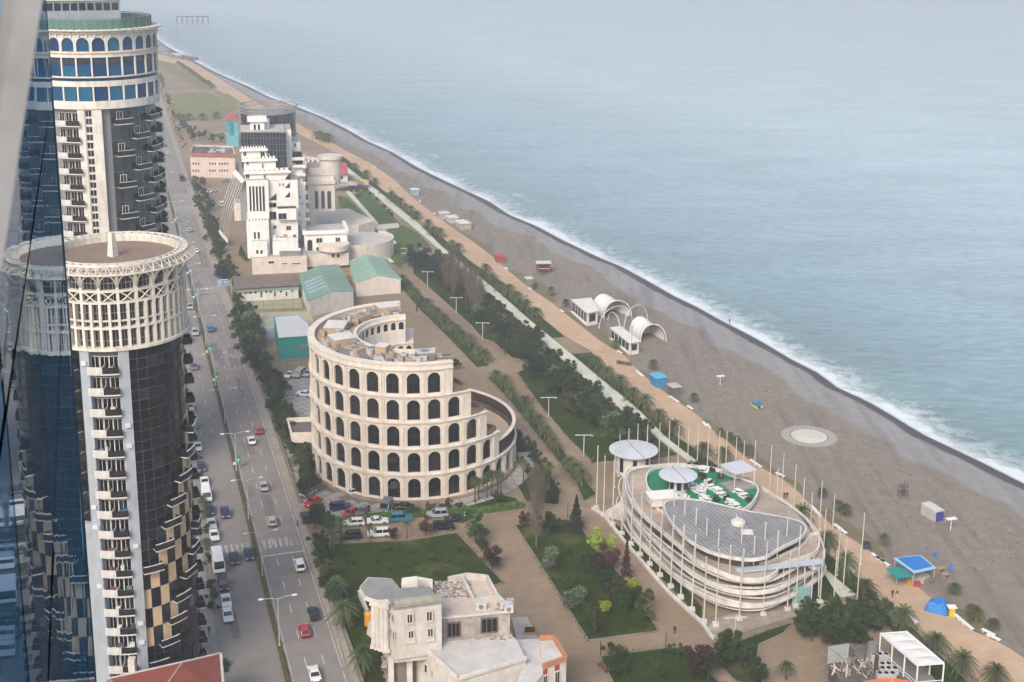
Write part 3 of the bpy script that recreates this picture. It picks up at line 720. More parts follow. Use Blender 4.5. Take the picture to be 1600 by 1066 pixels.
# ---------------- far tower, twin with a blue glazed crown
C2 = g(192, 735); C2.z = 0; A2 = math.atan2(-C2.x, C2.y)
t2 = thing('round_tower', 'round tower with blue glass crown, white bands and green rooftop glass screen', 'building', C2, A2)
R2 = 11.4
def zf(v, r=R2): p = Matrix.Rotation(A2, 3, 'Z') @ pol(r, 0)+C2; return zat(p.x, p.y, v)
ZC = zf(172, 12.4)
q = MB(); q.cyl(R2-.2, 0, ZC, 64); q.build('core', M_MULL, t2)
GB = [glassm('blue_glass_a', '#0a5a86', scale=.3, var=.3, spec=.35), glassm('blue_glass_b', '#0f6c90', scale=.3, var=.3, spec=.35), glassm('blue_glass_c', '#0a4374', scale=.3, var=.3, spec=.35)]
GG = [glassm('facade_glass_a', '#2a3136'), glassm('facade_glass_b', '#343b40'), glassm('facade_glass_c', '#1f2427')]
p2 = [curved(R2, 10, FH, .16, gm) for gm in GG]
f0 = int(ZC/FH)-22
for f in range(max(0, f0), int(ZC/FH)):
    z = ZC-FH*(int(ZC/FH)-f)
    for i in range(11): link('pane', rnd.choice(p2), t2, (0, 0, z), R(15+10*i))
    for a, ph in ((22, 1), (41, 0), (60, 1), (82, 0), (104, 1)):
        if (f+ph) % 2 or a > 70: 
            q = None; link('balcony', bw, t2, (0, 0, z), R(a), (R2/RB, R2/RB, 1))
            link('window', rnd.choice(wn), t2, pol(R2+.03, a-2, z+.5), R(a-2))
    for a in (-31, -24, -39):
        link('window', rnd.choice(wn), t2, pol(R2+.02, a, z+.5), R(a))
    link('balcony', me_b, t2, (0, 0, z), R(-30), (R2/RB, R2/RB, 1))
    for zz in (.3, 1.9): link('window', MB().box(-.75, .75, -.02, .05, 0, 1.25).mesh('window', G_DK[4]) if False else wn[(f+int(zz)) % 5], t2, pol(R2+.68, -10, z+zz), R(-10), (1, 1, .6))
for a0, a1 in ((-20, -13.5), (-6.5, 2)):
    q = MB(); q.ring(R2-.2, R2+.9, 0, ZC, a0, a1, 3); q.build('pillar', M_WHITE, t2)
q = MB(); q.ring(R2-.2, R2+.62, 0, ZC, -13.5, -6.5, 3); q.build('window_strip_wall', M_WHITE, t2)
RC = 12.5
lv = {n: zf(v, RC) for n, v in dict(b0=171, b1=160, w1a=158.5, w1b=136, m1=129, m2=121.5, w2a=120, w2b=103, s1=97.5, k1=84, a0=82.5, a1=58, p0=55, p1=46.5, g0=45, g1=31).items()}
q = MB(); q.ring(R2-.3, RC, lv['b0'], lv['w1a'], n=80); q.build('white_band', M_WHITE, t2)
q = MB(); q.ring(R2-.3, RC-.1, lv['w1b'], lv['m1']+.2, n=80); q.ring(R2-.3, RC-.05, lv['m2']-.1, lv['w2a'], n=80); q.build('white_band', M_WHITE, t2)
q = MB(); q.ring(R2-.3, RC, lv['s1']+.9, lv['a0'], n=80); q.build('white_band', M_WHITE, t2)
q = MB(); q.ring(R2-.3, RC+.25, lv['k1']+.4, lv['a0']-.15, n=80); q.build('cornice', M_CREAM, t2)
q = MB(); q.cyl(RC-.45, lv['w1a'], lv['p0'], 64); q.build('crown_core', GB[2], t2)
def row(z0, z1, n, gap, gms, name='pane', r=RC-.3):
    ms = [curved(r, 360/n, z1-z0, gap, gm) for gm in gms]
    for i in range(n):
        a = i*360/n+3
        if -115 < (a+180) % 360-180 < 130: link(name, rnd.choice(ms), t2, (0, 0, z0), R(a))
row(lv['w1a'], lv['w1b'], 26, .3, GB); row(lv['w2a'], lv['w2b'], 26, .3, GB); row(lv['w2b']+.25, lv['s1']+.7, 26, .3, GG); row(lv['m1']+.25, lv['m2']-.15, 52, .7, GG)
q = MB(); q.box(-.14, .14, -RC-.02, -RC+.4, 0, lv['w1b']-lv['w1a']); me_m = q.mesh('mullion', M_WHITE)
for i in range(26):
    a = R(i*360/26+3+180/26); link('mullion', me_m, t2, (0, 0, lv['w1a']), a); link('mullion', me_m, t2, (0, 0, lv['w2a']), a, (1, 1, (lv['s1']+.9-lv['w2a'])/(lv['w1b']-lv['w1a'])))
q = MB(); wbay = 2*RC*math.sin(math.pi/26)*1.02; ha = lv['a1']+.6-lv['a0']
q.arch(wbay, ha, wbay*.8, .15, ha-.75, .45); me_a = q.mesh('arch', M_WHITE)
q = MB(); q.archpane(wbay*.8, .15, ha-.75); me_ag = [q.mesh('pane', gm) for gm in GB]
for i in range(26):
    a = i*360/26+3; link('arch', me_a, t2, pol(RC-.05, a, lv['a0']), R(a)); link('pane', rnd.choice(me_ag), t2, pol(RC-.4, a, lv['a0']), R(a))
q = MB(); q.ring(RC-.5, RC+.35, lv['a1']+.6, lv['p0']+.55, n=80); q.build('cornice', M_CREAM, t2)
q = MB(); q.ring(RC+.3, RC+1.1, lv['p1']-.25, lv['p1'], n=80); q.build('pergola_ring', M_WHITE, t2)
q = MB(); q.box(-.16, .16, -RC-1.0, -RC+.9, 0, .35); q.box(-.16, .16, -RC-.25, -RC+.05, -1.1, 0); me_pb = q.mesh('pergola_beam', M_WHITE)
for i in range(52): link('pergola_beam', me_pb, t2, (0, 0, lv['p1']-.35), R(i*360/52))
q = MB(); q.cyl(RC-.6, lv['p0'], lv['p1']-.6, 64); q.build('roof_terrace', mat('terrace_green', '#8c9a86', .9, var=.15, scale=.5), t2)
MGG = mat('green_screen_glass', '#5f8f82', .15, var=.3, scale=.5, alpha=.62)
gs = curved(RC-1.0, 7.5, lv['g1']-lv['p1']+.3, .1, MGG)
for i in range(48): link('glass_screen', gs, t2, (0, 0, lv['p1']-.4), R(i*7.5))
q = MB()
for i in range(48): q.M = Matrix.Rotation(R(i*7.5+3.75), 4, 'Z'); q.box(-.04, .04, -RC+.9, -RC+1.05, lv['p1']-.4, lv['g1']+.05)
q.M = None; q.ring(RC-1.1, RC-.92, lv['g1'], lv['g1']+.12, n=80); q.build('screen_frame', mat('green_grey_steel', '#66786f', .5, var=.1), t2)
# upper block behind the screen
zt = zf(20, R2-6); q = MB(); q.box(-9.5, 5.5, -1, 7, lv['p1']-1, zt+2.2, 0); q.box(-9.8, 5.8, -1.35, 7.3, zt+2.2, zt+3.2, 1); q.box(-9.3, 1.0, -.6, 6.8, zt+3.2, zt+7, 0); q.box(-9.8, 3, -1.2, 7.2, zt+7, zt+7.8, 1)
q.build('penthouse', [mat('penthouse_grey', '#8f979d', .7, var=.15, scale=.4), M_WHITE], t2)
q = MB()
for i in range(9): q.box(-9+i*1.6, -7.7+i*1.6, -1.06, -.9, zt+.2, zt+1.7, 0)
q.build('penthouse_glazing', [G_DK[4]], t2)

# ---------------- host building: mirror-glass wall running away at the viewer's left
HA = Vector((-.3123, .95, 0)).normalized(); HN = Vector((HA.y, -HA.x, 0))        # along the wall, out of the wall
H0 = HN*-.62
def mirror(name, col, wob, k):
    """coated glass: a mirror reflection over the pane's own deep blue body colour"""
    m = bpy.data.materials.new(name); m.use_nodes = True; n = m.node_tree; Lk = n.links.new; n.nodes.remove(n.nodes['Principled BSDF'])
    gl = n.nodes.new('ShaderNodeBsdfGlossy'); gl.inputs['Color'].default_value = lin(col); gl.inputs['Roughness'].default_value = .015
    df = n.nodes.new('ShaderNodeBsdfDiffuse'); df.inputs['Color'].default_value = (.06, .21, .34, 1)
    mx = n.nodes.new('ShaderNodeMixShader'); mx.inputs[0].default_value = k; Lk(gl.outputs[0], mx.inputs[1]); Lk(df.outputs[0], mx.inputs[2]); Lk(mx.outputs[0], n.nodes['Material Output'].inputs[0])
    tc = n.nodes.new('ShaderNodeTexCoord'); z = n.nodes.new('ShaderNodeTexNoise'); z.inputs['Scale'].default_value = .55; z.inputs['Detail'].default_value = 1; Lk(tc.outputs['Object'], z.inputs['Vector'])
    bp = n.nodes.new('ShaderNodeBump'); bp.inputs['Strength'].default_value = .35; bp.inputs['Distance'].default_value = wob; Lk(z.outputs[0], bp.inputs['Height']); Lk(bp.outputs[0], gl.inputs['Normal'])
    return m
MM = [mirror('mirror_glass_clear', '#ccd4dc', .014, .13), mirror('mirror_glass_blue', '#9db3c9', .018, .26), mirror('mirror_glass_deep', '#b9c7d6', .016, .2)]
host = thing('glass_tower', 'mirror glass facade reflecting the round towers, with beige frame beam', 'building', H0)
q = MB(); a, b2 = HA*2.4-HN*.12, HA*24.5-HN*.12
q.prism([a, b2, b2-HN*16, a-HN*16], 0, 126); q.build('wall', mat('spandrel_dark', '#3b4048', .4, var=.1), host)
pw = [2.4, 5.0, 8.2, 12.6, 24.5]
for i in range(len(pw)-1):
    for zi in range(0, 14):
        z0 = 84+zi*3.0; q = MB(); j0, j1 = HN*rnd.uniform(-.012, .012), HN*rnd.uniform(-.006, .006)
        q.add([HA*(pw[i]+.03)+Vector((0,0,z0+.03)), HA*(pw[i+1]-.03)+j0+Vector((0,0,z0+.03)), HA*(pw[i+1]-.03)+j0+j1+Vector((0,0,z0+2.97)), HA*(pw[i]+.03)+j1+Vector((0,0,z0+2.97))], [(0,1,2,3)])
        q.add([HA*(pw[i]+.03)-HN*.03+Vector((0,0,z0+.03)), HA*(pw[i+1]-.03)-HN*.03+Vector((0,0,z0+.03)), HA*(pw[i+1]-.03)-HN*.03+Vector((0,0,z0+2.97)), HA*(pw[i]+.03)-HN*.03+Vector((0,0,z0+2.97))], [(0,3,2,1)])
        q.build('pane', MM[(0, 1, 0, 2)[i]] if zi % 4 else MM[1], host)
q = MB(); q.prism([HA*24.55-HN*.1, HA*24.55+HN*.015, HA*24.62+HN*.015, HA*24.62-HN*.1], 0, 126); q.build('corner_post', mat('corner_post_metal', '#565c66', .4, var=.1), host)
# slanting beige frame beam close to the lens
d0 = 3.1
def near(u, v, dist): d = fw + RT*((u-800)/F_PX) - UP*((v-Y0)/F_PX); return CAMP+d*dist-H0
q = MB(); a = near(60, -160, d0); b2 = near(-28, 420, d0); q.bar(a, b2, .05, .07); q.build('frame_beam', mat('beige_frame', '#e6ddd2', .6, var=.12, scale=6), host)
# ================================================================== helpers for buildings read off the photograph
def vplane(A, B, u, v):
    """where the sight line through (u, v) meets the vertical plane through A and B"""
    d = fw + RT*((u-800)/F_PX) - UP*((v-Y0)/F_PX); e = Vector((B.x-A.x, B.y-A.y, 0)).normalized(); n = Vector((-e.y, e.x, 0))
    return CAMP + d*((Vector((A.x, A.y, 0))-Vector((0, 0, 0))).dot(n)/d.dot(n))
def wwin(par, A, B, u0, v0, u1, v1, gm, fm, fr=.1, name='window', arch=False, mull=1, off=.04, sill=False):
    um, vm = (u0+u1)/2, (v0+v1)/2
    a, b2 = vplane(A, B, u0, vm), vplane(A, B, u1, vm); top, bot = vplane(A, B, um, v0), vplane(A, B, um, v1)
    d = Vector((b2.x-a.x, b2.y-a.y, 0)); wd = d.length; h = top.z-bot.z; rz = math.atan2(d.y, d.x)
    q = MB(); qp = MB()
    if arch:
        qp.archpane(wd-2*fr, fr, h-fr, 0); q.arch(wd, h, wd-2*fr, fr, h-fr, .14, 0, y=-.08)
    else:
        (qp if fr > 0 else q).box(-wd/2, wd/2, -.01, .05, 0, h, 0)
        if fr > 0:
            for x in (-wd/2-fr/2, wd/2-fr/2): q.box(x, x+fr, -.09, .05, -fr/2, h+fr/2, 0)
            q.box(-wd/2+fr/2, wd/2-fr/2, -.09, .05, -fr/2, fr/2, 0); q.box(-wd/2+fr/2, wd/2-fr/2, -.09, .05, h-fr/2, h+fr/2, 0)
            for i in range(mull):
                x = -wd/2+wd*(i+1)/(mull+1); q.box(x-fr*.25, x+fr*.25, -.05, .05, fr/2, h-fr/2, 0)
    o = q.build(name, fm if fr > 0 else gm, par); nrm = Vector((math.sin(rz), -math.cos(rz), 0))
    c = Vector((bot.x, bot.y, bot.z))+nrm*off
    o.location = c-par.location; o.rotation_euler = (0, 0, rz)
    if qp.v: qp.build('pane', gm, o)
    return o
def roofpoly(pts, z): return [g(a, b, z) for a, b in pts]
def block(par, name, pts, zt, zb, m, ktop=None):
    q = MB(); P = [p-par.location for p in roofpoly(pts, zt)]
    q.prism(P, zb, zt, 0, 1 if ktop else None); return q.build(name, [m, ktop] if ktop else m, par)
def parapet(par, pts, z, h, th, m, name='parapet', closed=True):
    P = [p-par.location for p in roofpoly(pts, z)]; q = MB(); n = len(P)
    for i in range(n if closed else n-1): q.bar(P[i]+Vector((0,0,h/2-z+z)), P[(i+1)%n]+Vector((0,0,h/2)), th, h)
    return q.build(name, m, par)
def wpos(par, u, v, z=0): return g(u, v, z)-par.location

# ================================================================== arcaded round hotel
ACOL = math.atan2(-CC.x, CC.y)
col = thing('arcaded_hotel', 'round cream hotel of stacked arcades stepping down like a broken amphitheatre', 'hotel', Vector((CC.x, CC.y, 0)), ACOL)
M_COLO = mat('colosseum_stucco', '#ddd2c4', .85, var=.08, scale=.5, stain=.2, spec=.3)
M_COLR = mat('hotel_roof', '#c2ad98', .95, var=.2, scale=.4, stain=.2)
M_BRZ = mat('bronze_mesh', '#43372f', .5, var=.25, scale=2)
GA = [glassm('arch_glass_a', '#171518', scale=.8), glassm('arch_glass_b', '#1f1a18', scale=.8), glassm('arch_glass_c', '#14171b', scale=.8), glassm('arch_glass_d', '#2b211c', scale=.8), glassm('arch_glass_e', '#2c2f33', scale=.5, var=.5), glassm('arch_glass_f', '#3a322b', scale=1.2, var=.6)]
RO, RI = 23.0, 12.8
def zc_(v, r=RO): p = Matrix.Rotation(ACOL, 3, 'Z') @ pol(r, 0)+col.location; return zat(p.x, p.y, v)
Z5 = zc_(566); ST = Z5/5.0-.22*0; BAY = 10.9
zl = [0.6+(Z5-1.6-.6)*i/5 for i in range(6)]; SH = zl[1]-zl[0]
ends = [(168, 360+168), (-192, 53), (-186, 42.3), (-180, 31.4), (-172, 20.5)]
q = MB(); q.ring(RI, RO+.5, 0, zl[0], n=96); q.build('plinth', mat('plinth_stone', '#a8917a', .9, var=.2, scale=.8), col)
wb = 2*RO*math.sin(R(BAY/2))*1.015
q = MB(); q.arch(wb, SH, wb*.6, .42, SH*.84, .55, 0, n=10)
for s in (-1, 1):
    q.box(s*(wb/2-.28)-.22, s*(wb/2-.28)+.22, -.22, .0, .3, SH*.86, 0); q.box(s*(wb/2-.28)-.3, s*(wb/2-.28)+.3, -.3, .0, SH*.8, SH*.86, 0); q.box(s*(wb/2-.28)-.3, s*(wb/2-.28)+.3, -.3, 0, .1, .3, 0)
# moulded surround of the arch
for i in range(10):
    a, b2 = math.pi*i/10, math.pi*(i+1)/10; r = wb*.3+.12; zs = SH*.84-wb*.3
    q.bar((-r*math.cos(a), -.04, zs+r*math.sin(a)), (-r*math.cos(b2), -.04, zs+r*math.sin(b2)), .1, .16, 0)
me_bay = q.mesh('arch_bay', M_COLO)
q = MB(); q.archpane(wb*.6, .42, SH*.84, 0, n=10); zs = SH*.84-wb*.3
me_pn = []
for gm in GA:
    q = MB(); q.archpane(wb*.6, .42, SH*.84, 0, n=10); q.box(-.03, .03, -.03, 0, .45, SH*.82, 1); q.box(-wb*.3, wb*.3, -.03, 0, SH*.45, SH*.45+.06, 1); me_pn.append(q.mesh('window', [gm, M_BRZ]))
for si in range(5):
    a0, a1 = ends[si]
    lo = 16-BAY*17 if si else -180+16-BAY*.0
    q = MB()
    if si == 0: q.ring(RI, RO-.9, zl[0], zl[1]-.02, n=96)
    else: q.ring(RI, RO-.9, zl[si], zl[si+1]-.02, a0, a1-1, 60)
    q.build('storey', M_COLO, col)
    c = 16+BAY*3.5 - (BAY*(4-si) if si else 0) if False else None
    nb = 33 if si == 0 else int((a1-a0)/BAY)
    last = (16-BAY/2)+BAY*(4-si) if si else 16-BAY/2+BAY*4
    for k in range(nb):
        a = last-BAY*k
        if si and (a-BAY/2 < a0-1): break
        o = link('arch_bay', me_bay, col, pol(RO*math.cos(R(BAY/2)), a, zl[si]), R(a))
        link('window', rnd.choice(me_pn), o, (0, .4, 0))
    q = MB(); e0, e1 = (0, 360) if si == 0 else (a0, a1)
    q.ring(RO-1.0, RO+.22, zl[si+1]-.42, zl[si+1]-.16, e0, e1, 96); q.ring(RO-1.0, RO+.4, zl[si+1]-.16, zl[si+1], e0, e1, 96)
    q.build('cornice', M_COLO, col)
    if si:
        # closing pier at the broken end, small terrace and railing below it
        q = MB(); q.ring(RI, RO+.05, zl[si], zl[si+1]-.45, a1-5.2, a1, 4); q.build('end_pier', M_COLO, col)
        q = MB(); q.ring(RO-6, RO-.4, zl[si]-.3, zl[si]+.04, a1, a1+9.5, 4); q.build('step_terrace', M_COLR, col)
        q = MB(); q.ring(RO-.55, RO-.4, zl[si]+.0, zl[si]+1.1, a1, a1+9.5, 4); q.M = Matrix.Rotation(R(a1+9.4), 4, 'Z'); q.box(-.06, .06, -RO+.5, -RO+6, zl[si], zl[si]+1.1); q.build('step_railing', mat('terrace_rail', '#8d7a63', .7, var=.3, scale=2), col)
# rim parapet and roof of the tall part
a0, a1 = ends[4]
q = MB(); q.ring(RO-.9, RO+.3, zl[5], zl[5]+1.0, a0, a1, 96); q.ring(RO-1.1, RO+.5, zl[5]+1.0, zl[5]+1.25, a0, a1, 96); q.build('rim_parapet', M_COLO, col)
q = MB(); q.ring(RI+.4, RO-1.1, zl[5]-.02, zl[5]+.1, a0, a1, 60); q.build('roof', M_COLR, col)
q = MB(); q.ring(RI-.1, RI+.5, zl[5], zl[5]+1.0, a0, a1, 60); q.build('inner_parapet', M_COLO, col)
# terrace of the low ring, tall bronze mesh panels and coping
q = MB(); q.ring(RI-8, RO-.5, zl[1], zl[1]+.12, 48, 190, 60); q.build('terrace', mat('terrace_tiles', '#c3ab92', .9, var=.12, scale=.4), col)
q = MB(); q.ring(RO-.45, RO-.3, .25, 3.3, -2.6, 2.6, 2, 0)
for a in (-2.6, 0): q.M = Matrix.Rotation(R(a), 4, 'Z'); q.box(-.07, .07, -RO+.22, -RO+.5, 0, 3.3, 0); q.M = None
me_ms = q.mesh('mesh_panel', M_BRZ)
for k in range(26): link('mesh_panel', me_ms, col, (0, 0, zl[1]), R(55+5.25*k))
q = MB(); q.ring(RO-.7, RO+.1, zl[1]+3.3, zl[1]+3.55, 52, 192, 70); q.build('coping', M_COLO, col)
q = MB(); q.ring(RO-1.0, RO-.55, zl[1]+.1, zl[1]+1.1, 54, 190, 70); q.build('inner_rail', mat('dark_rail', '#6c5c4e', .7, var=.3, scale=3), col)
# courtyard face: arches over tall lights
wi = 2*RI*math.sin(R(4.4))
q = MB(); q.arch(wi, SH, wi*.6, SH*.56, SH*.88, .3, 0, n=8); q.box(-wi*.3, wi*.3, .02, .08, .5, SH*.46, 1); q.archpane(wi*.6, SH*.56, SH*.88, 1, y=.25)
me_in = q.mesh('court_window', [M_COLO, GA[1]])
for si in range(1, 5):
    a0, a1 = ends[si]
    for k in range(12):
        a = a0+5+8.8*k
        o = link('court_window', me_in, col, pol(RI-.32, a, zl[si]), R(a+180))
    q = MB(); q.ring(RI-.55, RI, zl[si+1]-.25, zl[si+1]-.02, a0, a0+115, 40); q.build('court_cornice', M_COLO, col)
q = MB(); q.ring(0.5, RI, zl[1]-.3, zl[1]-.05, n=48); q.build('courtyard_floor', M_COLR, col)
# rooftop plant: sheds, air-conditioning units, ducts
M_UNIT = [mat('unit_white', '#c8c6c2', .6, var=.15, scale=2), mat('unit_grey', '#8a8884', .6, var=.2, scale=2), mat('shed_tan', '#bda48c', .85, var=.15, scale=1, stain=.2), mat('shed_roof_white', '#d5cfc8', .7, var=.1, scale=.6), mat('rust_pipe', '#7d5f4c', .8, var=.3, scale=2)]
def roofunit(r, a, w2, d2, h2, m, m2=None, name='rooftop_unit', rot=0):
    q = MB(); q.box(-w2/2, w2/2, -d2/2, d2/2, .1, h2, 0)
    q.box(-w2/2-.08, w2/2+.08, -d2/2-.08, d2/2+.08, h2, h2+.12, 1)
    if h2 < 2: q.cyl(min(w2, d2)*.33, h2+.1, h2+.22, 10, k=2)
    link(name, q.mesh(name, [m, m2 or m, M_UNIT[1]]), col, pol(r, a, zl[5]+.05), R(a+rot))
for (r, a, w2, d2, h2, i, j) in ((17.5,-98,5.5,4.5,2.0,2,3),(17.0,-66,4.5,5,2.2,2,3),(18.5,-42,3.8,2.8,1.8,2,2),(15.5,-25,2.6,2.4,2.4,2,3),(17,8,3.6,3,1.8,1,0),(18,-160,5,4,2.0,2,3),(16,-132,3.4,3,1.6,2,2)):
    roofunit(r, a, w2, d2, h2, M_UNIT[i], M_UNIT[j], 'plant_room')
for k in range(90):
    a = rnd.uniform(-168, 18); r = rnd.uniform(RI+2, RO-2.4); roofunit(r, a, rnd.uniform(.8, 2.0), rnd.uniform(.7, 1.3), rnd.uniform(.7, 1.6), M_UNIT[rnd.choice((0,0,1,2))], name='air_conditioner', rot=rnd.uniform(-20, 20))
for k in range(34):
    a = rnd.uniform(-165, 10); r = rnd.uniform(RI+2, RO-2); q = MB(); q.tube([pol(r, a, zl[5]+.35), pol(r+rnd.uniform(-2, 2), a+rnd.uniform(5, 22), zl[5]+.35), pol(r, a+28, zl[5]+.4)], .16, 5)
    q.build('roof_pipe', M_UNIT[rnd.choice((0, 1, 4))], col)
for k in range(9):   # balustrade panels inside the rim
    q = MB(); q.ring(18.9, 19.0, .15, 1.05, -2, 2, 3); link('roof_rail', q.mesh('roof_rail', M_UNIT[0]), col, (0, 0, zl[5]), R(-75+9*k))
# ring of radial paving at the sea side
q = MB(); q.ring(RO+.7, RO+4.6, .06, .1, -2.4, 2.4, 3); me_rp = q.mesh('paving_slab', M_SLAB)
for k in range(16): link('paving_slab', me_rp, fore, (CC.x, CC.y, .02+.0007*k), ACOL+R(15+5.2*k))
# entrance annex
an = thing('entrance_annex', 'low flat roofed cream annex beside the arcaded hotel forecourt', 'annex', g(470, 690))
block(an, 'wall', [(449,659),(491,657),(500,681),(456,682)], 5.2, 3.6, M_COLO)
block(an, 'roof', [(452,660.5),(490,658.5),(497,679),(457.5,680)], 5.26, 5.1, mat('annex_roof', '#77706a', .95, var=.2, scale=.5))
parapet(an, [(449,659),(491,657),(500,681),(456,682)], 5.2, .9, .35, M_COLO)
for (u, v) in ((456,682),(470,681.5),(484,681.3),(449,660),(497,680.6)):
    P = wpos(an, u, v, 3.6); q = MB(); q.box(P.x-.3, P.x+.3, P.y-.3+.5, P.y+.3+.5, 0, 3.7); q.build('column', M_COLO, an)

# ================================================================== stepped white castle-like hotel
CO = g(420, 428); CO.z = 0; ca = R(12); EX = Vector((math.cos(ca), math.sin(ca), 0)); EY = Vector((-math.sin(ca), math.cos(ca), 0))
cas = thing('stepped_hotel', 'white castle like hotel with stepped terraces and black glass top block', 'hotel', CO)
M_CAS = mat('castle_white', '#e2e0da', .85, var=.06, scale=.35, stain=.14, spec=.3)
M_CASB = mat('castle_beige', '#d9cdc0', .88, var=.1, scale=.4, stain=.2)
M_CGL = glassm('castle_black_glass', '#26292e', scale=.2, var=.35)
M_SHDW = mat('castle_shade_grey', '#8c8d8a', .8, var=.15, scale=.5)  # castle white as if in shade, painted on recess, low terrace and side wall
def cpt(u, v, dep): A = CO+EY*dep; return vplane(A, A+EX, u, v)
def cbox(par, name, u0, u1, vt, vb, d0, d1, m, ktop=None):
    """block whose front face spans the given pixels at depth d0, reaching back to d1"""
    a, b2 = cpt(u0, (vt+vb)/2, d0), cpt(u1, (vt+vb)/2, d0); zt = cpt((u0+u1)/2, vt, d0).z; zb = max(0, cpt((u0+u1)/2, vb, d0).z)
    q = MB(); D = EY*(d1-d0); L0 = par.location; q.prism([a-L0, b2-L0, b2+D-L0, a+D-L0], zb, zt, 0, 1 if ktop else None)
    o = q.build(name, [m, ktop] if ktop else m, par); return a, b2, zt, zb
def crow(par, dep, wins, gm=None, fm=None, arch=False, fr=.12):
    A = CO+EY*dep
    for (u0, v0, u1, v1) in wins: wwin(par, A, A+EX, u0, v0, u1, v1, gm or rnd.choice(G_DK[:5]), fm or M_CAS, fr=fr, arch=arch, mull=0 if arch else 1)
def crenel(par, a, b2, z, depth=0, n=10, m=M_CAS):
    d = (b2-a); L0 = par.location; q = MB(); e = d*(.5/n); q.prism([Vector(), e, e+EY*.5, EY*.5], -.05, .8); me = q.mesh('crenel', m)
    for i in range(n): p = a+d*((i+.25)/n)-L0; link('crenel', me, par, (p.x, p.y, z))
ROOF_C = mat('castle_roof', '#b9b5ac', .95, var=.15, scale=.4)
cbox(cas, 'podium', 394, 480, 402, 429, 0, 24, M_CASB, ROOF_C); crow(cas, 0, [(419,408,428,412),(440,411,449,413),(456,411,470,413)], fm=M_CASB)
cbox(cas, 'podium', 480, 545, 396, 416, 3, 30, M_CASB, ROOF_C); crow(cas, 3, [(518,396,523,403),(526,396,531,403)], arch=True, fm=M_CASB)
a = cbox(cas, 'front_wing', 386, 421, 345, 403, 4, 22, M_CAS, ROOF_C); crenel(cas, a[0], a[1], a[2], n=7)
crow(cas, 4, [(396.5,362,400.5,374),(402.5,362,406.5,374),(400,391,404,396.5),(406,391,410,396.5)], arch=True)
cbox(cas, 'front_wing', 394, 418, 377, 403, 2, 4, M_CAS, ROOF_C); crow(cas, 2, [(400,390,404.3,397),(406.4,390,411,397)], arch=True)
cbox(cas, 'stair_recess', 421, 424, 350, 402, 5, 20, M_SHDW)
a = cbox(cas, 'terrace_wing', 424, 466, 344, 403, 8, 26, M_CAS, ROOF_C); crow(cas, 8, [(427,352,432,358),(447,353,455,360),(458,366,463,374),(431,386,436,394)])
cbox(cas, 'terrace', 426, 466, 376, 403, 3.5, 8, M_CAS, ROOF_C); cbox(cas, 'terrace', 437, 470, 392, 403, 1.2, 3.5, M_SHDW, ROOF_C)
for (u0, u1, v, d) in ((426,466,376,3.5),(437,470,392,1.2)):
    p, r = cpt(u0, v, d)-CO, cpt(u1, v, d)-CO; q = MB(); q.bar(p+Vector((0,0,.5)), r+Vector((0,0,.5)), .15, 1.0); q.build('balustrade', M_CAS, cas)
a = cbox(cas, 'slit_tower', 386, 420, 282, 345, 8, 24, M_CAS, ROOF_C)
A = CO+EY*8
for i in range(5): wwin(cas, A, A+EX, 390.4+i*5.15, 291, 393.4+i*5.25, 330, M_CGL, M_CAS, fr=.05, mull=0, name='slit_window')
cbox(cas, 'stair_wing', 420, 466, 282, 345, 10, 28, M_CAS, ROOF_C)
A = CO+EY*10
def tri(u, v, w2, h2):
    p = [vplane(A, A+EX, *t)-EY*.06-CO for t in ((u, v), (u+w2, v), (u+w2, v-h2))]; p2 = [x+EY*.3 for x in p]
    q = MB(); q.add(p+p2, [(0,1,2),(5,4,3),(0,3,4,1),(1,4,5,2),(2,5,3,0)]); q.build('triangle_window', G_DK[4], cas)
for t in ((445,280,8,9),(445,294,8,9),(445,308.5,8,9),(420,313,12,11)): tri(*t)
for t in ((418.5,317,432,324.5),(419,331,432,343.5)): crow(cas, 10, [t], gm=G_DK[3], fm=M_CASB)
cbox(cas, 'side_block', 434, 463, 326, 344, 6, 12, M_CAS, mat('roof_shrubs', '#3c4a2a', .95, var=.4, scale=.8)); crow(cas, 6, [(435,333,448,343)], gm=glassm('deep_blue_glass', '#1c2b4a'))
for (u0, u1, vt, vb, d0, d1) in ((383,452,267,282,11,26),(381,431,248,267,13,26),(377,416,232,248,15,26)):
    a = cbox(cas, 'stepped_tier', u0, u1, vt, vb, d0, d1, M_CAS, ROOF_C); crenel(cas, a[0], a[1], a[2], n=9)
    q = MB(); s0, s1 = a[0]-CO-EX*.6-EY*.8, a[1]-CO+EX*.6-EY*.8; q.prism([s0, s1, s1+EY*2, s0+EY*2], a[2]-.9, a[2]-.3); q.build('cornice', M_CAS, cas)
crow(cas, 11, [(384,271,390,279),(412,273,415.5,280)]); crow(cas, 13, [(409,255,412,264),(385,251,389,258)]); crow(cas, 15, [(380,236,385,244),(407,237,414,247),(417,240,421,247)])
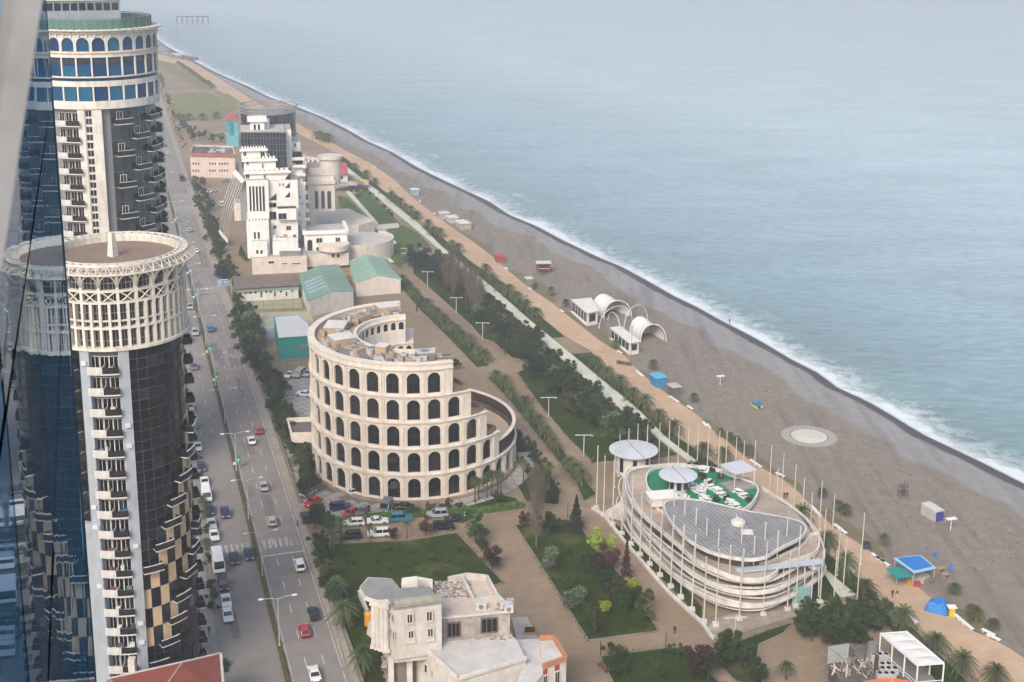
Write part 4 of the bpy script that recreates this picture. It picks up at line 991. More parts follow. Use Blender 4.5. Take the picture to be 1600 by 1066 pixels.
# black glass block with panes
gb = cbox(cas, 'glass_block', 377, 447, 206, 262, 17, 34, mat('glass_block_frame', '#8c9396', .5, var=.1), ROOF_C)
A = CO+EY*17; q = MB(); zt, zb = gb[2], gb[3]; wdt = (gb[1]-gb[0]).length; nx, nzz = 14, 6
pm = [MB().box(-wdt/nx/2+.06, wdt/nx/2-.06, -.06, .02, .05, (zt-zb)/nzz-.05).mesh('pane', m) for m in (M_CGL, G_DK[4], glassm('castle_glass_b', '#30343a', scale=.2))]
for i in range(nx):
    for j in range(nzz): link('pane', rnd.choice(pm), cas, gb[0]-CO+(gb[1]-gb[0])*((i+.5)/nx)*1.0-EY*.02+Vector((0,0,zb+(zt-zb)*j/nzz-gb[0].z)), ca)
sd0 = gb[1]-CO; pm2 = MB().box(-17/5/2+.08, 17/5/2-.08, -.06, .02, .05, (zt-zb)/nzz-.05).mesh('pane', M_CGL)
for i in range(5):
    for j in range(nzz): link('pane', pm2, cas, sd0+EY*(17*(i+.5)/5)+EX*.03+Vector((0,0,zb+(zt-zb)*j/nzz-gb[1].z)), ca+R(90))
p = wpos(cas, 412, 206); 
a = cbox(cas, 'lantern', 391, 413, 190, 206, 22, 31, M_CAS, ROOF_C); crow(cas, 22, [(396,194,400.5,205),(402.5,194,407,205)], arch=True)
q = MB(); L0 = CO; q.prism([a[0]-L0-EX-EY, a[1]-L0+EX-EY, a[1]-L0+EX+EY*10, a[0]-L0-EX+EY*10], a[2], a[2]+.7); q.build('lantern_roof', M_CAS, cas)
cbox(cas, 'lantern', 413, 421, 188, 206, 25, 31, M_CAS, ROOF_C)
# rear drum with flared trellis crown
dc = cpt(420, 205, 44)-CO; dc.z = 0; zt = cpt(420, 180, 35).z; rd = (cpt(463, 190, 44)-cpt(420, 190, 44)).length
q = MB(); q.cyl(rd*.96, 20, zt, 40, c=(dc.x, dc.y)); q.build('glass_drum', mat('drum_frame', '#7e8486', .5), cas)
pmd = [MB().box(-1.05, 1.05, -.05, .05, .08, 3.1).mesh('pane', m) for m in (M_CGL, glassm('castle_glass_b', ''), G_DK[4])]
nd = int(2*math.pi*rd/2.3)
for i in range(nd):
    for j in range(3):
        a_ = 360*i/nd
        if math.cos(R(a_)) > -.2: link('pane', rnd.choice(pmd), cas, Vector((dc.x, dc.y, zt-3.3*(j+1)))+Matrix.Rotation(ca, 3, 'Z') @ pol(rd*.985, a_), ca+R(a_))
q = MB(); q.M = Matrix.Translation(dc) @ Matrix.Rotation(ca, 4, 'Z')
q.ring(rd*1.05, rd*1.1, zt+2.6, zt+2.9, n=48); q.ring(rd*.95, rd*1.0, zt, zt+.3, n=48); q.ring(rd*1.0, rd*1.04, zt+1.3, zt+1.5, n=48)
for i in range(44): q.bar(pol(rd*.97, i*360/44, zt), pol(rd*1.08, i*360/44, zt+2.8), .18)
q.build('trellis_crown', mat('trellis_grey', '#9b958c', .7, var=.15), cas)
# right wing: receding balcony storeys
for (u0, u1, vt, vb, d0, d1) in ((447,456,203,262,22,44),(449,470,222,300,26,48),(456,474,258,330,22,44),(462,478,290,362,20,40)):
    a = cbox(cas, 'balcony_wing', u0, u1, vt, vb, d0, d1, M_CAS, ROOF_C)
crow(cas, 26, [(453,224,456.4,231),(459.5,223,463,230),(451,241.5,454.5,246),(456,241,461,246)], arch=True); crow(cas, 22, [(457.5,255,461.5,263),(457.5,268.5,461.5,277.5),(457.5,283,462,290)], arch=True)
for k, (u, v) in enumerate(((465,250),(466,262),(467,275),(468,289),(470,303),(471,317),(472,331),(474,345),(470,362))):
    A_ = cpt(u, v, 21-k*.2)-CO; q = MB(); q.prism([A_-EX*2.2, A_+EX*2.4, A_+EX*2.4+EY*5, A_-EX*2.2+EY*5], A_.z-.2, A_.z+.1, 0); q.prism([A_-EX*2.2-EY*.1, A_+EX*2.4-EY*.1, A_+EX*2.4+EY*.1, A_-EX*2.2+EY*.1], A_.z+.1, A_.z+1.0, 0)
    q.prism([A_-EX*1.6+EY*2, A_+EX*1.6+EY*2, A_+EX*1.6+EY*4.4, A_-EX*1.6+EY*4.4], A_.z+.1, A_.z+2.5, 1); q.build('balcony', [M_CAS, G_DK[4]], cas)
crow(cas, 20, [(464+3.6*(k % 3), 296+9*k, 466.4+3.6*(k % 3), 302+9*k) for k in range(6)], arch=True); crow(cas, 10, [(436+5*k, 286+0*k, 438.5+5*k, 291) for k in range(2)]); crow(cas, 8, [(u, 378, u+4, 386) for u in (440, 447, 454)])
for (u, v) in ((430,372),(438,374),(446,371),(455,374),(441,398),(452,399)):
    p = cpt(u, v, 5.5 if v < 390 else 2.2)-CO; q = MB(); q.M = Matrix.Translation(p) @ Matrix.Rotation(rnd.uniform(0, 3), 4, 'Z'); q.box(-.7, .7, -.5, .5, 0, 1.0); q.build('terrace_furniture', rnd.choice(M_UNIT), cas)
# lower villa wing with roof frame and curved terrace
a = cbox(cas, 'villa_wing', 476, 543, 366, 402, 8, 24, M_CAS, ROOF_C); crow(cas, 8, [(494,372,504,380),(494,386,505,394),(524,371,532,379)])
crow(cas, 8, [(480,374,489,396)], arch=True, gm=G_DK[4])
zt = a[2]
for (u0, u1, d0, d1) in ((477,543,7.2,8.6),(477,543,22,23.4)): cbox(cas, 'roof_frame', u0, u1, 361, 366, d0, d1, M_CAS)
for s in (0, 1):
    e = (a[s]-CO); q = MB(); q.prism([e-EX*.6, e+EX*.6, e+EX*.6+EY*15.5, e-EX*.6+EY*15.5], zt, zt+1.2); q.build('roof_frame', M_CAS, cas)
dd_ = cpt(522, 384, 6)-CO; q = MB(); q.cyl(5.5, dd_.z-1.2, dd_.z+.9, 28, c=(dd_.x, dd_.y)); q.build('curved_balcony', M_CASB, cas)
q = MB(); e = cpt(560, 370, 22)-CO; zte = 5.5; q.cyl(13, 0, zte, 40, c=(e.x, e.y)); q.build('curved_terrace', M_CASB, cas); q = MB(); q.cyl(12.4, zte, zte+.06, 40, c=(e.x, e.y)); q.build('terrace_floor', mat('pale_terrace', '#c6bfb5', .9, var=.12, scale=.3), cas)
q = MB(); q.M = Matrix.Translation((e.x, e.y, 0)); q.ring(12.4, 13, zte, zte+1.0, -60, 150, 40); q.build('terrace_wall', M_CASB, cas)
block(cas, 'court_terrace', [(486,328),(545,326),(585,345),(560,352),(500,352)], 6.5, 0, M_CASB, mat('court_paving', '#d8cab4', .9, var=.1, scale=.3))
# sloping louvre wing at the left
top0, top1 = cpt(366, 268, 14)-CO, cpt(380, 284, 14)-CO
b0, b1_ = g(343, 362, 3)-CO, g(356, 377, 2)-CO
for i in range(6):
    f = i/5; p = top0.lerp(top1, f); r = b0.lerp(b1_, f); mid = p.lerp(r, .5)-EX*1.2
    q = MB(); q.bar(p, mid, .25, .3); q.bar(mid, r, .25, .3); q.build('louvre', M_CAS, cas)
q = MB(); q.bar(b0, b1_, .6, 1.4); q.build('louvre_foot', M_CAS, cas)
q = MB(); q.bar(top0, top1, .9, 1.6); q.build('louvre_head', M_CAS, cas)
for (u, v, du, dv, d) in ((352,322,12,0,0),(358,308,12,0,0)):
    pass
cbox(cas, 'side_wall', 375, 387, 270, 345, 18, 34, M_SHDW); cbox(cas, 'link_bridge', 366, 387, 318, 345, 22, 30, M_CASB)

# ---------------- cream tower with three tall arches beside it
tw = thing('arched_tower', 'cream tower with three tall arched windows and round turret', 'building', g(502, 352))
CO_s = CO
for (nm, u0, u1, vt, vb, d0, d1) in (('tower', 481, 523, 276, 330, 32, 50), ('upper_stage', 483, 521, 262, 277, 36, 48)): cbox(tw, nm, u0, u1, vt, vb, d0, d1, M_CASB, ROOF_C)
A = CO+EY*32
for (u0, u1) in ((491.5,498.5),(501.5,508.5),(511,518.5)): wwin(tw, A, A+EX, u0, 297.5, u1, 327, glassm('arch_tower_glass', '#3a434b', scale=.3), M_CASB, fr=.2, arch=True)
tp = cpt(516, 274, 38)-tw.location; q = MB(); q.cyl(3.9, tp.z-3, tp.z+6.5, 24, c=(tp.x, tp.y)); q.cyl(4.6, tp.z+6.5, tp.z+7.6, 24, c=(tp.x, tp.y)); q.build('turret', M_CASB, tw)
cbox(tw, 'cornice', 480, 524, 283, 288, 31.2, 32, M_CASB)
dr = thing('round_house', 'pale pink drum shaped house with shallow grey roof', 'building', g(503, 262))
P = g(503, 262, 0)-dr.location; q = MB(); q.cyl(9.2, 0, 6.8, 32); q.build('wall', mat('pale_pink_wall', '#c9b4ac', .88, var=.1, scale=.4), dr); q = MB(); q.cyl(8.6, 6.8, 7.4, 32, r2=6); q.build('roof', mat('drum_roof', '#8d8378', .9, var=.15), dr)
for k in range(9):
    for zz in (1.6, 4.4): link('window', MB().box(-.4, .4, -.05, .1, 0, 1.1).mesh('window', G_DK[3]), dr, pol(9.2, -60+16*k, zz), R(-60+16*k))

# ================================================================== smaller buildings behind the park
def house(name, label, cat, pts, zt, m, roof_m, par_h=.5, zb=0, wins=(), front=(0, 1), gm=None):
    P = roofpoly(pts, zt); c = sum(P, Vector())/len(P); c.z = 0
    t = thing(name, label, cat, c); block(t, 'wall', pts, zt, zb, m); 
    P2 = [p+(c-p)*.03 for p in P]; q = MB(); q.prism([p-c for p in P2], zt, zt+.05); q.build('roof', roof_m, t)
    if par_h: parapet(t, pts, zt, par_h, .35, m)
    A, B = P[front[0]], P[front[1]]
    for wv in wins: wwin(t, A, B, *wv, gm or rnd.choice(G_DK[:5]), m, fr=.08, mull=0)
    return t
pk = house('municipal_block', 'pinkish two storey block with red cornice left of the stepped hotel', 'building', [(297,243),(367,245),(364,231),(302,229)], 10.5, mat('pinkish_wall', '#cdbab0', .88, var=.1, scale=.4, stain=.2), mat('debris_roof', '#8c8078', .95, var=.35, scale=.6), .9,
  wins=[(u, v, u+2.2, v+3.4) for v in (254, 265) for u in (301,305,309,327,331,335,342,346,350,354)])
parapet(pk, [(297,243),(367,245)], 10.6, 1.1, .9, mat('red_cornice', '#b0674f', .8, var=.2, scale=1), 'red_cornice', closed=False)
for k in range(14):
    P = g(rnd.uniform(310, 355), rnd.uniform(232, 240), 10.6)-pk.location; q = MB(); q.M = Matrix.Translation(P) @ Matrix.Rotation(rnd.uniform(0, 3), 4, 'Z'); q.box(-1, 1, -.6, .6, 0, rnd.uniform(.4, 1.4)); q.build('roof_clutter', M_UNIT[rnd.choice((0,1,4))], pk)
sl_ = house('slim_blue_house', 'slim turquoise and grey house with a red roof among trees', 'building', [(352,189),(372,189),(372,181),(355,180)], 14, mat('turquoise_wall', '#5fa3ab', .8, var=.15, scale=.4), mat('red_roof', '#b5544a', .85, var=.15), .3, wins=[(354,194,357,199),(354,202,357,207),(359,192,366,212)], gm=glassm('teal_glass', '#2a8a96', var=.2))
q = MB(); P = roofpoly([(351,189),(373,189),(373,180),(354,179)], 14.1); L0 = sl_.location; ap = (P[0]+P[1]+P[2]+P[3])/4+Vector((0,0,2.2)); q.add([p-L0 for p in P]+[ap-L0], [(0,1,4),(1,2,4),(2,3,4),(3,0,4),(3,2,1,0)]); q.build('red_roof', MATS['red_roof'], sl_)
rh = house('red_roof_house', 'small white house with ribbed red roof beside the lawn', 'house', [(524,271),(543,271),(538,256),(526,256)], 7, M_WHITE, MATS['red_roof'], 0, wins=[(530,275,536,280)])
P = roofpoly([(524,272),(544,272),(540,254),(525,254)], 7.05); L0 = rh.location; r0, r1 = (P[0]+P[3])/2+Vector((0,0,2.4)), (P[1]+P[2])/2+Vector((0,0,2.4))
q = MB(); q.add([p-L0 for p in P]+[r0-L0, r1-L0], [(0,1,5,4),(2,3,4,5),(1,2,5),(3,0,4)]); q.build('roof', MATS['red_roof'], rh)
for k, (u, v, c_) in enumerate(((533,292,'#9c9890'),(546,291,'#b3ada2'),(556,288,'#8a7258'),(563,287,'#c4ad78'))):
    aw = thing('cafe_awning', ('grey', 'pale', 'brown', 'mustard')[k]+' awning on posts beside the small red roofed house', 'awning', g(u, v+6))
    q = MB(); q.add([(-4,-3,3),(4,-3,3),(4,3,3),(-4,3,3),(0,0,4.2),(-4,-3,2.7),(4,-3,2.7),(4,3,2.7),(-4,3,2.7)], [(0,1,4),(1,2,4),(2,3,4),(3,0,4),(0,5,6,1),(1,6,7,2),(2,7,8,3),(3,8,5,0)]); q.build('canopy', mat('awning_'+str(k), c_, .85, var=.15), aw)
    for x in (-3.7, 3.7):
        for y in (-2.7, 2.7): MB().box(x-.07, x+.07, y-.07, y+.07, 0, 3).build('post', M_UNIT[1], aw)
# long changing-room building by the courts
lb = house('long_shed', 'long low white building with worn brown pitched roof beside sports court', 'building', [(371,455),(466,450),(461,446),(374,449)], 3.6, M_WHITE, M_ROOFB, 0, wins=[(u, v, u+4, v+3) for u, v in ((373,457),(382,456.3),(389,456),(397,455.6),(414,454.8),(421,454.5),(437,454),(455,452.8))])
P = [g(367,452,4.0), g(470,446,4.0), g(462,428,4.0), g(362,432,4.0)]; L0 = lb.location; q = MB(); r0, r1 = (P[0]+P[3])/2+Vector((0,0,2)), (P[1]+P[2])/2+Vector((0,0,2))
q.add([p-L0 for p in P]+[r0-L0, r1-L0], [(0,1,5,4),(2,3,4,5),(1,2,5),(3,0,4)]); q.build('pitched_roof', mat('worn_brown_roof', '#8a7a6e', .95, var=.25, scale=.4, stain=.3), lb)
A = roofpoly([(371,455),(466,450)], 3.6)
for (u, d) in ((407,0),(428,0),(446,0)): wwin(lb, A[0], A[1], u, 455.5, u+3, 464.5-(u-407)*.05, mat('brown_door', '#4a3a2e', .7), M_WHITE, fr=.08, name='door', mull=0)
q = MB(); a, b2 = g(369,456,3.5)-L0, g(468,450,3.5)-L0; q.bar(a, b2, .7, .5); q.build('green_fascia', mat('green_fascia', '#7f9480', .8, var=.15), lb)
# green roofed halls
def gable(name, label, pts, ze, zr, m_w, m_r, cat='hall', sky=None, axis=0):
    P = roofpoly(pts, ze); c = sum(P, Vector())/4; c.z = 0; t = thing(name, label, cat, c); Q = [p-c for p in P]
    q = MB(); q.prism(Q, 0, ze); 
    if axis: Q = Q[1:]+Q[:1]
    r0 = (Q[0]+Q[1])/2+Vector((0,0,zr-ze)); r1 = (Q[2]+Q[3])/2+Vector((0,0,zr-ze))
    q.add([Q[0], Q[1], r0], [(0,1,2)]); q.add([Q[2], Q[3], r1], [(0,1,2)]); q.build('wall', m_w, t)
    for (a, b2, r_a, r_b) in ((Q[1], Q[2], r0, r1), (Q[3], Q[0], r1, r0)):
        o = (a-r_a)*.06; q = MB(); vs = [a+o, b2+o, r_b, r_a]; q.add(vs+[v+Vector((0,0,.18)) for v in vs], [(3,2,1,0),(4,5,6,7),(0,1,5,4),(1,2,6,5),(2,3,7,6),(3,0,4,7)]); q.build('roof_slope', m_r, t)
    return t, Q, r0, r1
M_GRN = mat('green_sheet_roof', '#7d9c88', .7, var=.14, scale=.4, stain=.2)
gh, Q, r0, r1 = gable('green_roof_hall', 'hall with pale green sheet roof and blue skylights behind arcaded hotel', [(483,471),(552,456),(527,414),(467,430)], 5.0, 6.4, M_WHITE, M_GRN)
for k in range(4):
    f = .25+.12*k; a, b2 = Q[1].lerp(Q[2], f), r0.lerp(r1, f); n = Vector((0,0,.24)); s = (Q[2]-Q[1]).normalized()*.9
    p0, p1 = a.lerp(b2, .1)+n, a.lerp(b2, .9)+n; q = MB(); a, b2 = Q[0].lerp(Q[3], f), r0.lerp(r1, f); p0, p1 = a.lerp(b2, .1)+n, a.lerp(b2, .9)+n; q.add([p0-s, p0+s, p1+s, p1-s], [(0,1,2,3)]); q.build('skylight', mat('skylight_blue', '#93b3bd', .3, var=.1), gh)
gh2, Q, r0, r1 = gable('green_roof_pavilion', 'smaller pavilion with faded green gable roof near the palm alley', [(556,443),(626,437),(596,404),(547,408)], 4.6, 6.4, M_CASB, mat('faded_green_roof', '#8fae98', .75, var=.15, scale=.4, stain=.2))
# teal tarpaulin warehouse
th = house('teal_warehouse', 'teal walled tent warehouse with white roof beside the arcaded hotel', 'warehouse', [(435,529),(492,525),(462,493),(428,496)], 6.2, mat('teal_tarp', '#18887f', .6, var=.12, scale=.5), mat('tarp_roof_white', '#d3d1ca', .7, var=.08, scale=.5), .15, wins=[(467,537,482,545)], gm=mat('grey_shutter', '#7c8482', .7))
P = [g(435,529,6.25), g(494,525,6.25), g(464,492,6.25), g(430,495,6.25)]; L0 = th.location; r0, r1 = (P[1]+P[2])/2+Vector((0,0,.9)), (P[3]+P[0])/2+Vector((0,0,.9)); q = MB(); q.add([p-L0 for p in P]+[r0-L0, r1-L0], [(0,1,4,5),(2,3,5,4),(1,2,4),(3,0,5)]); q.build('white_roof', MATS['tarp_roof_white'], th)
q = MB(); P = g(422, 528)-L0; q.box(P.x-1.6, P.x+1.6, P.y-1.3, P.y+1.3, 0, 3.4); q.build('entry_box', mat('pale_blue_box', '#93a9b5', .7, var=.1), th)
# ================================================================== half-ruined white building by the road
M_WB = mat('white_plaster', '#cfc8bf', .88, var=.12, scale=.6, stain=.2)
M_WBR = mat('grey_felt_roof', '#8f8f8a', .95, var=.14, scale=.4)
M_RUB = mat('rubble_roof', '#b9aea2', .95, var=.3, scale=1.2, bump=.1)
M_WROOF = mat('white_membrane_roof', '#c4c0ba', .85, var=.14, scale=.35, stain=0)
M_REDW = mat('red_wall', '#a14a35', .85, var=.12, scale=.6, stain=.2)
wbd = thing('white_mansion', 'half ruined white mansion with columned portico and flat grey roof', 'building', g(680, 1060))
ZT, ZM, ZA = 18.5, 13.9, 9.8
TALL = [(616,947),(690,937),(671,917),(625,919),(613,904),(575,902),(562,917),(570,931),(590,938),(606,936)]
block(wbd, 'upper_wall', [(616,947),(690,937),(671,917),(625,919),(613,904),(600,905),(598,926),(606,936)], ZT-.1, 9.2, M_WB); block(wbd, 'roof_slab', TALL, ZT-.1, ZT-.9, M_WB); block(wbd, 'roof', [(616,946),(689,936),(670,917.5),(625,919.5),(613,905),(576,903),(563,917),(571,930.5),(590,937),(606,935)], ZT+.02, ZT-.1, M_WBR)
parapet(wbd, [(616,947),(690,937)], ZT-.3, .9, .7, mat('weathered_coping', '#a6aa98', .9, var=.2, scale=.8), 'coping', closed=False)
P = roofpoly(TALL, ZT); A, B = P[0], P[1]; L0 = wbd.location
for (u0, v0, u1, v1) in ((635.5,959,645,974),(666,955,675.5,970.5),(637.5,985,646.5,997.5),(667.5,981.5,677,995)): wwin(wbd, A, B, u0, v0, u1, v1, G_DK[4], M_WB, fr=.22)
for (u0, v0, u1, v1) in ((634,999,649,1005),(664,996,679,1002)): wwin(wbd, A, B, u0, v0, u1, v1, M_WB, M_WB, fr=.12, name='sill_panel', mull=0)
A2_, B2_ = P[9], P[0]
for (u, v) in ((609.5,955),(614.5,960),(611.5,982),(616,987)): wwin(wbd, A2_, B2_, u-1.4, v, u+1.2, v+13, G_DK[1], M_WB, fr=.1, mull=0)
# ledge between upper and lower part
LED = [(606,1010),(617,1027),(697,1015),(695,1006)]
block(wbd, 'ledge', [(608,1007),(617,1027),(664,1022),(697,1012),(700,985),(640,985)], 9.3, 8.3, M_WB)
block(wbd, 'ledge', [(612,1009),(620,1020),(694,1009),(697,990),(640,985)], 10.0, 9.3, M_WB)
# portico on the road side: columns, entablature, steps
for (u, v) in ((583.5,941),(590,943),(596.5,945),(603,947)):
    p = g(u, v, ZT-1)-L0; q = MB(); q.cyl(.48, 10.2, ZT-1.3, 14, c=(p.x, p.y), r2=.4); q.box(p.x-.6, p.x+.6, p.y-.6, p.y+.6, ZT-1.3, ZT-.95); q.box(p.x-.6, p.x+.6, p.y-.6, p.y+.6, 9.8, 10.2); q.build('column', M_WB, wbd)
block(wbd, 'entablature', [(579,938),(607,945),(611,941),(600,932),(584,931)], ZT-.3, ZT-1.0, M_WB)
for k, (dz, e) in enumerate(((9.8, 0), (9.2, 2.5), (8.6, 5))):
    block(wbd, 'plinth_step', [(578-e,981+e),(606-e*.5,1002+e*1.5),(612,995),(590,965),(580,962)], dz, dz-.62, M_WB)
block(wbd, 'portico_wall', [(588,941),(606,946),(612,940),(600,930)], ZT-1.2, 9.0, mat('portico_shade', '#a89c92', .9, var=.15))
P = g(574, 955, 14)-L0
# lower storey, red brick with white piers
block(wbd, 'lower_wall', [(640,1000),(664,1018),(716,1068),(822,1034),(808,1000),(700,985)], ZA-.5, 0, M_WB)
Pl = roofpoly([(662,1016),(716,1066)], ZA-.5); A, B = Pl
for k, (u, v) in enumerate(((653,1026),(659,1032),(666,1038),(677,1048),(689,1060),(696,1066))):
    wwin(wbd, A, B, u-2.4, v, u+2.4, v+14, G_DK[k % 4], M_WB, fr=.25, mull=0)
block(wbd, 'annex_roof', [(661,1012),(715,1063),(822,1030),(808,1000),(797,991),(720,994),(690,998)], ZA, ZA-.5, M_WROOF)
parapet(wbd, [(661,1012),(715,1063),(822,1030)], ZA, .45, .6, M_WB, 'parapet', closed=False)
Pl = roofpoly([(715,1063),(822,1030)], ZA-.5); A, B = Pl
for (u0, u1) in ((720,746),(760,774),(789,816)): wwin(wbd, A, B, u0, 1069-(u0-720)*.3, u1, 1110, M_REDW, M_WB, fr=.1, name='red_panel', mull=0, off=.02)
for (u0, u1) in ((775,787),(748,758)): wwin(wbd, A, B, u0, 1050-(u0-748)*.3, u1, 1085, M_WB, M_WB, fr=.2, name='white_pier', mull=0)
for u0 in (738, 762, 792): wwin(wbd, A, B, u0, 1064-(u0-738)*.28, u0+7, 1082, G_DK[1], M_WB, fr=.2)
# ground floor under the ledge, its shade painted into the wall colour
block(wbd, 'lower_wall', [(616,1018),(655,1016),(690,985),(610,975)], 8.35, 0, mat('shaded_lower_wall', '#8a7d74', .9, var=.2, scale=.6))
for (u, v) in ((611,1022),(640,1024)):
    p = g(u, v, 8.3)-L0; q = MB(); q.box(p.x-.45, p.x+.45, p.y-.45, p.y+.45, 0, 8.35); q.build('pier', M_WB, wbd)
# mid block with rubble roof and big openings
MID = [(690,967),(797,957),(777,938),(761,908),(730,905),(672,916),(690,940)]
block(wbd, 'mid_wall', MID, ZM-.1, ZA-.1, mat('bare_brick_white', '#bdb2a6', .92, var=.25, scale=1.2, stain=.2)); block(wbd, 'mid_roof', [(691,966),(796,956),(776,938),(760,909),(730,906),(673,916.5),(690,940)], ZM, ZM-.1, mat('pinkish_roof', '#c9b9aa', .92, var=.15, scale=.5))
parapet(wbd, [(797,957),(777,938),(761,908),(730,905),(700,911)], ZM, 1.1, .4, M_WB, 'parapet', closed=False)
parapet(wbd, [(690,967),(797,957)], ZM, .3, .35, M_WB, 'parapet', closed=False)
parapet(wbd, [(722,907),(741,944),(776,938)], ZM, .9, .35, M_WB, 'parapet', closed=False)
block(wbd, 'rubble_roof', [(692,934),(724,930),(735,929),(724,909),(700,912),(680,917)], ZM+.12, ZM, M_RUB)
block(wbd, 'rear_stair_block', [(627,912),(652,908),(652,900),(628,903)], ZT+.0, ZM, mat('cream_block', '#d6d2c4', .85, var=.06)); block(wbd, 'rear_wall', [(652,905),(676,910),(676,905),(653,901)], ZM+2.6, ZM, mat('cream_block', ''))
Pm_ = roofpoly([(690,967),(797,957)], ZM-.1); A, B = Pm_
wwin(wbd, A, B, 699, 973, 719, 995, G_DK[3], mat('brown_frame', '#6b5f56', .7, var=.2), fr=.25, mull=2, name='doorway'); wwin(wbd, A, B, 752, 966, 777, 988, G_DK[3], MATS['brown_frame'], fr=.25, mull=2)
rr = random.Random(3)
M_RB = [mat('broken_plaster', '#d2cac0', .9, var=.2, scale=2), mat('broken_brick', '#a5826d', .9, var=.25, scale=2), mat('broken_stone', '#a39a90', .9, var=.2, scale=2)]
q = MB()
def chunk(q, p, s):
    q.M = Matrix.Translation(p) @ Matrix.Rotation(rr.uniform(0, 6), 4, 'Z') @ Matrix.Rotation(rr.uniform(-.4, .4), 4, 'X'); q.box(-s, s, -s*rr.uniform(.4, .9), s*.6, -.05, s*rr.uniform(.2, .6), rr.choice((0, 0, 1, 2))); q.M = None
for i in range(420):
    u = rr.uniform(680, 735); v = rr.uniform(909, 932)
    chunk(q, g(u, v, ZM+.12)-L0, rr.uniform(.08, .35))
for i in range(160): chunk(q, g(rr.uniform(690, 800), rr.uniform(985, 1000), ZA+.02)-L0, rr.uniform(.06, .22))
for i in range(120): chunk(q, g(rr.uniform(775, 800), rr.uniform(936, 956), ZM+.02)-L0, rr.uniform(.08, .4))
o = q.build('rubble', M_RB, wbd); o['kind'] = 'stuff'
# right-hand block with orange parapet, lower link roof
block(wbd, 'link_wall', [(806,1000),(846,998),(852,1050),(826,1078),(800,1085),(822,1030)], ZA-1.1, 0, M_WB, M_WROOF)
block(wbd, 'corner_block', [(843,1001),(865,999),(885,1032),(848,1045)], ZA-.2, 0, M_WB, M_WROOF)
parapet(wbd, [(848,1045),(885,1032),(865,999),(843,1001)], ZA-.2, .8, .4, mat('orange_parapet', '#b8825c', .85, var=.15), 'orange_parapet', closed=False)
Pl = roofpoly([(848,1045),(885,1032)], ZA-.2); A, B = Pl
for k, (u0, u1) in enumerate(((848.5,855),(866.5,874))):
    wwin(wbd, A, B, u0, 1046-(u0-848)*.35, u1, 1054-(u0-848)*.35, M_REDW, M_WB, fr=0, name='red_panel', mull=0); wwin(wbd, A, B, u0, 1056-(u0-848)*.35, u1, 1075, G_DK[2], M_WB, fr=.12)
wt = thing('side_terrace', 'pale paved side terrace with small planter next to white mansion', 'terrace', g(815, 990))
block(wt, 'floor', [(799,964),(824,964),(842,998),(807,1000)], .5, 0, mat('pale_terrace_floor', '#bdb4a8', .9, var=.15, scale=.6))
P = g(828, 988, .5)-wt.location; q = MB(); q.box(P.x-1.0, P.x+1.0, P.y-.8, P.y+.8, .5, .9); q.build('planter', mat('orange_planter', '#b58452', .85), wt); q = MB(); q.box(P.x-.85, P.x+.85, P.y-.65, P.y+.65, .9, 1.15); q.build('planting', MATS['lawn_grass'], wt)
# rooftop bits
for (u, v, z, s) in ((752,952,ZM,.8),(790,951,ZM,.8),(795,956,ZM,.7)):
    p = g(u, v, z)-L0; q = MB(); q.box(p.x-s, p.x+s, p.y-.4, p.y+.4, z, z+1.2, 0); q.M = Matrix.Translation((p.x, p.y-.42, z+.6)) @ Matrix.Rotation(R(90), 4, 'X'); q.cyl(.4, 0, .04, 12, k=1); q.build('air_conditioner', [M_UNIT[0], M_UNIT[1]], wbd)
# boundary wall on the road side and the stacked stones under the ledge
fw_ = thing('boundary_wall', 'narrow white boundary wall on road side of white mansion', 'wall', g(580, 1000))
pts = [g(u, v)-fw_.location for u, v in ((561,932),(575,965),(590,1000),(607,1040),(622,1080))]; q = MB()
for a, b2 in zip(pts, pts[1:]): q.bar(a+Vector((0,0,.6)), b2+Vector((0,0,.6)), .35, 1.2)
q.build('wall', M_WB, fw_); q = MB()
for a, b2 in zip(pts, pts[1:]): q.bar(a+Vector((0,0,1.25)), b2+Vector((0,0,1.25)), .5, .12)
q.build('coping', M_WB, fw_)
q = MB(); sr = thing('stone_pile', 'pile of broken stone slabs beside the white mansion', 'rubble', g(620, 1055))
for i in range(150): chunk(q, g(rr.uniform(600, 645), rr.uniform(1034, 1072))-sr.location+Vector((0,0,rr.uniform(.1,1.2))), rr.uniform(.25, .9))
q.build('stones', M_RB, sr)['kind'] = 'stuff'
yb = thing('yellow_tank', 'yellow barrel tank under the mansion portico', 'tank', g(577, 976)); q = MB(); q.cyl(.9, 0, 2.3, 16); q.cyl(.9, 2.3, 2.6, 16, r2=.35); q.build('body', mat('yellow_plastic', '#d39a2e', .5, var=.1), yb); q = MB(); q.cyl(.25, 2.6, 2.75, 10); q.build('lid', M_UNIT[1], yb)

# red pitched roof below the near tower
rb = thing('red_roof_building', 'building with rust red hipped metal roof at foot of the near tower', 'building', g(255, 1090))
zr = 9.0; L0 = rb.location; M_RR = mat('rust_red_roof', '#8e4532', .7, var=.15, scale=.5, stain=.15)
E_ = [g(168,1062,zr)-L0, g(345,1022,zr)-L0, g(352,1110,zr)-L0, g(150,1150,zr)-L0]; rg0, rg1 = g(205,1040,zr+2.4)-L0, g(283,1036,zr+2.4)-L0; hp = g(284,1037,zr+2.4)-L0; fr0 = g(240,1100,zr+2.4)-L0
for f in ((E_[0], E_[1], hp, fr0), (E_[1], E_[2], hp), (E_[2], E_[3], fr0, hp), (E_[3], E_[0], fr0)):
    q = MB(); q.add(list(f), [list(range(len(f)))]); q.build('roof_slope', M_RR, rb)
q = MB(); q.prism([E_[0]*.96, E_[1]*.96, E_[2]*.96, E_[3]*.96], 0, zr-.05); q.build('wall', M_WB, rb)
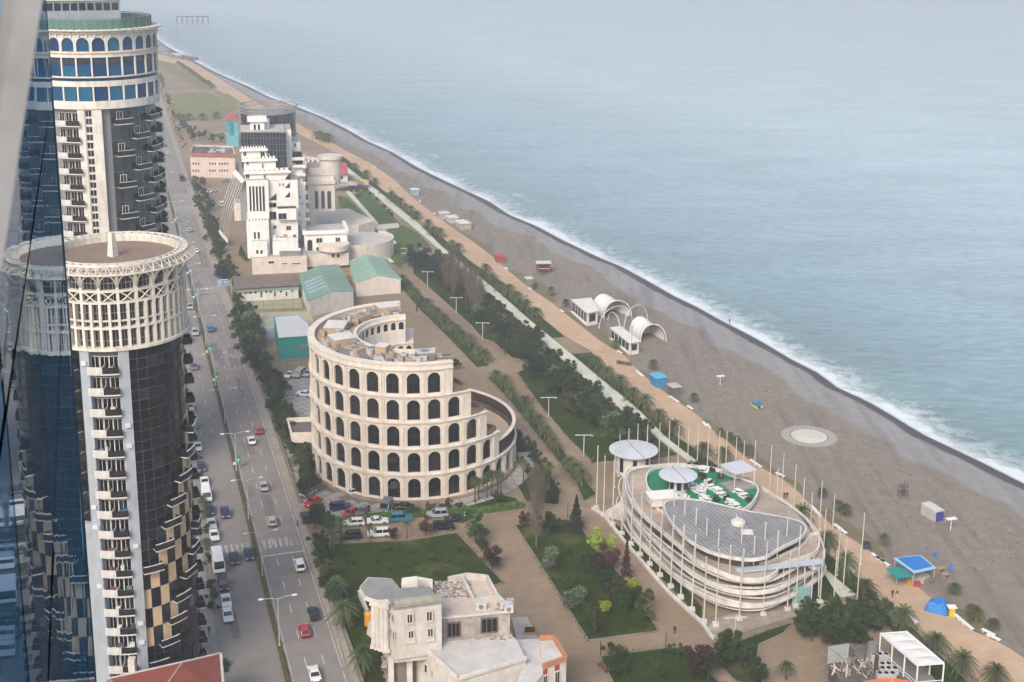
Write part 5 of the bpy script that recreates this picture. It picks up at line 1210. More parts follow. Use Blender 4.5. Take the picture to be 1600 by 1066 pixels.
q = MB(); q.bar(hp+Vector((0,0,.06)), fr0+Vector((0,0,.06)), .3, .14); q.bar(E_[1]+Vector((0,0,.05)), hp+Vector((0,0,.06)), .25, .12); q.bar(E_[0]+Vector((0,0,.05)), fr0+Vector((0,0,.05)), .25, .12); q.build('ridge_cap', mat('ridge_metal', '#a88374', .6, var=.1), rb)
q = MB(); q.bar(E_[0], E_[1], .5, .3); q.bar(E_[1], E_[2], .4, .3); q.build('eaves', mat('eaves_white', '#c9c2ba', .8, var=.15), rb)
q = MB(); a = g(207, 1045, zr+.4)-L0; q.box(a.x-.5, a.x+.5, a.y-.5, a.y+.5, zr-.5, zr+2.2); q.build('chimney', M_WB, rb)

# ================================================================== wave-shaped cafe pavilion
cf = thing('wave_pavilion', 'curving white terraced cafe pavilion with grey plank roof and green deck', 'pavilion', g(1110, 900))
L0 = cf.location
M_CF = mat('pavilion_white', '#ddd8cf', .85, var=.14, scale=.7, stain=.22); M_CFF = mat('pavilion_floor', '#b8a898', .9, var=.25, scale=.8, col2='#9c8b7c'); M_PLK = mat('grey_plank', '#9b9a99', .85, var=.18, scale=1.2); M_DECK = mat('green_deck', '#0f7a4c', .8, var=.12, scale=.5)
def c3(x, y): return (900+x*.2533, 640+y*.2533)
ROOF = [c3(*p) for p in ((545,575),(600,557),(680,555),(760,562),(850,580),(1050,630),(1250,660),(1390,692),(1420,740),(1380,790),(1250,850),(1180,900),(1120,915),(1060,920),(950,905),(850,880),(760,840),(680,790),(600,700),(560,640))]
def smooth(pts, it=2):
    for _ in range(it):
        o = []
        for i in range(len(pts)):
            a, b2 = pts[i], pts[(i+1)%len(pts)]; o += [a*.75+b2*.25, a*.25+b2*.75]
        pts = o
    return pts
def off(pts, d):
    c = sum(pts, Vector())/len(pts); o = []; n = len(pts)
    ar = sum(pts[i].x*pts[(i+1)%n].y-pts[(i+1)%n].x*pts[i].y for i in range(n)); s = 1 if ar > 0 else -1
    for i in range(n):
        t = (pts[(i+1)%n]-pts[i-1]).normalized(); o.append(pts[i]+Vector((t.y, -t.x, 0))*d*s)
    return o
ZR = 9.6
rp_ = smooth([p-L0 for p in roofpoly(ROOF, ZR)])
def clip(poly, n, c0, c1):
    for nn, cc in ((n, c1), (-n, -c0)):
        o = []
        for i in range(len(poly)):
            a, b2 = poly[i], poly[(i+1)%len(poly)]; da, db = a.dot(nn)-cc, b2.dot(nn)-cc
            if da <= 0: o.append(a)
            if da*db < 0: o.append(a+(b2-a)*(da/(da-db)))
        poly = o
        if not poly: return []
    return poly
q = MB(); q.prism(rp_, ZR-.35, ZR-.06); q.build('roof_slab', mat('plank_joint', '#454545', .9, var=.1), cf)
dn = Vector((.93, .36, 0)).normalized()
vals = [p.dot(dn) for p in rp_]; c0 = min(vals); k = 0
flat = [Vector((p.x, p.y, 0)) for p in off(rp_, .05)]
while c0 < max(vals):
    s = clip(flat, dn, c0, c0+.74)
    if len(s) > 2:
        q = MB(); hh = rnd.uniform(0, .025); q.prism(s, ZR-.06, ZR+.0+hh); q.build('roof_plank', M_PLK, cf); k += 1
    c0 += .88
q = MB()
for d_, z0, z1 in ((.0, ZR-.5, ZR+.12),):
    o1, o0 = off(rp_, .35), off(rp_, .06); n = len(rp_)
    for i in range(n):
        j = (i+1) % n; a, b2, c_, d2 = o1[i], o1[j], o0[j], o0[i]
        q.add([Vector((p.x, p.y, z)) for z in (z0, z1) for p in (a, b2, c_, d2)], [(0,1,5,4),(4,5,6,7),(2,3,7,6),(3,2,1,0)])
q.build('roof_rim', M_CF, cf)
# terraces: outlines read at their own heights, each with a curved parapet wall
def terr(name, pts, z, ph=.5, zb=None, m=M_CFF, closed=True, wall=True):
    P = smooth([p-L0 for p in roofpoly([c3(*p) for p in pts], z)]); q = MB(); q.prism(P, zb if zb is not None else z-.35, z); q.build(name, m, cf)
    if wall:
        q = MB(); o1 = off(P, .28); n = len(P)
        for i in range(n):
            j = (i+1) % n; q.add([Vector((p.x, p.y, zz)) for zz in (z-.4, z+ph) for p in (o1[i], o1[j], P[j], P[i])], [(0,1,5,4),(4,5,6,7),(2,3,7,6),(3,2,1,0)])
        q.build('curved_parapet', M_CF, cf)
    return P
terr('terrace', [(300,420),(330,370),(480,355),(560,375),(520,470),(480,560),(470,600),(560,660),(640,760),(720,850),(820,910),(950,950),(1080,965),(1200,950),(1290,900),(1400,850),(1460,780),(1490,770),(1500,860),(1440,910),(1240,960),(1240,1010),(1150,1055),(1000,1050),(850,990),(740,940),(640,840),(520,740),(400,640),(320,540)], 7.0)
terr('terrace', [(295,490),(330,470),(420,560),(500,660),(620,780),(760,930),(860,990),(1000,1050),(1150,1055),(1300,1010),(1440,950),(1510,900),(1525,960),(1440,1010),(1330,1060),(1250,1110),(1100,1135),(950,1120),(800,1060),(660,970),(540,850),(420,750),(330,640)], 4.4)
terr('terrace', [(290,560),(330,540),(450,680),(560,800),(680,920),(800,1020),(950,1090),(1120,1110),(1300,1080),(1440,1000),(1540,960),(1530,1010),(1440,1080),(1330,1150),(1200,1200),(1060,1215),(900,1190),(760,1130),(620,1040),(500,920),(400,820),(330,720)], 2.2, .45)
body = smooth([p-L0 for p in roofpoly([c3(*p) for p in ((310,560),(420,520),(700,480),(1000,560),(1350,760),(1450,900),(1430,1020),(1320,1100),(1180,1170),(1060,1180),(900,1150),(740,1070),(600,960),(470,830),(370,720))], 1.8)])
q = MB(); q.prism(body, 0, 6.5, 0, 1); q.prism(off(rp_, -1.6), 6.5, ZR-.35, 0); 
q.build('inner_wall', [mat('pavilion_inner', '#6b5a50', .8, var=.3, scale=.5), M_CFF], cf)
GD = terr('green_deck', [(430,432),(470,372),(600,350),(740,362),(870,380),(1000,435),(1130,480),(1105,560),(1060,612),(1000,640),(850,600),(680,560),(560,545),(450,520)], 7.6, .7, m=M_DECK)
# thin tilted ribbons sweeping round the terraces
def ribbon(base, d, z0, tilt, dirn, h_=.32, wave=.25, ph=0):
    P = off(base, d); q = MB(); n = len(P); dv = Vector((math.cos(dirn), math.sin(dirn), 0)); Z = [z0+tilt*p.dot(dv)/20+wave*math.sin(6.283*i/n*3+ph) for i, p in enumerate(P)]; I = off(base, d-.22)
    for i in range(n):
        j = (i+1) % n; q.add([(P[i].x,P[i].y,Z[i]),(P[j].x,P[j].y,Z[j]),(P[j].x,P[j].y,Z[j]+h_),(P[i].x,P[i].y,Z[i]+h_),(I[i].x,I[i].y,Z[i]),(I[j].x,I[j].y,Z[j]),(I[j].x,I[j].y,Z[j]+h_),(I[i].x,I[i].y,Z[i]+h_)], [(0,1,2,3),(3,2,6,7),(5,4,7,6),(1,0,4,5)])
    q.build('ribbon', M_CF, cf)
for k in range(7): ribbon(body, 2.2+.75*math.sin(k*1.9)-.12*k, 1.3+.88*k, (.9, -.7, .6, -.9, .8, -.5, .6)[k], .6+.3*k, ph=k*1.3, wave=.3)
# blue-white diagonal ramp slab
a, b2 = g(1151, 892, 7.4)-L0, g(1284, 877, 7.4)-L0
q = MB(); q.bar(a, b2, 1.5, .3); q.build('ramp_slab', mat('pale_blue_slab', '#b9c3cc', .7, var=.1), cf)
for f in (.55, .8, .97):
    p = a.lerp(b2, f); q = MB(); q.tube([p, Vector((p.x+.4, p.y+.3, 0))], .12, 6); q.build('ramp_post', M_CF, cf)
# curled tip at the sea side
terr('tip_terrace', [(1390,900),(1440,780),(1500,800),(1530,900),(1520,960),(1450,980)], 6.0, .8)
q = MB(); p = g(1252, 930, 2)-L0; q.box(p.x-1.6, p.x+1.6, p.y-.1, p.y+.1, 0, 3.6); q.build('turquoise_panel', mat('turquoise_panel', '#86b3ac', .7, var=.2), cf)
# satellite dish / vent and hatch on the roof
q = MB(); p = g(*c3(1000, 705), ZR)-L0; q.cyl(1.35, ZR, ZR+.5, 20, c=(p.x, p.y)); q.cyl(.9, ZR+.5, ZR+.9, 16, c=(p.x, p.y)); q.tube([p, p+Vector((-.4,.2,2))], .1, 5); q.build('roof_vent', M_CF, cf)
q = MB(); p = g(*c3(1055, 760), ZR)-L0; q.box(p.x-1.1, p.x+1.1, p.y-.8, p.y+.8, ZR, ZR+.3); q.build('roof_hatch', M_CF, cf)
# stairs at the alley side
st = [g(975, 790)-L0, g(948, 801)-L0]
for k in range(8):
    f = k/7; p = g(977, 786, 3.4)-L0; e = g(950, 803, .3)-L0; c_ = p.lerp(e, f); q = MB(); q.M = Matrix.Translation((c_.x, c_.y, 0)) @ Matrix.Rotation(ROADA, 4, 'Z'); q.box(-.7, .7, -1.2, 1.2, 0, 3.4-3.1*f); q.build('stair_step', M_CF, cf)
# round roofed kiosks on the deck and behind
def mushroom(u, v, z, r, h, label, core=.45, sq=False, loc0=0):
    P = g(u, v, z); t = thing('round_kiosk' if not sq else 'square_canopy', label, 'kiosk' if not sq else 'canopy', Vector((P.x, P.y, loc0))); zz = z-loc0
    if not sq:
        q = MB(); q.cyl(r, zz-.15, zz, 40, r2=r); q.cyl(r, zz, zz+.35, 40, r2=.3); q.build('roof', mat('pale_roof', '#c6c9cc', .6, var=.1, scale=.5), t)
        q = MB(); q.cyl(r*core, 0, zz-.1, 24); q.build('core', M_CF, t)
        n = 8
        for i in range(n): p = pol(r*core+.06, i*360/n, .9); link('window', MB().box(-.45, .45, -.03, .05, 0, max(.8, zz-2)).mesh('window', G_DK[4]), t, p, R(i*360/n))
        q = MB(); q.bar((0,0,zz+.36), (-r*.2, r*.97, zz+.06), .12); q.bar((0,0,zz+.36), (r*.35, -r*.9, zz+.06), .12); q.build('roof_seam', M_UNIT[1], t)
    else:
        q = MB(); q.box(-r, r, -r, r, zz-.15, zz+.05); q.build('roof', mat('pale_roof', ''), t)
        for x in (-1, 1):
            for y in (-1, 1): MB().box(x*r*.9-.08, x*r*.9+.08, y*r*.9-.08, y*r*.9+.08, 0, zz-.1).build('post', M_CF, t)
    return t
mushroom(*c3(630, 400), 11.2, 3.9, 3, 'smaller pale round roofed kiosk standing on the green deck', .48, loc0=7.6)
mushroom(*c3(355, 245), 5.2, 5.5, 3, 'large round roofed glass kiosk beside the pale path', .72)
o = mushroom(*c3(1000, 355), 10.8, 2.7, 3, 'white square canopy on posts over the green deck', sq=True, loc0=7.6); o.rotation_euler = (0, 0, R(25))
tt = thing('deck_platform', 'grey raised platform on green deck under white square canopy', 'platform', g(*c3(1010, 470), 7.6)); q = MB(); q.M = Matrix.Rotation(R(25), 4, 'Z'); q.box(-3.6, 3.6, -2.4, 2.4, 0, .3, 0); q.build('base', mat('platform_grey', '#8e857c', .9, var=.15), tt); q = MB(); q.M = Matrix.Rotation(R(25), 4, 'Z'); q.box(-3.3, 3.3, -2.1, 2.1, .3, .34); q.build('top', mat('platform_top', '#9d948b', .9, var=.15), tt)
wtb = thing('white_cabin', 'flat white roofed cabin on green deck beside small round kiosk', 'cabin', g(*c3(530, 525), 9.4).to_2d().to_3d()); wtb.location.z = 7.6
q = MB(); q.M = Matrix.Rotation(R(10), 4, 'Z'); q.box(-2.6, 2.6, -1.6, 1.6, 0, 1.7); q.build('wall', M_CF, wtb); q = MB(); q.M = Matrix.Rotation(R(10), 4, 'Z'); q.box(-2.9, 2.9, -1.9, 1.9, 1.7, 1.9); q.build('roof', mat('clean_white', '#dddad5', .6, var=.04), wtb)
# furniture on the deck: white tables with benches, dark planters
proto = thing('deck_table', 'white cafe table with two benches on the green deck', 'table', (0, 0, -50), 0, 'tables on the green deck')
q = MB(); q.box(-.8, .8, -.4, .4, .7, .78); q.build('table_top', MATS['clean_white'], proto)
for y in (-.85, .85): MB().box(-.8, .8, y-.2, y+.2, .4, .47).build('bench', MATS['clean_white'], proto)
for x in (-.6, .6): MB().box(x-.06, x+.06, -.9, .9, 0, .4).build('leg_frame', MATS['clean_white'], proto)
for (x, y) in ((718,475),(735,500),(752,508),(765,520),(780,485),(770,500),(830,485),(860,500),(880,510),(900,535),(790,550),(800,565),(670,550),(820,455),(950,575),(965,590),(985,605),(1035,540),(790,380),(1000,515)): dup(proto, g(*c3(x, y), 7.6), rnd.uniform(0, 3))
drop(proto)
proto = thing('deck_planter', 'dark planter box with clipped bush on the green deck', 'planter', (0, 0, -50), 0, 'planters on the green deck')
MB().box(-.5, .5, -.5, .5, 0, .6).build('box', mat('planter_dark', '#39302c', .8, var=.2), proto)
q = MB()
for i in range(26): a = Vector((rnd.uniform(-.5,.5), rnd.uniform(-.5,.5), rnd.uniform(.6,1.3))); q.add([a+Vector((rnd.uniform(-.3,.3), rnd.uniform(-.3,.3), rnd.uniform(-.2,.2))) for _ in range(4)], [(0,1,2,3)])
q.build('bush', mat('bush_dark', '#2c3320', .9, var=.4, scale=3), proto)
for (x, y) in ((770,410),(785,430),(700,352),(735,352),(755,352),(840,380),(890,425),(865,565),(925,560),(1065,565),(830,470)): dup(proto, g(*c3(x, y), 7.6), rnd.uniform(0, 3))
drop(proto)
# pale paved apron in front, low edging wall with posts' plinths
lawn('cafe_apron', [(1097,985),(1120,965),(1190,948),(1296,940),(1330,946),(1240,965),(1150,992),(1112,1002)], mat('apron_slabs', '#b3a692', .9, var=.22, scale=.5), z=.06)
ew = thing('edging_wall', 'low white edging wall along alley side of wave pavilion', 'wall', g(1000, 880)); q = MB(); pts = [g(u, v)-ew.location for u, v in ((925,796),(943,806),(977,850),(1043,926),(1097,976),(1114,1000))]
for a, b2 in zip(pts, pts[1:]): q.bar(a+Vector((0,0,.2)), b2+Vector((0,0,.2)), .4, .5)
q.build('wall', M_CF, ew); q = MB()
for a, b2 in zip(pts, pts[1:]): q.bar(a+Vector((0,0,.5)), b2+Vector((0,0,.5)), .55, .1)
q.build('coping', M_CF, ew)

# ================================================================== terrace restaurant at the sea-side corner
pg = thing('terrace_pergola', 'long white fabric roofed dining terrace on steel posts above restaurant', 'pergola', g(1420, 1075))
zp = 7.5; L0 = pg.location; P4 = [(1376,990),(1416,987),(1475,1037),(1434,1040)]; Q = [p-L0 for p in roofpoly(P4, zp)]
for i in range(4):
    f0, f1 = i/4, (i+1)/4-.01; a, b2 = Q[0].lerp(Q[3], f0), Q[0].lerp(Q[3], f1); c_, d2 = Q[1].lerp(Q[2], f1), Q[1].lerp(Q[2], f0); m_ = (a+b2+c_+d2)/4+Vector((0,0,.25))
    q = MB(); q.add([a, b2, c_, d2, m_], [(0,1,4),(1,2,4),(2,3,4),(3,0,4)]); q.build('roof_panel', mat('white_fabric', '#d5d2cc', .7, var=.05), pg)
q = MB()
for i in range(5): f = i/4; q.bar(Q[0].lerp(Q[3], f), Q[1].lerp(Q[2], f), .12, .15)
q.bar(Q[0], Q[3], .2, .35); q.bar(Q[1], Q[2], .2, .35); q.build('roof_frame', MATS['clean_white'], pg)
for i in range(4):
    f = i/3
    for s, e in ((0, 3), (1, 2)): p = Q[s].lerp(Q[e], f); q = MB(); q.box(p.x-.1, p.x+.1, p.y-.1, p.y+.1, 3.6, zp-.1); q.build('post', MATS['clean_white'], pg)
q = MB(); q.prism([(p.x, p.y) for p in (Q[0], Q[1], Q[2], Q[3])], 0, 3.6); q.build('terrace_base', mat('terrace_base', '#8c857e', .9, var=.15), pg)
q = MB()
for zz in (4.1, 4.6): q.bar(Vector((Q[0].x,Q[0].y,zz)), Vector((Q[3].x,Q[3].y,zz)), .08, .1); q.bar(Vector((Q[3].x,Q[3].y,zz)), Vector((Q[2].x,Q[2].y,zz)), .08, .1)
q.build('railing', MATS['clean_white'], pg)
rs = thing('restaurant_yard', 'cluttered restaurant roof yard with open steel frame, planks and a rust chimney', 'building', g(1350, 1075)); L0 = rs.location; zr2 = 3.6
block(rs, 'roof', [(1296,1030),(1330,1005),(1368,1008),(1384,1032),(1440,1085),(1330,1110)], zr2, 0, mat('yard_roof', '#7a6f66', .95, var=.3, scale=.6))
Fp = [g(u, v, zr2+3.2)-L0 for u, v in ((1294,1010),(1327,1005),(1349,1027),(1318,1030))]
q = MB()
for i in range(4): q.bar(Fp[i], Fp[(i+1)%4], .08); q.bar(Fp[i], Vector((Fp[i].x, Fp[i].y, zr2)), .08)
q.build('steel_frame', M_UNIT[1], rs)
q = MB(); q.add([Fp[0], Fp[1], Vector((Fp[1].x, Fp[1].y, zr2)), Vector((Fp[0].x, Fp[0].y, zr2))], [(0,1,2,3)]); q.add([v+Vector((.05,.1,0)) for v in (Fp[0], Fp[1], Vector((Fp[1].x, Fp[1].y, zr2)), Vector((Fp[0].x, Fp[0].y, zr2)))], [(3,2,1,0)]); q.build('back_panel', mat('pale_sheet', '#aeb2ae', .7, var=.15), rs)
for k in range(60):
    p = g(rr.uniform(1298, 1366), rr.uniform(1030, 1062), zr2)-L0; d_ = Vector((rr.uniform(-.6,.6), rr.uniform(.4,1), 0)).normalized()*rr.uniform(1, 2.2)
    q = MB(); q.bar(p+Vector((0,0,.1+.1*rr.random())), p+d_+Vector((0,0,.1+.5*rr.random())), .22, .06); q.build('plank', M_RB[k % 3], rs)
q = MB(); p = g(1368, 1054, zr2)-L0; q.box(p.x-.25, p.x+.25, p.y-.25, p.y+.25, zr2, zr2+3.4); q.build('chimney', mat('rust_chimney', '#6f4a3a', .8, var=.3), rs)
q = MB(); p = g(1362, 1026, zr2)-L0; q.cyl(1.0, zr2, zr2+2.4, 16, c=(p.x, p.y), r2=.8); q.build('tank', M_UNIT[1], rs)
for (u, v) in ((1378,1045),(1388,1052),(1384,1060),(1374,1030)):
    p = g(u, v, zr2)-L0; q = MB(); q.M = Matrix.Translation((p.x, p.y, zr2)); q.box(-1.5, 1.5, -.6, .6, 0, 1.0, 0)
    for x in (-1, 0, 1): q.cyl(.36, 1.0, 1.08, 12, c=(x, 0), k=1)
    q.build('condenser_unit', [M_UNIT[0], G_DK[0]], rs)
oc = thing('orange_canopy', 'bright orange curved fabric canopy in front of the dining terrace', 'canopy', g(1400, 1085)); L0 = oc.location; q = MB()
A_ = [g(1350+11*i, 1066-6*math.sin(math.pi*min(1,(i+.6)/8)), 5.2+.5*math.sin(math.pi*i/8))-L0 for i in range(9)]; B_ = [g(1340+12*i, 1110, 4.4)-L0 for i in range(9)]
q.strip(A_, B_); q.build('fabric', mat('orange_fabric', '#d9622c', .8, var=.06), oc); q = MB()
for i in (0, 4, 8): q.tube([A_[i], B_[i], Vector((B_[i].x, B_[i].y, 0))], .06, 5)
q.build('frame', M_UNIT[0], oc)
# ================================================================== vehicles
M_TYRE = mat('tyre', '#1b1b1c', .9, var=.1); M_HUB = mat('wheel_rim', '#8f9194', .4, metal=.6, var=.1); M_CGLS = glassm('car_glass', '#15181c', rough=.05, var=.15)
M_TAIL = mat('tail_light', '#8a1a16', .3, var=0); M_HEAD = mat('head_light', '#d8d8d2', .2, var=0); M_TRIM = mat('bumper_trim', '#26272a', .7, var=.1)
PAINT = {n: mat('car_paint_'+n, c, .28, var=.05, scale=1, spec=.6) for n, c in dict(white='#d9d9d6', silver='#9ea1a3', grey='#62666b', black='#16171a', navy='#1d2a44', blue='#2a5f92', red='#a8262a', beige='#b3a78f', yellow='#d9b23a', green='#23432f', teal='#2d6f86').items()}
SPEC = dict(  # half length, half width, sill, belt, roof, cabin front/back at belt, cabin front/back at roof, bonnet height
    sedan=(2.25, .88, .28, .92, 1.43, .95, -1.45, .25, -.85, .86), hatch=(2.0, .86, .28, .92, 1.47, .95, -1.85, .3, -1.5, .88),
    suv=(2.3, .93, .36, 1.05, 1.74, 1.05, -2.2, .45, -1.9, 1.0), van=(2.5, .98, .36, 1.12, 2.0, 1.75, -2.45, 1.15, -2.35, 1.1), bus=(3.6, 1.05, .4, 1.25, 2.7, 3.45, -3.55, 3.1, -3.5, 1.2), wagon=(2.35, .9, .3, .95, 1.5, .95, -2.2, .3, -1.85, .88))
CACHE = {}
def car_meshes(kind, col):
    k = (kind, col)
    if k in CACHE: return CACHE[k]
    hl, hw, si, be, ro, cf_, cb, rf, rb_, bo = SPEC[kind]; out = {}
    q = MB(); prof = [(hl-.08, si), (hl, si+.25), (hl-.06, bo-.14), (hl-.25, bo-.04), (cf_, be), (cb, be), (-hl+.12, be-.04 if cb > -hl+.4 else be), (-hl+.02, be-.2), (-hl, si+.25), (-hl+.1, si)]
    n = len(prof)
    for sx, fl in ((1, 0), (-1, 1)):
        vs = [(sx*(hw if .35 < z < be-.02 else hw-.07), y, z) for y, z in prof]; q.add(vs, [list(range(n)) if not fl else list(range(n))[::-1]])
    for i in range(n):
        j = (i+1) % n; (y0, z0), (y1, z1) = prof[i], prof[j]; w0 = hw if .35 < z0 < be-.02 else hw-.07; w1 = hw if .35 < z1 < be-.02 else hw-.07
        q.add([(w0,y0,z0),(w1,y1,z1),(-w1,y1,z1),(-w0,y0,z0)], [(0,3,2,1)])
    tw = hw-.2 if kind not in ('bus', 'van') else hw-.1
    q.add([(tw,rf,ro-.05),(tw,rb_,ro-.05),(-tw,rb_,ro-.05),(-tw,rf,ro-.05),(tw-.08,rf-.1,ro),(tw-.08,rb_+.1,ro),(-tw+.08,rb_+.1,ro),(-tw+.08,rf-.1,ro)], [(4,7,6,5),(0,4,5,1),(1,5,6,2),(2,6,7,3),(3,7,4,0)])
    for sx in (-1, 1):   # pillars
        bw_ = hw-.06
        for (yb, yt) in ((cf_-.02, rf), (cb+.02, rb_), ((cf_+cb)/2-.1, (rf+rb_)/2-.1)): q.bar((sx*bw_, yb, be-.02), (sx*tw, yt, ro-.04), .09, .09)
    out['body'] = q.mesh('body', PAINT[col])
    q = MB(); b_, t_ = hw-.09, tw-.03
    q.add([(b_,cf_-.05,be-.03),(b_,cb+.05,be-.03),(-b_,cb+.05,be-.03),(-b_,cf_-.05,be-.03),(t_,rf-.03,ro-.04),(t_,rb_+.03,ro-.04),(-t_,rb_+.03,ro-.04),(-t_,rf-.03,ro-.04)], [(0,1,5,4),(1,2,6,5),(2,3,7,6),(3,0,4,7),(4,5,6,7)])
    out['windows'] = q.mesh('windows', M_CGLS)
    q = MB(); q.M = Matrix.Rotation(R(90), 4, 'Y'); q.cyl(.33, -.11, .11, 14); out['wheel'] = q.mesh('wheel', M_TYRE); q = MB(); q.M = Matrix.Rotation(R(90), 4, 'Y'); q.cyl(.2, -.125, .125, 10); out['rim'] = q.mesh('rim', M_HUB)
    q = MB(); q.box(-.2, .2, -.05, .03, -.07, .07); out['headlight'] = q.mesh('headlight', M_HEAD)
    q = MB(); q.box(-.14, .14, -.03, .04, -.1, .1); out['tail_light'] = q.mesh('tail_light', M_TAIL)
    q = MB(); q.box(-hw+.1, hw-.1, -.05, .04, -.09, .09); out['bumper'] = q.mesh('bumper', M_TRIM)
    CACHE[k] = out; return out
def car(u, v, kind, colr, label, ang=0.0, group=None, extra=None):
    m_ = car_meshes(kind, colr); hl, hw, si, be = SPEC[kind][:4]
    cat = {'van': 'van', 'bus': 'minibus', 'suv': 'suv'}.get(kind, 'car'); P = g(u, v)
    z = .05
    t = thing({'van': 'delivery_van', 'bus': 'minibus', 'suv': 'suv_car'}.get(kind, kind+'_car'), label, cat, (P.x, P.y, z), ang, group)
    link('body', m_['body'], t); link('windows', m_['windows'], t)
    for sx in (-1, 1):
        for y in (hl*.62, -hl*.62): link('rim', m_['rim'], link('wheel', m_['wheel'], t, (sx*(hw-.1), y, .33)))
        link('headlight', m_['headlight'], t, (sx*(hw-.3), hl-.02, SPEC[kind][9]-.2)); link('tail_light', m_['tail_light'], t, (sx*(hw-.2), -hl, be-.25))
    link('bumper', m_['bumper'], t, (0, hl-.01, si+.12)); link('bumper', m_['bumper'], t, (0, -hl+.01, si+.14))
    if extra == 'taxi': MB().box(-.3, .3, -.12, .12, 1.43, 1.6).build('roof_sign', PAINT['yellow'], t)
    if extra == 'rack':
        for x in (-.5, .5): MB().box(x-.03, x+.03, -1.2, .2, SPEC[kind][4]+.01, SPEC[kind][4]+.08).build('roof_rail', M_TRIM, t)
    return t
AW, TO = ROADA, ROADA+math.pi
for a in ((404,676,'hatch','red','red hatchback on the road just ahead of a white sedan near the arcaded hotel'), (393,692,'sedan','white','white sedan driving just behind the red hatchback by the arcaded hotel'), (412,764,'sedan','silver','silver sedan driving alone past the arcaded hotel forecourt trees'),
          (425,819,'hatch','beige','beige hatchback driving up to the zebra crossing beside the parking lane'), (468,888,'suv','white','white suv driving in the kerb lane just before the zebra crossing'), (490,963,'sedan','black','black sedan driving in the kerb lane past the lawn palms'),
          (476,990,'hatch','red','red hatchback driving beside the black sedan near the white mansion'), (491,1058,'sedan','white','white sedan driving behind the red hatchback near the white mansion'), (329,517,'suv','blue','bright blue suv driving past the teal warehouse trees'),
          (307,394,'sedan','white','white sedan driving in front of the zebra crossing by the big conifer'), (296,362,'hatch','silver','silver hatchback driving towards the stepped hotel'), (284.5,282,'bus','navy','dark blue minibus driving past the pinkish block'),
          (262,241,'sedan','white','white sedan driving far off beside the pinkish block, well ahead of the minibus'), (258,229,'sedan','grey','grey sedan driving far off just ahead of a white sedan'), (251,214,'hatch','grey','grey hatchback driving far off near the edge of the dry field')):
    car(*a, AW)
for a in ((389,870,'sedan','navy','navy sedan waiting at the zebra crossing close to the median'), (366,877,'sedan','black','black sedan waiting at the zebra crossing beside a navy sedan'), (352,806,'hatch','navy','navy hatchback driving towards the zebra crossing on tower side'), (297,482,'sedan','silver','silver sedan driving on the tower side beside the crown of the near tower')):
    car(*a, TO)
PK = 'cars parked along the kerb by the round towers'
for (u, v, k, c, lb_) in ((295,534,'sedan','white',None),(303.5,576,'sedan','grey',None),(297,640,'sedan','silver',None),(303,667,'hatch','blue','blue hatchback parked at the tower side kerb, the only blue one'),(309,702,'sedan','white',None),(315,734,'hatch','navy',None),(320,757,'sedan','white',None),(323,780,'van','white','white van with red stripe parked by tower side palms'),(327,801,'sedan','black',None),(331,823,'sedan','silver',None),(335,841,'sedan','white',None),(341,886,'bus','white','white minibus parked at the tower side kerb just past the zebra crossing'),(349,918,'suv','black','black suv parked between white minibus and white taxi'),(353.5,944,'sedan','white','white taxi with yellow roof sign parked at the tower side kerb'),(356,966,'sedan','white',None),(305,523,'suv','silver','silver suv parked at tower side kerb beneath the near tower crown')):
    t = car(u, v, k, c, lb_ or f'{c} {k if k != "hatch" else "hatchback"} parked along the kerb beside the near tower', TO, PK, 'taxi' if lb_ and 'taxi' in lb_ else None)
    if lb_ and 'red stripe' in lb_: MB().box(-1.0, 1.0, -1.2, 1.6, .7, .95).build('red_stripe', PAINT['red'], t)
FC = 'cars in the forecourt of the arcaded hotel'
for (u, v, k, c, lb_, an_) in ((433,590,'sedan','grey','grey sedan by the green fence of the forecourt',2.9),(452.5,589,'sedan','white','white sedan parked between grey sedan and beige van by the forecourt fence',2.9),(467.6,588,'van','beige','beige van parked by the forecourt fence',2.9),(482,587,'sedan','silver','silver sedan parked between beige van and the arcaded hotel',2.9),(411,594,'sedan','black','black sedan under trees at corner of the forecourt',2.6),(475.5,619,'sedan','white','white sedan standing alone on the slabs of the forecourt',1.2),(447,641,'hatch','white','white hatchback near the entrance annex on the slabs',.2),(443,656,'sedan','black','black sedan next to the entrance annex',1.6),(559,771,'wagon','white','white estate car standing at the foot of the arcades',-1.0),(489,788,'sedan','red','red sedan parked by the roadside trees of the forecourt',2.6),(481.6,774,'hatch','silver','silver hatchback half hidden by roadside trees',2.6),(478,813,'suv','black','black suv at the forecourt gate beside the road',.3),
      (532,796,'suv','navy','navy suv parked on the slabs nose to the hedge corner',-1.3),(547.5,806,'hatch','red','red hatchback parked behind the hedge beside the navy suv',2.6),(567,803,'hatch','grey','grey hatchback parked behind the hedge next to red hatchback',2.8),(603,797,'van','grey','grey van parked behind the hedge facing the lane',3.0),(630,796,'sedan','black','black sedan parked along the hedge below the arcades',1.5)):
    car(u, v, k, c, lb_, an_, FC)
sdv = g(720, 811)-g(552, 820); sa_ = math.atan2(sdv.y, sdv.x)-math.pi/2
LN = 'cars parked along the lane by the lawn'
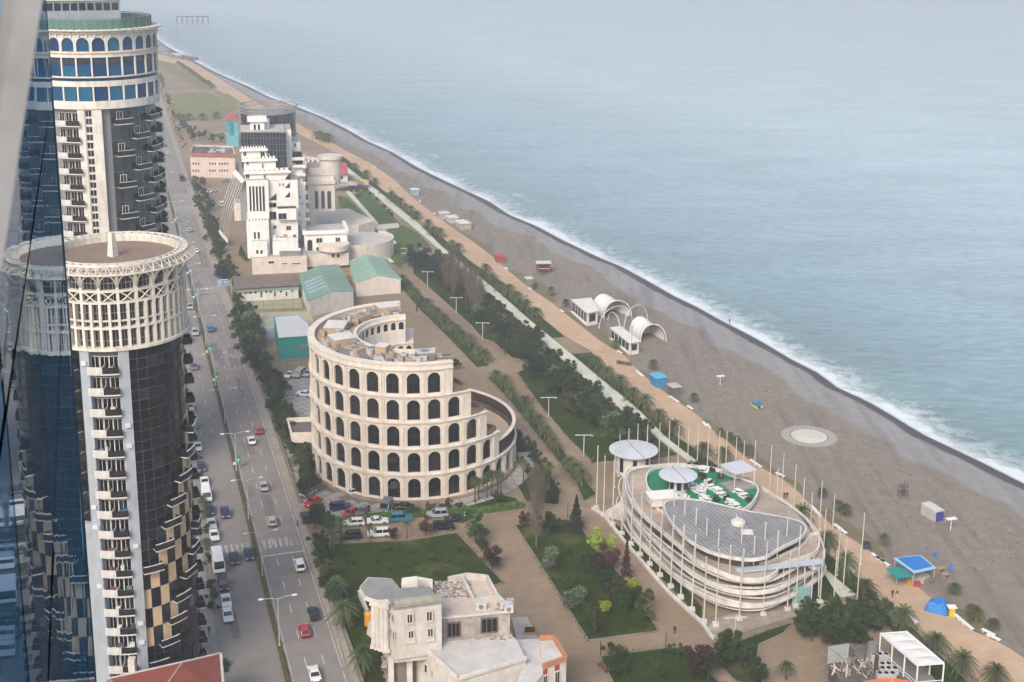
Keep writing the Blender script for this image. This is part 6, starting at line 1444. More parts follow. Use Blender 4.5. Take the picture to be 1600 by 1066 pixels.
for (u, v, k, c, lb_) in ((552,821,'wagon','white','white estate car first in the lane row along the hedge'),(590,818,'sedan','white','white sedan in the lane row between white estate and blue suv'),(626.6,814,'suv','teal','blue green suv parked along the lane hedge'),(683,808,'suv','silver','silver suv parked along the lane beside black sedan'),(710,815,'sedan','black','long black sedan parked along the lane by white post'),(693,827,'suv','black','black suv parked at the lawn edge of the lane'),(592,838,'suv','white','white suv parked at the lawn edge of the lane'),(547.5,842,'suv','black','black suv parked at the lawn edge beside the young palms'),(524,838,'sedan','grey','dark grey sedan parked between black suv and silver hatchback'),(507,847,'hatch','silver','silver hatchback at the road end of the lane')):
    car(u, v, k, c, lb_, sa_+(math.pi if rnd.random() < .5 else 0), LN)
for (u, v, k, c, lb_, an_) in ((346.5,322,'van','white','white van by the louvre wing of the stepped hotel',.4),(324,301,'sedan','white','white sedan in the yard of the pinkish block',1.3),(354,285,'sedan','grey','grey sedan at the wall of the pinkish block',1.3),(332,300,'sedan','silver','silver sedan in yard of the pinkish block',1.3)):
    car(u, v, k, c, lb_, an_)

# ================================================================== street furniture
M_POLE = mat('pole_grey', '#a9aaa8', .5, var=.1, scale=2); M_POLEW = mat('flagpole_white', '#cfcac0', .6, var=.12, scale=1, stain=.2); M_POLED = mat('pole_dark', '#837d77', .6, var=.15)
pr = thing('street_lamp', 'twin arm street lamp standing on the road median', 'street lamp', (0, 0, -60), 0, 'lamps along the road median')
q = MB(); q.tube([(0,0,0), (0,0,5), (0,0,9)], [.13, .1, .07], 8); q.cyl(.22, 0, .5, 8); q.build('post', M_POLE, pr)
for s in (-1, 1):
    q = MB(); q.tube([(0,0,8.9), (s*1.2,0,9.25), (s*2.6,0,9.3)], .06, 6); am = q.build('arm', M_POLE, pr); q = MB(); q.box(min(s*2.4, s*3.2), max(s*2.4, s*3.2), -.16, .16, 9.22, 9.38); q.build('lamp_head', MATS['clean_white'], am)
for (u, v) in ((300.5,455),(311,498),(322,543),(337,605),(352,665),(370,738),(389,815),(411,903),(437,1012),(291,420),(283,385),(274,350),(262,300),(252,262),(243,225)):
    t, s = ts(g(u, v)); dup(pr, xy(t, S_MED, .15), ROADA)
drop(pr)
pr = thing('alley_lamp', 'white T shaped double lamp along the palm alley', 'street lamp', (0, 0, -60), 0, 'T lamps along the palm alley')
q = MB(); q.tube([(0,0,0), (0,0,5.2)], [.13, .1], 8); q.build('post', M_POLEW, pr)
for s in (-1, 1): q = MB(); q.box(min(0, s*1.9), max(0, s*1.9), -.09, .09, 5.15, 5.3); am = q.build('arm', M_POLEW, pr); q = MB(); q.box(min(s*1.5, s*2.1), max(s*1.5, s*2.1), -.15, .15, 5.05, 5.16); q.build('lamp_head', M_POLE, am)
for (u, v) in ((636,418),(668,448),(713,490),(754,531),(857,652),(912,713)): dup(pr, g(u, v), ROADA-.3)
dup(pr, g(1147, 1008), .1, label='white twin lamp beside cafe apron at foot of wave pavilion'); dup(pr, g(635.5, 410), .1)
drop(pr)
# beach poles
pr = thing('beach_pole', 'tall thin dark pole standing on the beach side of promenade', 'pole', (0, 0, -60), 0, 'poles along the beach')
q = MB(); q.tube([(0,0,0), (0,0,10)], [.07, .05], 6); q.build('post', M_POLED, pr); q = MB(); q.box(-.25, .25, -.08, .08, 9.95, 10.08); q.build('lamp_head', M_POLED, pr); q = MB(); q.cyl(.25, 0, .35, 8); q.build('foot', M_POLED, pr)
for (u, v) in ((1293,780),(1402,870),(1531,945),(1194,728),(1042,592),(1117,670),(878,481),(986,567),(796,418),(764,390),(735,368),(684,334),(660,316),(635,294),(592,263),(568,251),(543,235),(515,220),(495,206),(478,196),(455,184),(432,172),(410,160),(385,147),(362,134)): dup(pr, g(u, v), rnd.uniform(-.3, .3), sc=(1, 1, rnd.uniform(.92, 1.08)))
drop(pr)
# flagpoles round and through the wave pavilion
pr = thing('flagpole', 'bare white flagpole on concrete plinth along the edging wall', 'flagpole', (0, 0, -60), 0, 'flagpoles around the wave pavilion')
q = MB(); q.tube([(0,0,.5), (0,0,14)], [.14, .1], 8); q.cyl(.16, 14, 14.2, 8); q.build('pole', M_POLEW, pr); q = MB(); q.box(-.55, .55, -.55, .55, 0, .6); q.build('plinth', M_CF, pr)
for (u, v) in ((932,795),(943,806),(957,821),(971.5,835),(986,852),(1000,868),(1015,883),(1031,900),(1048,917.6),(1063.5,935),(1081,954),(1099.5,973),(1118,978),(1155,968)): dup(pr, g(u, v), 0, sc=(1, 1, rnd.uniform(.8, 1.05) if u > 935 else 1))
for (u, v) in ((1192,960),(1230,953),(1243,948),(1266,957),(1281,942),(1302,948)): dup(pr, g(u, v), 0, sc=(1, 1, .78), label='bare white flagpole on the pale apron of wave pavilion')
drop(pr)
pr = thing('flagpole', 'slim white flagpole rising from the terraces and roof of wave pavilion', 'flagpole', (0, 0, -60), 0, 'flagpoles through the wave pavilion')
q = MB(); q.tube([(0,0,-2), (0,0,3.4)], .12, 8); q.build('pole', M_POLEW, pr); q = MB(); q.cyl(.2, 3.4, 3.55, 8); q.build('cap', M_POLEW, pr)
for (x, y) in ((605,595),(670,650),(740,715),(805,780),(878,850),(950,950),(1030,975),(1020,825),(1098,895),(1165,805),(1243,860),(1300,780),(1380,830),(1175,930),(530,700),(600,760),(665,820),(735,880)): dup(pr, g(*c3(x, y), ZR), 0)
drop(pr)
pr = thing('flagpole', 'slim white flagpole between the wave pavilion and the promenade', 'flagpole', (0, 0, -60), 0, 'flagpoles behind the wave pavilion')
q = MB(); q.tube([(0,0,0), (0,0,10.5)], [.12, .09], 8); q.build('pole', M_POLEW, pr); q = MB(); q.cyl(.3, 0, .25, 10); q.build('foot', M_CF, pr)
for (u, v) in ((960,762),(967,744),(981,736),(995,734),(1010,731),(1029,729),(1044,728),(1059,728),(1074,728),(1089,729),(1105,731),(1122,737.5),(1133,744),(1148,752),(1160,757),(1177,762),(1202,769),(1221,779),(1240,794),(1212,806),(1253,815),(1265,842),(1280,828),(1286,868),(1299,851),(1308,900),(1317,925),(1339,938),(1345,882),(1275,905)): dup(pr, g(u, v), 0, sc=(1, 1, rnd.uniform(.92, 1.06)))
drop(pr)
# median banners
for (u, v, c) in ((329,556,'green'),(342,600,'green'),(377,732,'green'),(299,432,'blue'),(309,470,'blue'),(279,348,'blue'),(286,376,'blue')):
    t_, s_ = ts(g(u, v)); o = thing('median_banner', f'{c} banner box sign with small white foot panel on the road median', 'sign', xy(t_, S_MED, .15), ROADA, f'{c} banners on the median')
    q = MB(); q.box(-.06, .06, -.06, .06, 0, 3.2); q.build('post', M_POLE, o); q = MB(); q.box(.06, 1.15, -.08, .08, 1.2, 3.1); q.build('board', mat('banner_'+c, '#1d8a57' if c == 'green' else '#2b7fb5', .6, var=.1), o)
    q = MB(); q.box(-.55, -.06, -.07, .07, .9, 1.5); q.build('foot_panel', MATS['clean_white'], o); q = MB(); q.box(.3, .9, -.1, -.08, 1.9, 2.2); q.box(.4, .8, -.1, -.08, 1.5, 1.7); q.build('print', MATS['clean_white'], o)
# direction board over the kerb
o = thing('direction_sign', 'large blue direction board with white border on a kerbside post', 'sign', g(362, 462), ROADA)
q = MB(); q.tube([(0,0,0), (0,0,5.8)], .14, 8); q.tube([(0,0,4.8), (-3.6,0,4.8)], .09, 6); q.build('post', M_POLE, o); q = MB(); q.box(-4.2, -.9, -.08, .0, 3.7, 5.7); q.build('border', MATS['clean_white'], o)
q = MB(); q.box(-4.05, -1.05, -.12, -.08, 3.85, 5.55); q.build('board', MATS['banner_blue'], o)
q = MB(); q.box(-3.8, -2.8, -.14, -.12, 4.9, 5.1); q.box(-3.8, -3.0, -.14, -.12, 4.4, 4.6); q.box(-2.3, -1.3, -.14, -.12, 4.9, 5.1); q.box(-2.3, -1.5, -.14, -.12, 4.4, 4.6); q.build('arrows_and_text', MATS['clean_white'], o)
# benches
pr = thing('bench', 'white concrete slab bench along the promenade edge', 'bench', (0, 0, -60), 0, 'benches along the promenade')
q = MB(); q.box(-1.3, 1.3, -.35, .35, .38, .5); q.build('seat', MATS['clean_white'], pr)
for x in (-.9, .9): MB().box(x-.15, x+.15, -.3, .3, 0, .38).build('leg', M_CF, pr)
def bench_dir(P): t, s = ts(P); d = xy(t+3, prom_r(t+3))-xy(t-3, prom_r(t-3)); return math.atan2(d.y, d.x)
for (u, v) in ((1107,668),(1177,724),(1184,729),(1219,744),(1271,797),(1278,805),(1368,872),(1375,877),(1382,882),(1497,968),(1504,974),(1512,981),(1544,991),(1552,999),(828,453),(878,488),(968,552),(997,584),(1002,588),(1050,624),(1056,628),(1078,639),(1101,665),(791,421),(679,335),(656,316),(585,262),(1329,892),(1425,970),(1316,832),(1309,826)):
    P = g(u, v); dup(pr, P, bench_dir(P))
drop(pr)
o = thing('park_bench', 'brown wooden bench at the corner of the lower garden', 'bench', g(943, 1046), R(-62))
for y in (-.3, -.1, .1): MB().box(-1.4, 1.4, y-.08, y+.08, .42, .48).build('seat_slat', mat('bench_wood', '#7a5336', .7, var=.2, scale=3), o)
for z in (.62, .8): MB().box(-1.4, 1.4, .26, .32, z, z+.12).build('back_slat', MATS['bench_wood'], o)
for x in (-1.1, 1.1): MB().box(x-.06, x+.06, -.35, .32, 0, .44).build('leg', M_TRIM, o)
for (u, v, lb_) in ((938,1026,'dark garden lamp post at the corner of the lower garden'), (1040,1013,'dark garden lamp post on the kerb of lower garden near wave pavilion'), (887,808,'slim garden lamp post by dark fir tree')):
    o = thing('garden_lamp', lb_, 'lamp', g(u, v)); q = MB(); q.tube([(0,0,0), (0,0,3)], .07, 6); q.build('post', M_TRIM, o); q = MB(); q.cyl(.18, 3, 3.4, 8, r2=.1); q.build('lantern', M_POLED, o)
o = thing('white_bollard', 'short white post at the end of the hedge lane', 'post', g(727, 812)); q = MB(); q.cyl(.3, 0, 1.6, 10, r2=.2); q.build('shaft', MATS['clean_white'], o); q = MB(); q.cyl(.25, 1.6, 1.9, 10, r2=.1); q.build('cap', MATS['clean_white'], o)

# ================================================================== beach buildings and clutter
def kiosk(u, v, w_, d_, h_, wc, rc, label, rz=None, name='kiosk', hip=0, stilts=0, shutter='#26282b', over=.35):
    P = g(u, v); rz = bench_dir(P) if rz is None else rz; o = thing(name, label, 'kiosk', P, rz); wm = mat('kiosk_'+wc, wc, .75, var=.15, scale=1, stain=.15); rm = mat('kioskroof_'+rc, rc, .7, var=.12, scale=1)
    z0 = stilts
    q = MB(); q.box(-w_/2, w_/2, -d_/2, d_/2, z0, z0+h_); q.build('wall', wm, o)
    q = MB(); x, y = w_/2+over, d_/2+over
    if hip: q.add([(-x,-y,z0+h_),(x,-y,z0+h_),(x,y,z0+h_),(-x,y,z0+h_),(-x*.3,0,z0+h_+hip),(x*.3,0,z0+h_+hip)], [(0,1,5,4),(2,3,4,5),(1,2,5),(3,0,4),(3,2,1,0)])
    else: q.box(-x, x, -y, y, z0+h_, z0+h_+.22)
    q.build('roof', rm, o)
    q = MB(); q.box(-w_*.36, w_*.36, -d_/2-.05, -d_/2+.02, z0+.95, z0+h_-.4); q.build('hatch', mat('hatch_'+shutter, shutter, .4, var=.15), o)
    q = MB(); q.box(-w_*.4, w_*.4, -d_/2-.45, -d_/2, z0+.85, z0+.95); q.build('counter', rm, o)
    q = MB(); q.box(w_/2-.02, w_/2+.04, -d_*.3, d_*.3, z0+.1, z0+2.0); q.build('door', mat('kiosk_door', '#5c5f62', .6, var=.15), o)
    if stilts:
        for sx in (-1, 1):
            for sy in (-1, 1): MB().box(sx*w_*.45-.1, sx*w_*.45+.1, sy*d_*.45-.1, sy*d_*.45+.1, 0, z0+.1).build('stilt', wm, o)
    return o
kiosk(1028,602,3.6,2.8,2.6,'#2f8fc4','#5aaed6','bright blue kiosk on promenade edge')
kiosk(1053,617,2.8,2.2,2.5,'#6d6a68','#b9b4ae','small grey kiosk with pale roof beside the bright blue kiosk')
kiosk(849,425,4.6,3.0,2.6,'#8f3038','#cfccc6','dark red hut on stilts with white flat roof on beach', stilts=.8, rz=.1)
kiosk(781,409,3.0,3.0,2.3,'#a34f48','#a8433c','red hip roofed kiosk at promenade edge', hip=1.1, shutter='#e0d8d0')
kiosk(826,445,2.2,1.8,2.3,'#8f857a','#d3cfc8','tiny white roofed kiosk on the scrub verge')
kiosk(648,304,3.6,3.0,2.4,'#9fb6bd','#d6d6d2','white roofed kiosk with pale blue walls far along the promenade')
kiosk(694,341,4.6,3.6,2.3,'#c4beb6','#cfcac4','first of three joined white beach huts, with flat roof')
kiosk(707,347,4.6,3.6,2.2,'#c9c4bc','#dcd8d2','middle of three joined white beach huts')
kiosk(724,356,6.4,4.6,2.4,'#b3aca2','#d2cbc2','largest of three joined beach huts with low hip roof', hip=1.0)
o = kiosk(1456,808,4.4,2.2,2.2,'#c3c0bb','#cdcac4','white container cabin with purple end on beach', name='container_cabin', over=.03); q = MB(); q.box(-2.28, -2.2, -1.0, 1.0, .1, 2.1); q.build('purple_end', mat('purple_panel', '#3f3a8c', .6, var=.1), o)
# market stall with blue roof
o = thing('market_stall', 'beach stall with bright blue roof and turquoise side awning', 'stall', g(1438, 912)); L0 = o.location
Q = [g(u, v, 3.0)-L0 for u, v in ((1396,872),(1438,867),(1463,887),(1428,895))]; q = MB(); q.prism(Q, 2.8, 3.0); q.build('roof_edge', mat('pale_blue_roof', '#9cc0d8', .6, var=.1), o)
c_ = (Q[0]+Q[1]+Q[2]+Q[3])/4; q = MB(); q.prism([p.lerp(c_, .22) for p in Q], 3.0, 3.25); q.build('roof_tarp', mat('blue_tarp', '#1b74bd', .55, var=.1, scale=2, bump=.05), o)
for p in Q: p = p.lerp(c_, .08); MB().box(p.x-.07, p.x+.07, p.y-.07, p.y+.07, 0, 2.85).build('post', M_POLE, o)
S_ = [g(u, v, 2.4)-L0 for u, v in ((1384,888),(1408,885),(1426,900),(1401,904))]; q = MB(); q.prism(S_, 2.3, 2.38); q.build('side_awning', mat('turquoise_cloth', '#1b8a86', .7, var=.1), o)
for p in S_: MB().box(p.x-.05, p.x+.05, p.y-.05, p.y+.05, 0, 2.3).build('awning_post', M_POLE, o)
q = MB(); b_ = [p.lerp(c_, .25) for p in Q]; q.prism(b_, 0, 1.0); q.build('counter', mat('stall_counter', '#b9b0a6', .8, var=.2), o)
for k, (u, v, c, lb_) in enumerate(((1432,916,'#b8443a','red crate'),(1440,910,'#d5d0c8','white crate'),(1450,912,'#8c867e','grey crate'),(1422,912,'#d0a52e','yellow crate'),(1455,908,'#6f7d86','blue grey crate'))):
    x = thing('crate', lb_+' of goods in front of the blue roofed stall', 'crate', g(u, v), .4*k); MB().box(-.7, .7, -.45, .45, 0, .75).build('box', mat('crate_'+c, c, .8, var=.2, scale=3), x); MB().box(-.74, .74, -.49, .49, .75, .82).build('lid', mat('crate_'+c, ''), x)
for k, (u, v) in enumerate(((1470,893),(1478,902))):
    x = thing('stall_table', 'pale picnic table beside blue roofed stall on the sand', 'table', g(u, v), .5, 'tables beside the blue stall'); MB().box(-1.0, 1.0, -.5, .5, .7, .78).build('table_top', mat('pale_wood', '#b59a78', .8, var=.2), x)
    for s in (-.8, .8): MB().box(s-.06, s+.06, -.4, .4, 0, .7).build('leg', mat('pale_wood', ''), x)
for k, (u, v, h_, lb_) in enumerate(((1460,876,2.4,'shorter closed blue parasol behind the blue roofed stall'),(1484,901,3.0,'taller closed blue parasol beside a picnic table'))):
    x = thing('closed_parasol', lb_, 'parasol', g(u, v)); q = MB(); q.tube([(0,0,0), (0,0,h_)], .04, 5); q.build('pole', M_POLE, x); q = MB(); q.tube([(0,0,.9), (0,0,1.6), (0,0,h_-.1)], [.3, .34, .1], 8); q.build('canopy', mat('blue_tarp', ''), x)
# blue tarpaulin covered heap, yellow box
o = thing('covered_ride', 'heap covered by crumpled bright blue tarpaulin on promenade', 'tarpaulin', g(1465, 953), -.5); q = MB(); vs = []; fs = []
for i in range(9):
    for j in range(9):
        x, y = -2.0+4.0*i/8, -1.7+3.4*j/8; e = max(abs(x)/2.0, abs(y)/1.7); z = max(0, (1-e**4))*(2.0+.35*math.sin(x*2.1+y))+rr.uniform(-.12, .12)*(e < .95); vs.append((x*(1+.1*math.sin(y*3)), y, max(z, 0)))
for i in range(8):
    for j in range(8): a = i*9+j; fs.append((a, a+9, a+10, a+1))
q.add(vs, fs); q.build('cover', mat('blue_tarp', ''), o); q = MB(); q.box(-1.6, 1.6, -1.3, 1.3, 0, .5); q.build('base', M_TRIM, o)
o = thing('yellow_booth', 'narrow yellow booth with white top beside the blue tarpaulin heap', 'booth', g(1486, 962)); MB().box(-.5, .5, -.5, .5, 0, 1.7).build('body', mat('yellow_paint', '#d2b21f', .6, var=.1), o); MB().box(-.8, .8, -.65, .65, 1.7, 1.85).build('top', MATS['clean_white'], o)
o = thing('waste_bin', 'dark blue waste container on promenade edge behind wave pavilion', 'bin', g(1353, 857)); MB().box(-.7, .7, -.55, .55, 0, 1.1).build('body', mat('bin_blue', '#2c4257', .6, var=.15), o); q = MB(); q.add([(-.75,-.6,1.1),(.75,-.6,1.1),(.75,.6,1.25),(-.75,.6,1.25)], [(0,1,2,3)]); q.build('lid', M_TRIM, o)
for k, (u, v) in enumerate(((1485,829),(1125,602))):
    o = thing('beach_shelter', 'white T shaped sunshade post on the open beach', 'sunshade', g(u, v), .3, 'white sunshades on the beach'); q = MB(); q.tube([(0,0,0), (0,0,2.6)], .09, 6); q.build('post', MATS['clean_white'], o); q = MB(); q.box(-1.1, 1.1, -.5, .5, 2.55, 2.68); q.build('top', MATS['clean_white'], o)
o = thing('lifeguard_frame', 'dark wooden lookout frame standing on the brown shingle', 'frame', g(1410, 778), .3)
for x in (-.7, .7):
    for y in (-.6, .6): q = MB(); q.bar((x*1.2,y*1.2,0), (x*.8,y*.8,3.6), .14); q.build('leg', mat('dark_wood', '#6d5f52', .85, var=.25), o)
for z in (1.5, 2.7): q = MB(); q.box(-.85, .85, -.75, .75, z, z+.12); q.build('platform', mat('dark_wood', ''), o)
o = thing('pedal_boat', 'small yellow and blue pedal boat stack on the shingle', 'pedal boat', g(1183, 637), .4)
for x in (-.8, .8): q = MB(); q.tube([(x,-1.5,.3), (x,-.9,.35), (x,1.2,.35), (x,1.7,.6)], [.2, .35, .35, .12], 8); q.build('float', mat('pedal_yellow', '#b9a83a', .6, var=.1), o)
MB().box(-.9, .9, -.7, .9, .6, 1.4).build('seat_box', mat('pedal_blue', '#3578a5', .6, var=.1), o)
o = thing('helipad', 'round white concrete disc with ring of paving stones on beach', 'platform', g(1264, 682)); q = MB(); q.cyl(4.3, -.2, .12, 40); q.build('disc', mat('disc_white', '#c9c5b8', .85, var=.12, scale=.6), o)
st_ = MB().box(-.33, .33, -.2, .2, -.1, .1).mesh('ring_stone', mat('ring_stone', '#b3ada2', .9, var=.2))
for k in range(5):
    r_ = 4.75+.42*k; n_ = int(2*math.pi*r_/.85)
    for i in range(n_): link('ring_stone', st_, o, pol(r_, 360*(i+.5*(k % 2))/n_, .02), R(360*(i+.5*(k % 2))/n_))
# white pavilions and shell tents
M_TENT = mat('tent_white', '#d6d3cd', .65, var=.06, scale=.4, stain=.1)
def pav(label, roof, z, win_l):
    P = roofpoly(roof, z); c = sum(P, Vector())/len(P); c.z = 0; o = thing('beach_pavilion', label, 'pavilion', c); Q = [p-c for p in P]; cc = sum(Q, Vector())/4
    q = MB(); q.prism(Q, z-.25, z); q.build('roof', M_TENT, o); q = MB(); q.prism([p.lerp(Vector((0,0,p.z)), .1) for p in Q], 0, z-.25); q.build('wall', M_TENT, o)
    A, B = Q[0].lerp(Vector((0,0,0)), .1)+c, Q[3].lerp(Vector((0,0,0)), .1)+c
    for i in range(5):
        a, b2 = A.lerp(B, (i+.12)/5), A.lerp(B, (i+.88)/5); d = b2-a; rz = math.atan2(d.y, d.x); n_ = Vector((math.sin(rz), -math.cos(rz), 0)); l = Vector((d.x, d.y, 0)).length
        link('window', MB().box(-l/2, l/2, -.05, .05, 1.3, z-.6).mesh('window', G_DK[4]), o, Vector(((a.x+b2.x)/2, (a.y+b2.y)/2, 0))-c+n_*.03, rz)
    A, B = Q[3].lerp(Vector((0,0,0)), .1)+c, Q[2].lerp(Vector((0,0,0)), .1)+c; wd = (B-A).length; d = B-A; rz = math.atan2(d.y, d.x); n_ = Vector((math.sin(rz), -math.cos(rz), 0))
    link('window', MB().box(-wd*.28, wd*.28, -.05, .05, 1.3, z-.9).mesh('window', G_DK[4]), o, (A+B)/2-c-Vector((0,0,((A+B)/2).z))+n_*.04, rz)
    q = MB(); a, b2 = Q[0].lerp(Vector((0,0,0)), -.05), Q[3].lerp(Vector((0,0,0)), -.05); q.prism([a, b2, b2.lerp(Vector((0,0,0)), .2), a.lerp(Vector((0,0,0)), .2)], .5, .8); q.build('side_ledge', M_TENT, o)
    return o
pav('white flat roofed beach pavilion next to the farther shell tent', [(892,468),(924,465),(936,485),(917,489)], 4.6, 5)
pav('smaller white beach pavilion joined to the nearer shell tent', [(953,512),(969,509),(1001,533),(984,536)], 4.0, 5)
def shell(label, u0, v0, u1, v1, h_, back, bh):
    """vaulted tent: open arch between two feet, running back to a lower, narrower end"""
    a, b2 = g(u0, v0), g(u1, v1); c = (a+b2)/2; o = thing('shell_tent', label, 'tent', c); ex = (b2-a).normalized(); ey = Vector((-ex.y, ex.x, 0)); hw = (b2-a).length/2
    q = MB(); n, m_ = 18, 7; V = []
    for j in range(m_+1):
        f = j/m_; s = 1-.18*f; hh = h_*(1-.25*math.sin(f*math.pi))*(1-f)+bh*f; sh = -hw*.45*f
        for i in range(n+1):
            t = math.pi*i/n; x = -hw*s*math.cos(t)+sh; V.append(ex*x+ey*(back*f+.25*math.sin(t)*hw*(1-f))+Vector((0,0,hh*math.sin(t)**.85)))
    F = [(j*(n+1)+i, j*(n+1)+i+1, (j+1)*(n+1)+i+1, (j+1)*(n+1)+i) for j in range(m_) for i in range(n)]
    q.add(V, F); q.add([v*.985 for v in V], [f[::-1] for f in F]); e = len(V); q.f += [[i, i+1, e+i+1, e+i] for i in range(n)]; q.mi += [0]*n
    q.build('membrane', M_TENT, o, True); q = MB(); q.tube([v*1.005 for v in V[:n+1]], .12, 6); q.build('front_hoop', MATS['clean_white'], o); q = MB(); q.add([V[m_*(n+1)+i] for i in range(n+1)], [list(range(n+1))]); q.build('rear_wall', M_TENT, o); return o
shell('white vaulted shell tent farther along the beach', 944, 499, 987, 496, 5.4, 9, 5.6)
shell('white vaulted shell tent nearest the small beach pavilion', 1001, 536, 1041, 534, 5.2, 9, 5.4)
for k, (a, b2, h_) in enumerate((((936,513),(988,503),6.0),((950,500),(968,512),3.5),((975,512),(1012,502),6.2))):
    A, B = g(*a), g(*b2); c = (A+B)/2; o = thing('tent_hoop', ('tallest bare white hoop between', 'smallest bare white hoop beside', 'bare white hoop behind')[k]+' the two shell tents', 'hoop', c); q = MB(); q.tube([(A-c)*math.cos(math.pi*i/14)+Vector((0,0,h_*math.sin(math.pi*i/14))) for i in range(15)], .09, 6); q.build('hoop', MATS['clean_white'], o)
    q = MB()
    for p in (A-c, B-c): q.cyl(.25, 0, .2, 8, c=(p.x, p.y))
    q.build('footing', M_CF, o)
# ruined pier far out, marker post, groyne
o = thing('sea_platform', 'rusting open steel platform standing far out in sea', 'pier', g(300, 37, -.6)); L0 = o.location; A, B = g(276, 27, 7)-L0, g(325, 27.5, 7)-L0; A.z = B.z = 8.5; M_RST = mat('rusty_steel', '#5d5f63', .8, var=.2)
q = MB(); q.bar(A, B, 2.2, 1.2); q.build('deck', M_RST, o)
for i in range(7): p = A.lerp(B, i/6); q = MB(); q.tube([p, Vector((p.x, p.y, -3))], .6, 6); q.build('leg', M_RST, o)
for i in (3, 4, 5): q = MB(); q.bar(A.lerp(B, i/6)-Vector((0,0,5)), A.lerp(B, (i+1)/6)-Vector((0,0,5)), .5); q.build('brace', M_RST, o)
o = thing('marker_post', 'thin marker post in the water near the sea platform', 'post', g(278, 56, -.6)); q = MB(); q.tube([(0,0,-2), (0,0,4.5)], .3, 6); q.build('post', M_RST, o); q = MB(); q.cyl(.6, 4.5, 5.2, 8); q.build('top_mark', M_RST, o)
o = thing('groyne', 'dark stone groyne reaching from far promenade to the water', 'groyne', g(290, 89)); L0 = o.location; q = MB(); a, b2 = g(272, 87)-L0, g(306, 93.5)-L0; q.bar(a+Vector((0,0,.8)), b2+Vector((0,0,.8)), 5, 2.2); q.build('wall', mat('groyne_stone', '#6f6d6c', .9, var=.3, scale=.3), o); q = MB(); q.bar(a+Vector((0,0,2)), b2+Vector((0,0,2)), 3, .3); q.build('walkway', M_KERB, o)
for k in range(9):
    x = thing('beach_hut', 'tiny pale stall near the foot of the far groyne', 'hut', g(262+2.3*k+rr.uniform(-1,1), 84+.9*k), rr.uniform(0, 1), 'stalls by the far groyne'); s = rr.uniform(2, 3.4); MB().box(-s, s, -s*.7, s*.7, 0, 2.6).build('wall', M_UNIT[rr.choice((0,1,2))], x); MB().box(-s-.3, s+.3, -s*.7-.3, s*.7+.3, 2.6, 2.9).build('roof', M_UNIT[rr.choice((1,3,4))], x)
# bicycles parked together on the promenade
pr = thing('bicycle', 'dark rental bicycle in the parked row on the promenade', 'bicycle', (0, 0, -60), 0, 'bicycles parked in a row'); M_BK = mat('bike_dark', '#2e3036', .5, var=.2)
for y in (-.52, .52):
    q = MB(); q.tube([(0, y+.34*math.cos(2*math.pi*i/14), .34+.34*math.sin(2*math.pi*i/14)) for i in range(15)], .035, 5, cap=False); q.build('wheel', M_TYRE, pr)
q = MB(); q.bar((0,-.52,.34), (0,-.15,.85), .05); q.bar((0,-.15,.85), (0,.4,.8), .05); q.bar((0,.4,.85), (0,.52,.34), .05); q.bar((0,-.1,.35), (0,.4,.8), .05); q.bar((0,-.1,.35), (0,-.15,.9), .05); q.build('frame', M_BK, pr); MB().box(-.08, .08, -.3, 0, .9, .97).build('saddle', M_BK, pr); MB().box(-.3, .3, .36, .42, .95, 1.0).build('handlebar', M_BK, pr)
for k in range(12): P = g(964+2.0*k, 568+.35*k); dup(pr, P, bench_dir(P)+1.2+rr.uniform(-.15, .15))
drop(pr)
# fences by the courts
def fence(pts, h_, label, name='mesh_fence', gap=3.0, m=None):
    P = [g(u, v) for u, v in pts]; o = thing(name, label, 'fence', P[0]); m = m or mat('fence_green', '#3d5247', .6, var=.15)
    for a, b2 in zip(P, P[1:]):
        n_ = max(1, int((b2-a).length/gap))
        for i in range(n_+1): p = a.lerp(b2, i/n_)-P[0]; MB().box(p.x-.05, p.x+.05, p.y-.05, p.y+.05, 0, h_).build('post', m, o)
        for i in range(n_):
            p, r_ = a.lerp(b2, i/n_)-P[0], a.lerp(b2, (i+1)/n_)-P[0]; q = MB()
            for z in (.1, h_*.5, h_-.08): q.bar(p+Vector((0,0,z)), r_+Vector((0,0,z)), .04, .05)
            for k in range(1, 5): x = p.lerp(r_, k/5); q.bar(x+Vector((0,0,.1)), x+Vector((0,0,h_-.1)), .02, .02)
            q.build('mesh_panel', m, o)
fence([(381,486),(474,482)], 3.2, 'tall green mesh fence between the two sports courts')
fence([(420,582),(450,580),(492,577)], 3.0, 'green mesh fence behind the forecourt parking row')
fence([(383,470),(440,466),(470,465)], 3.0, 'green mesh fence in front of the long shed')

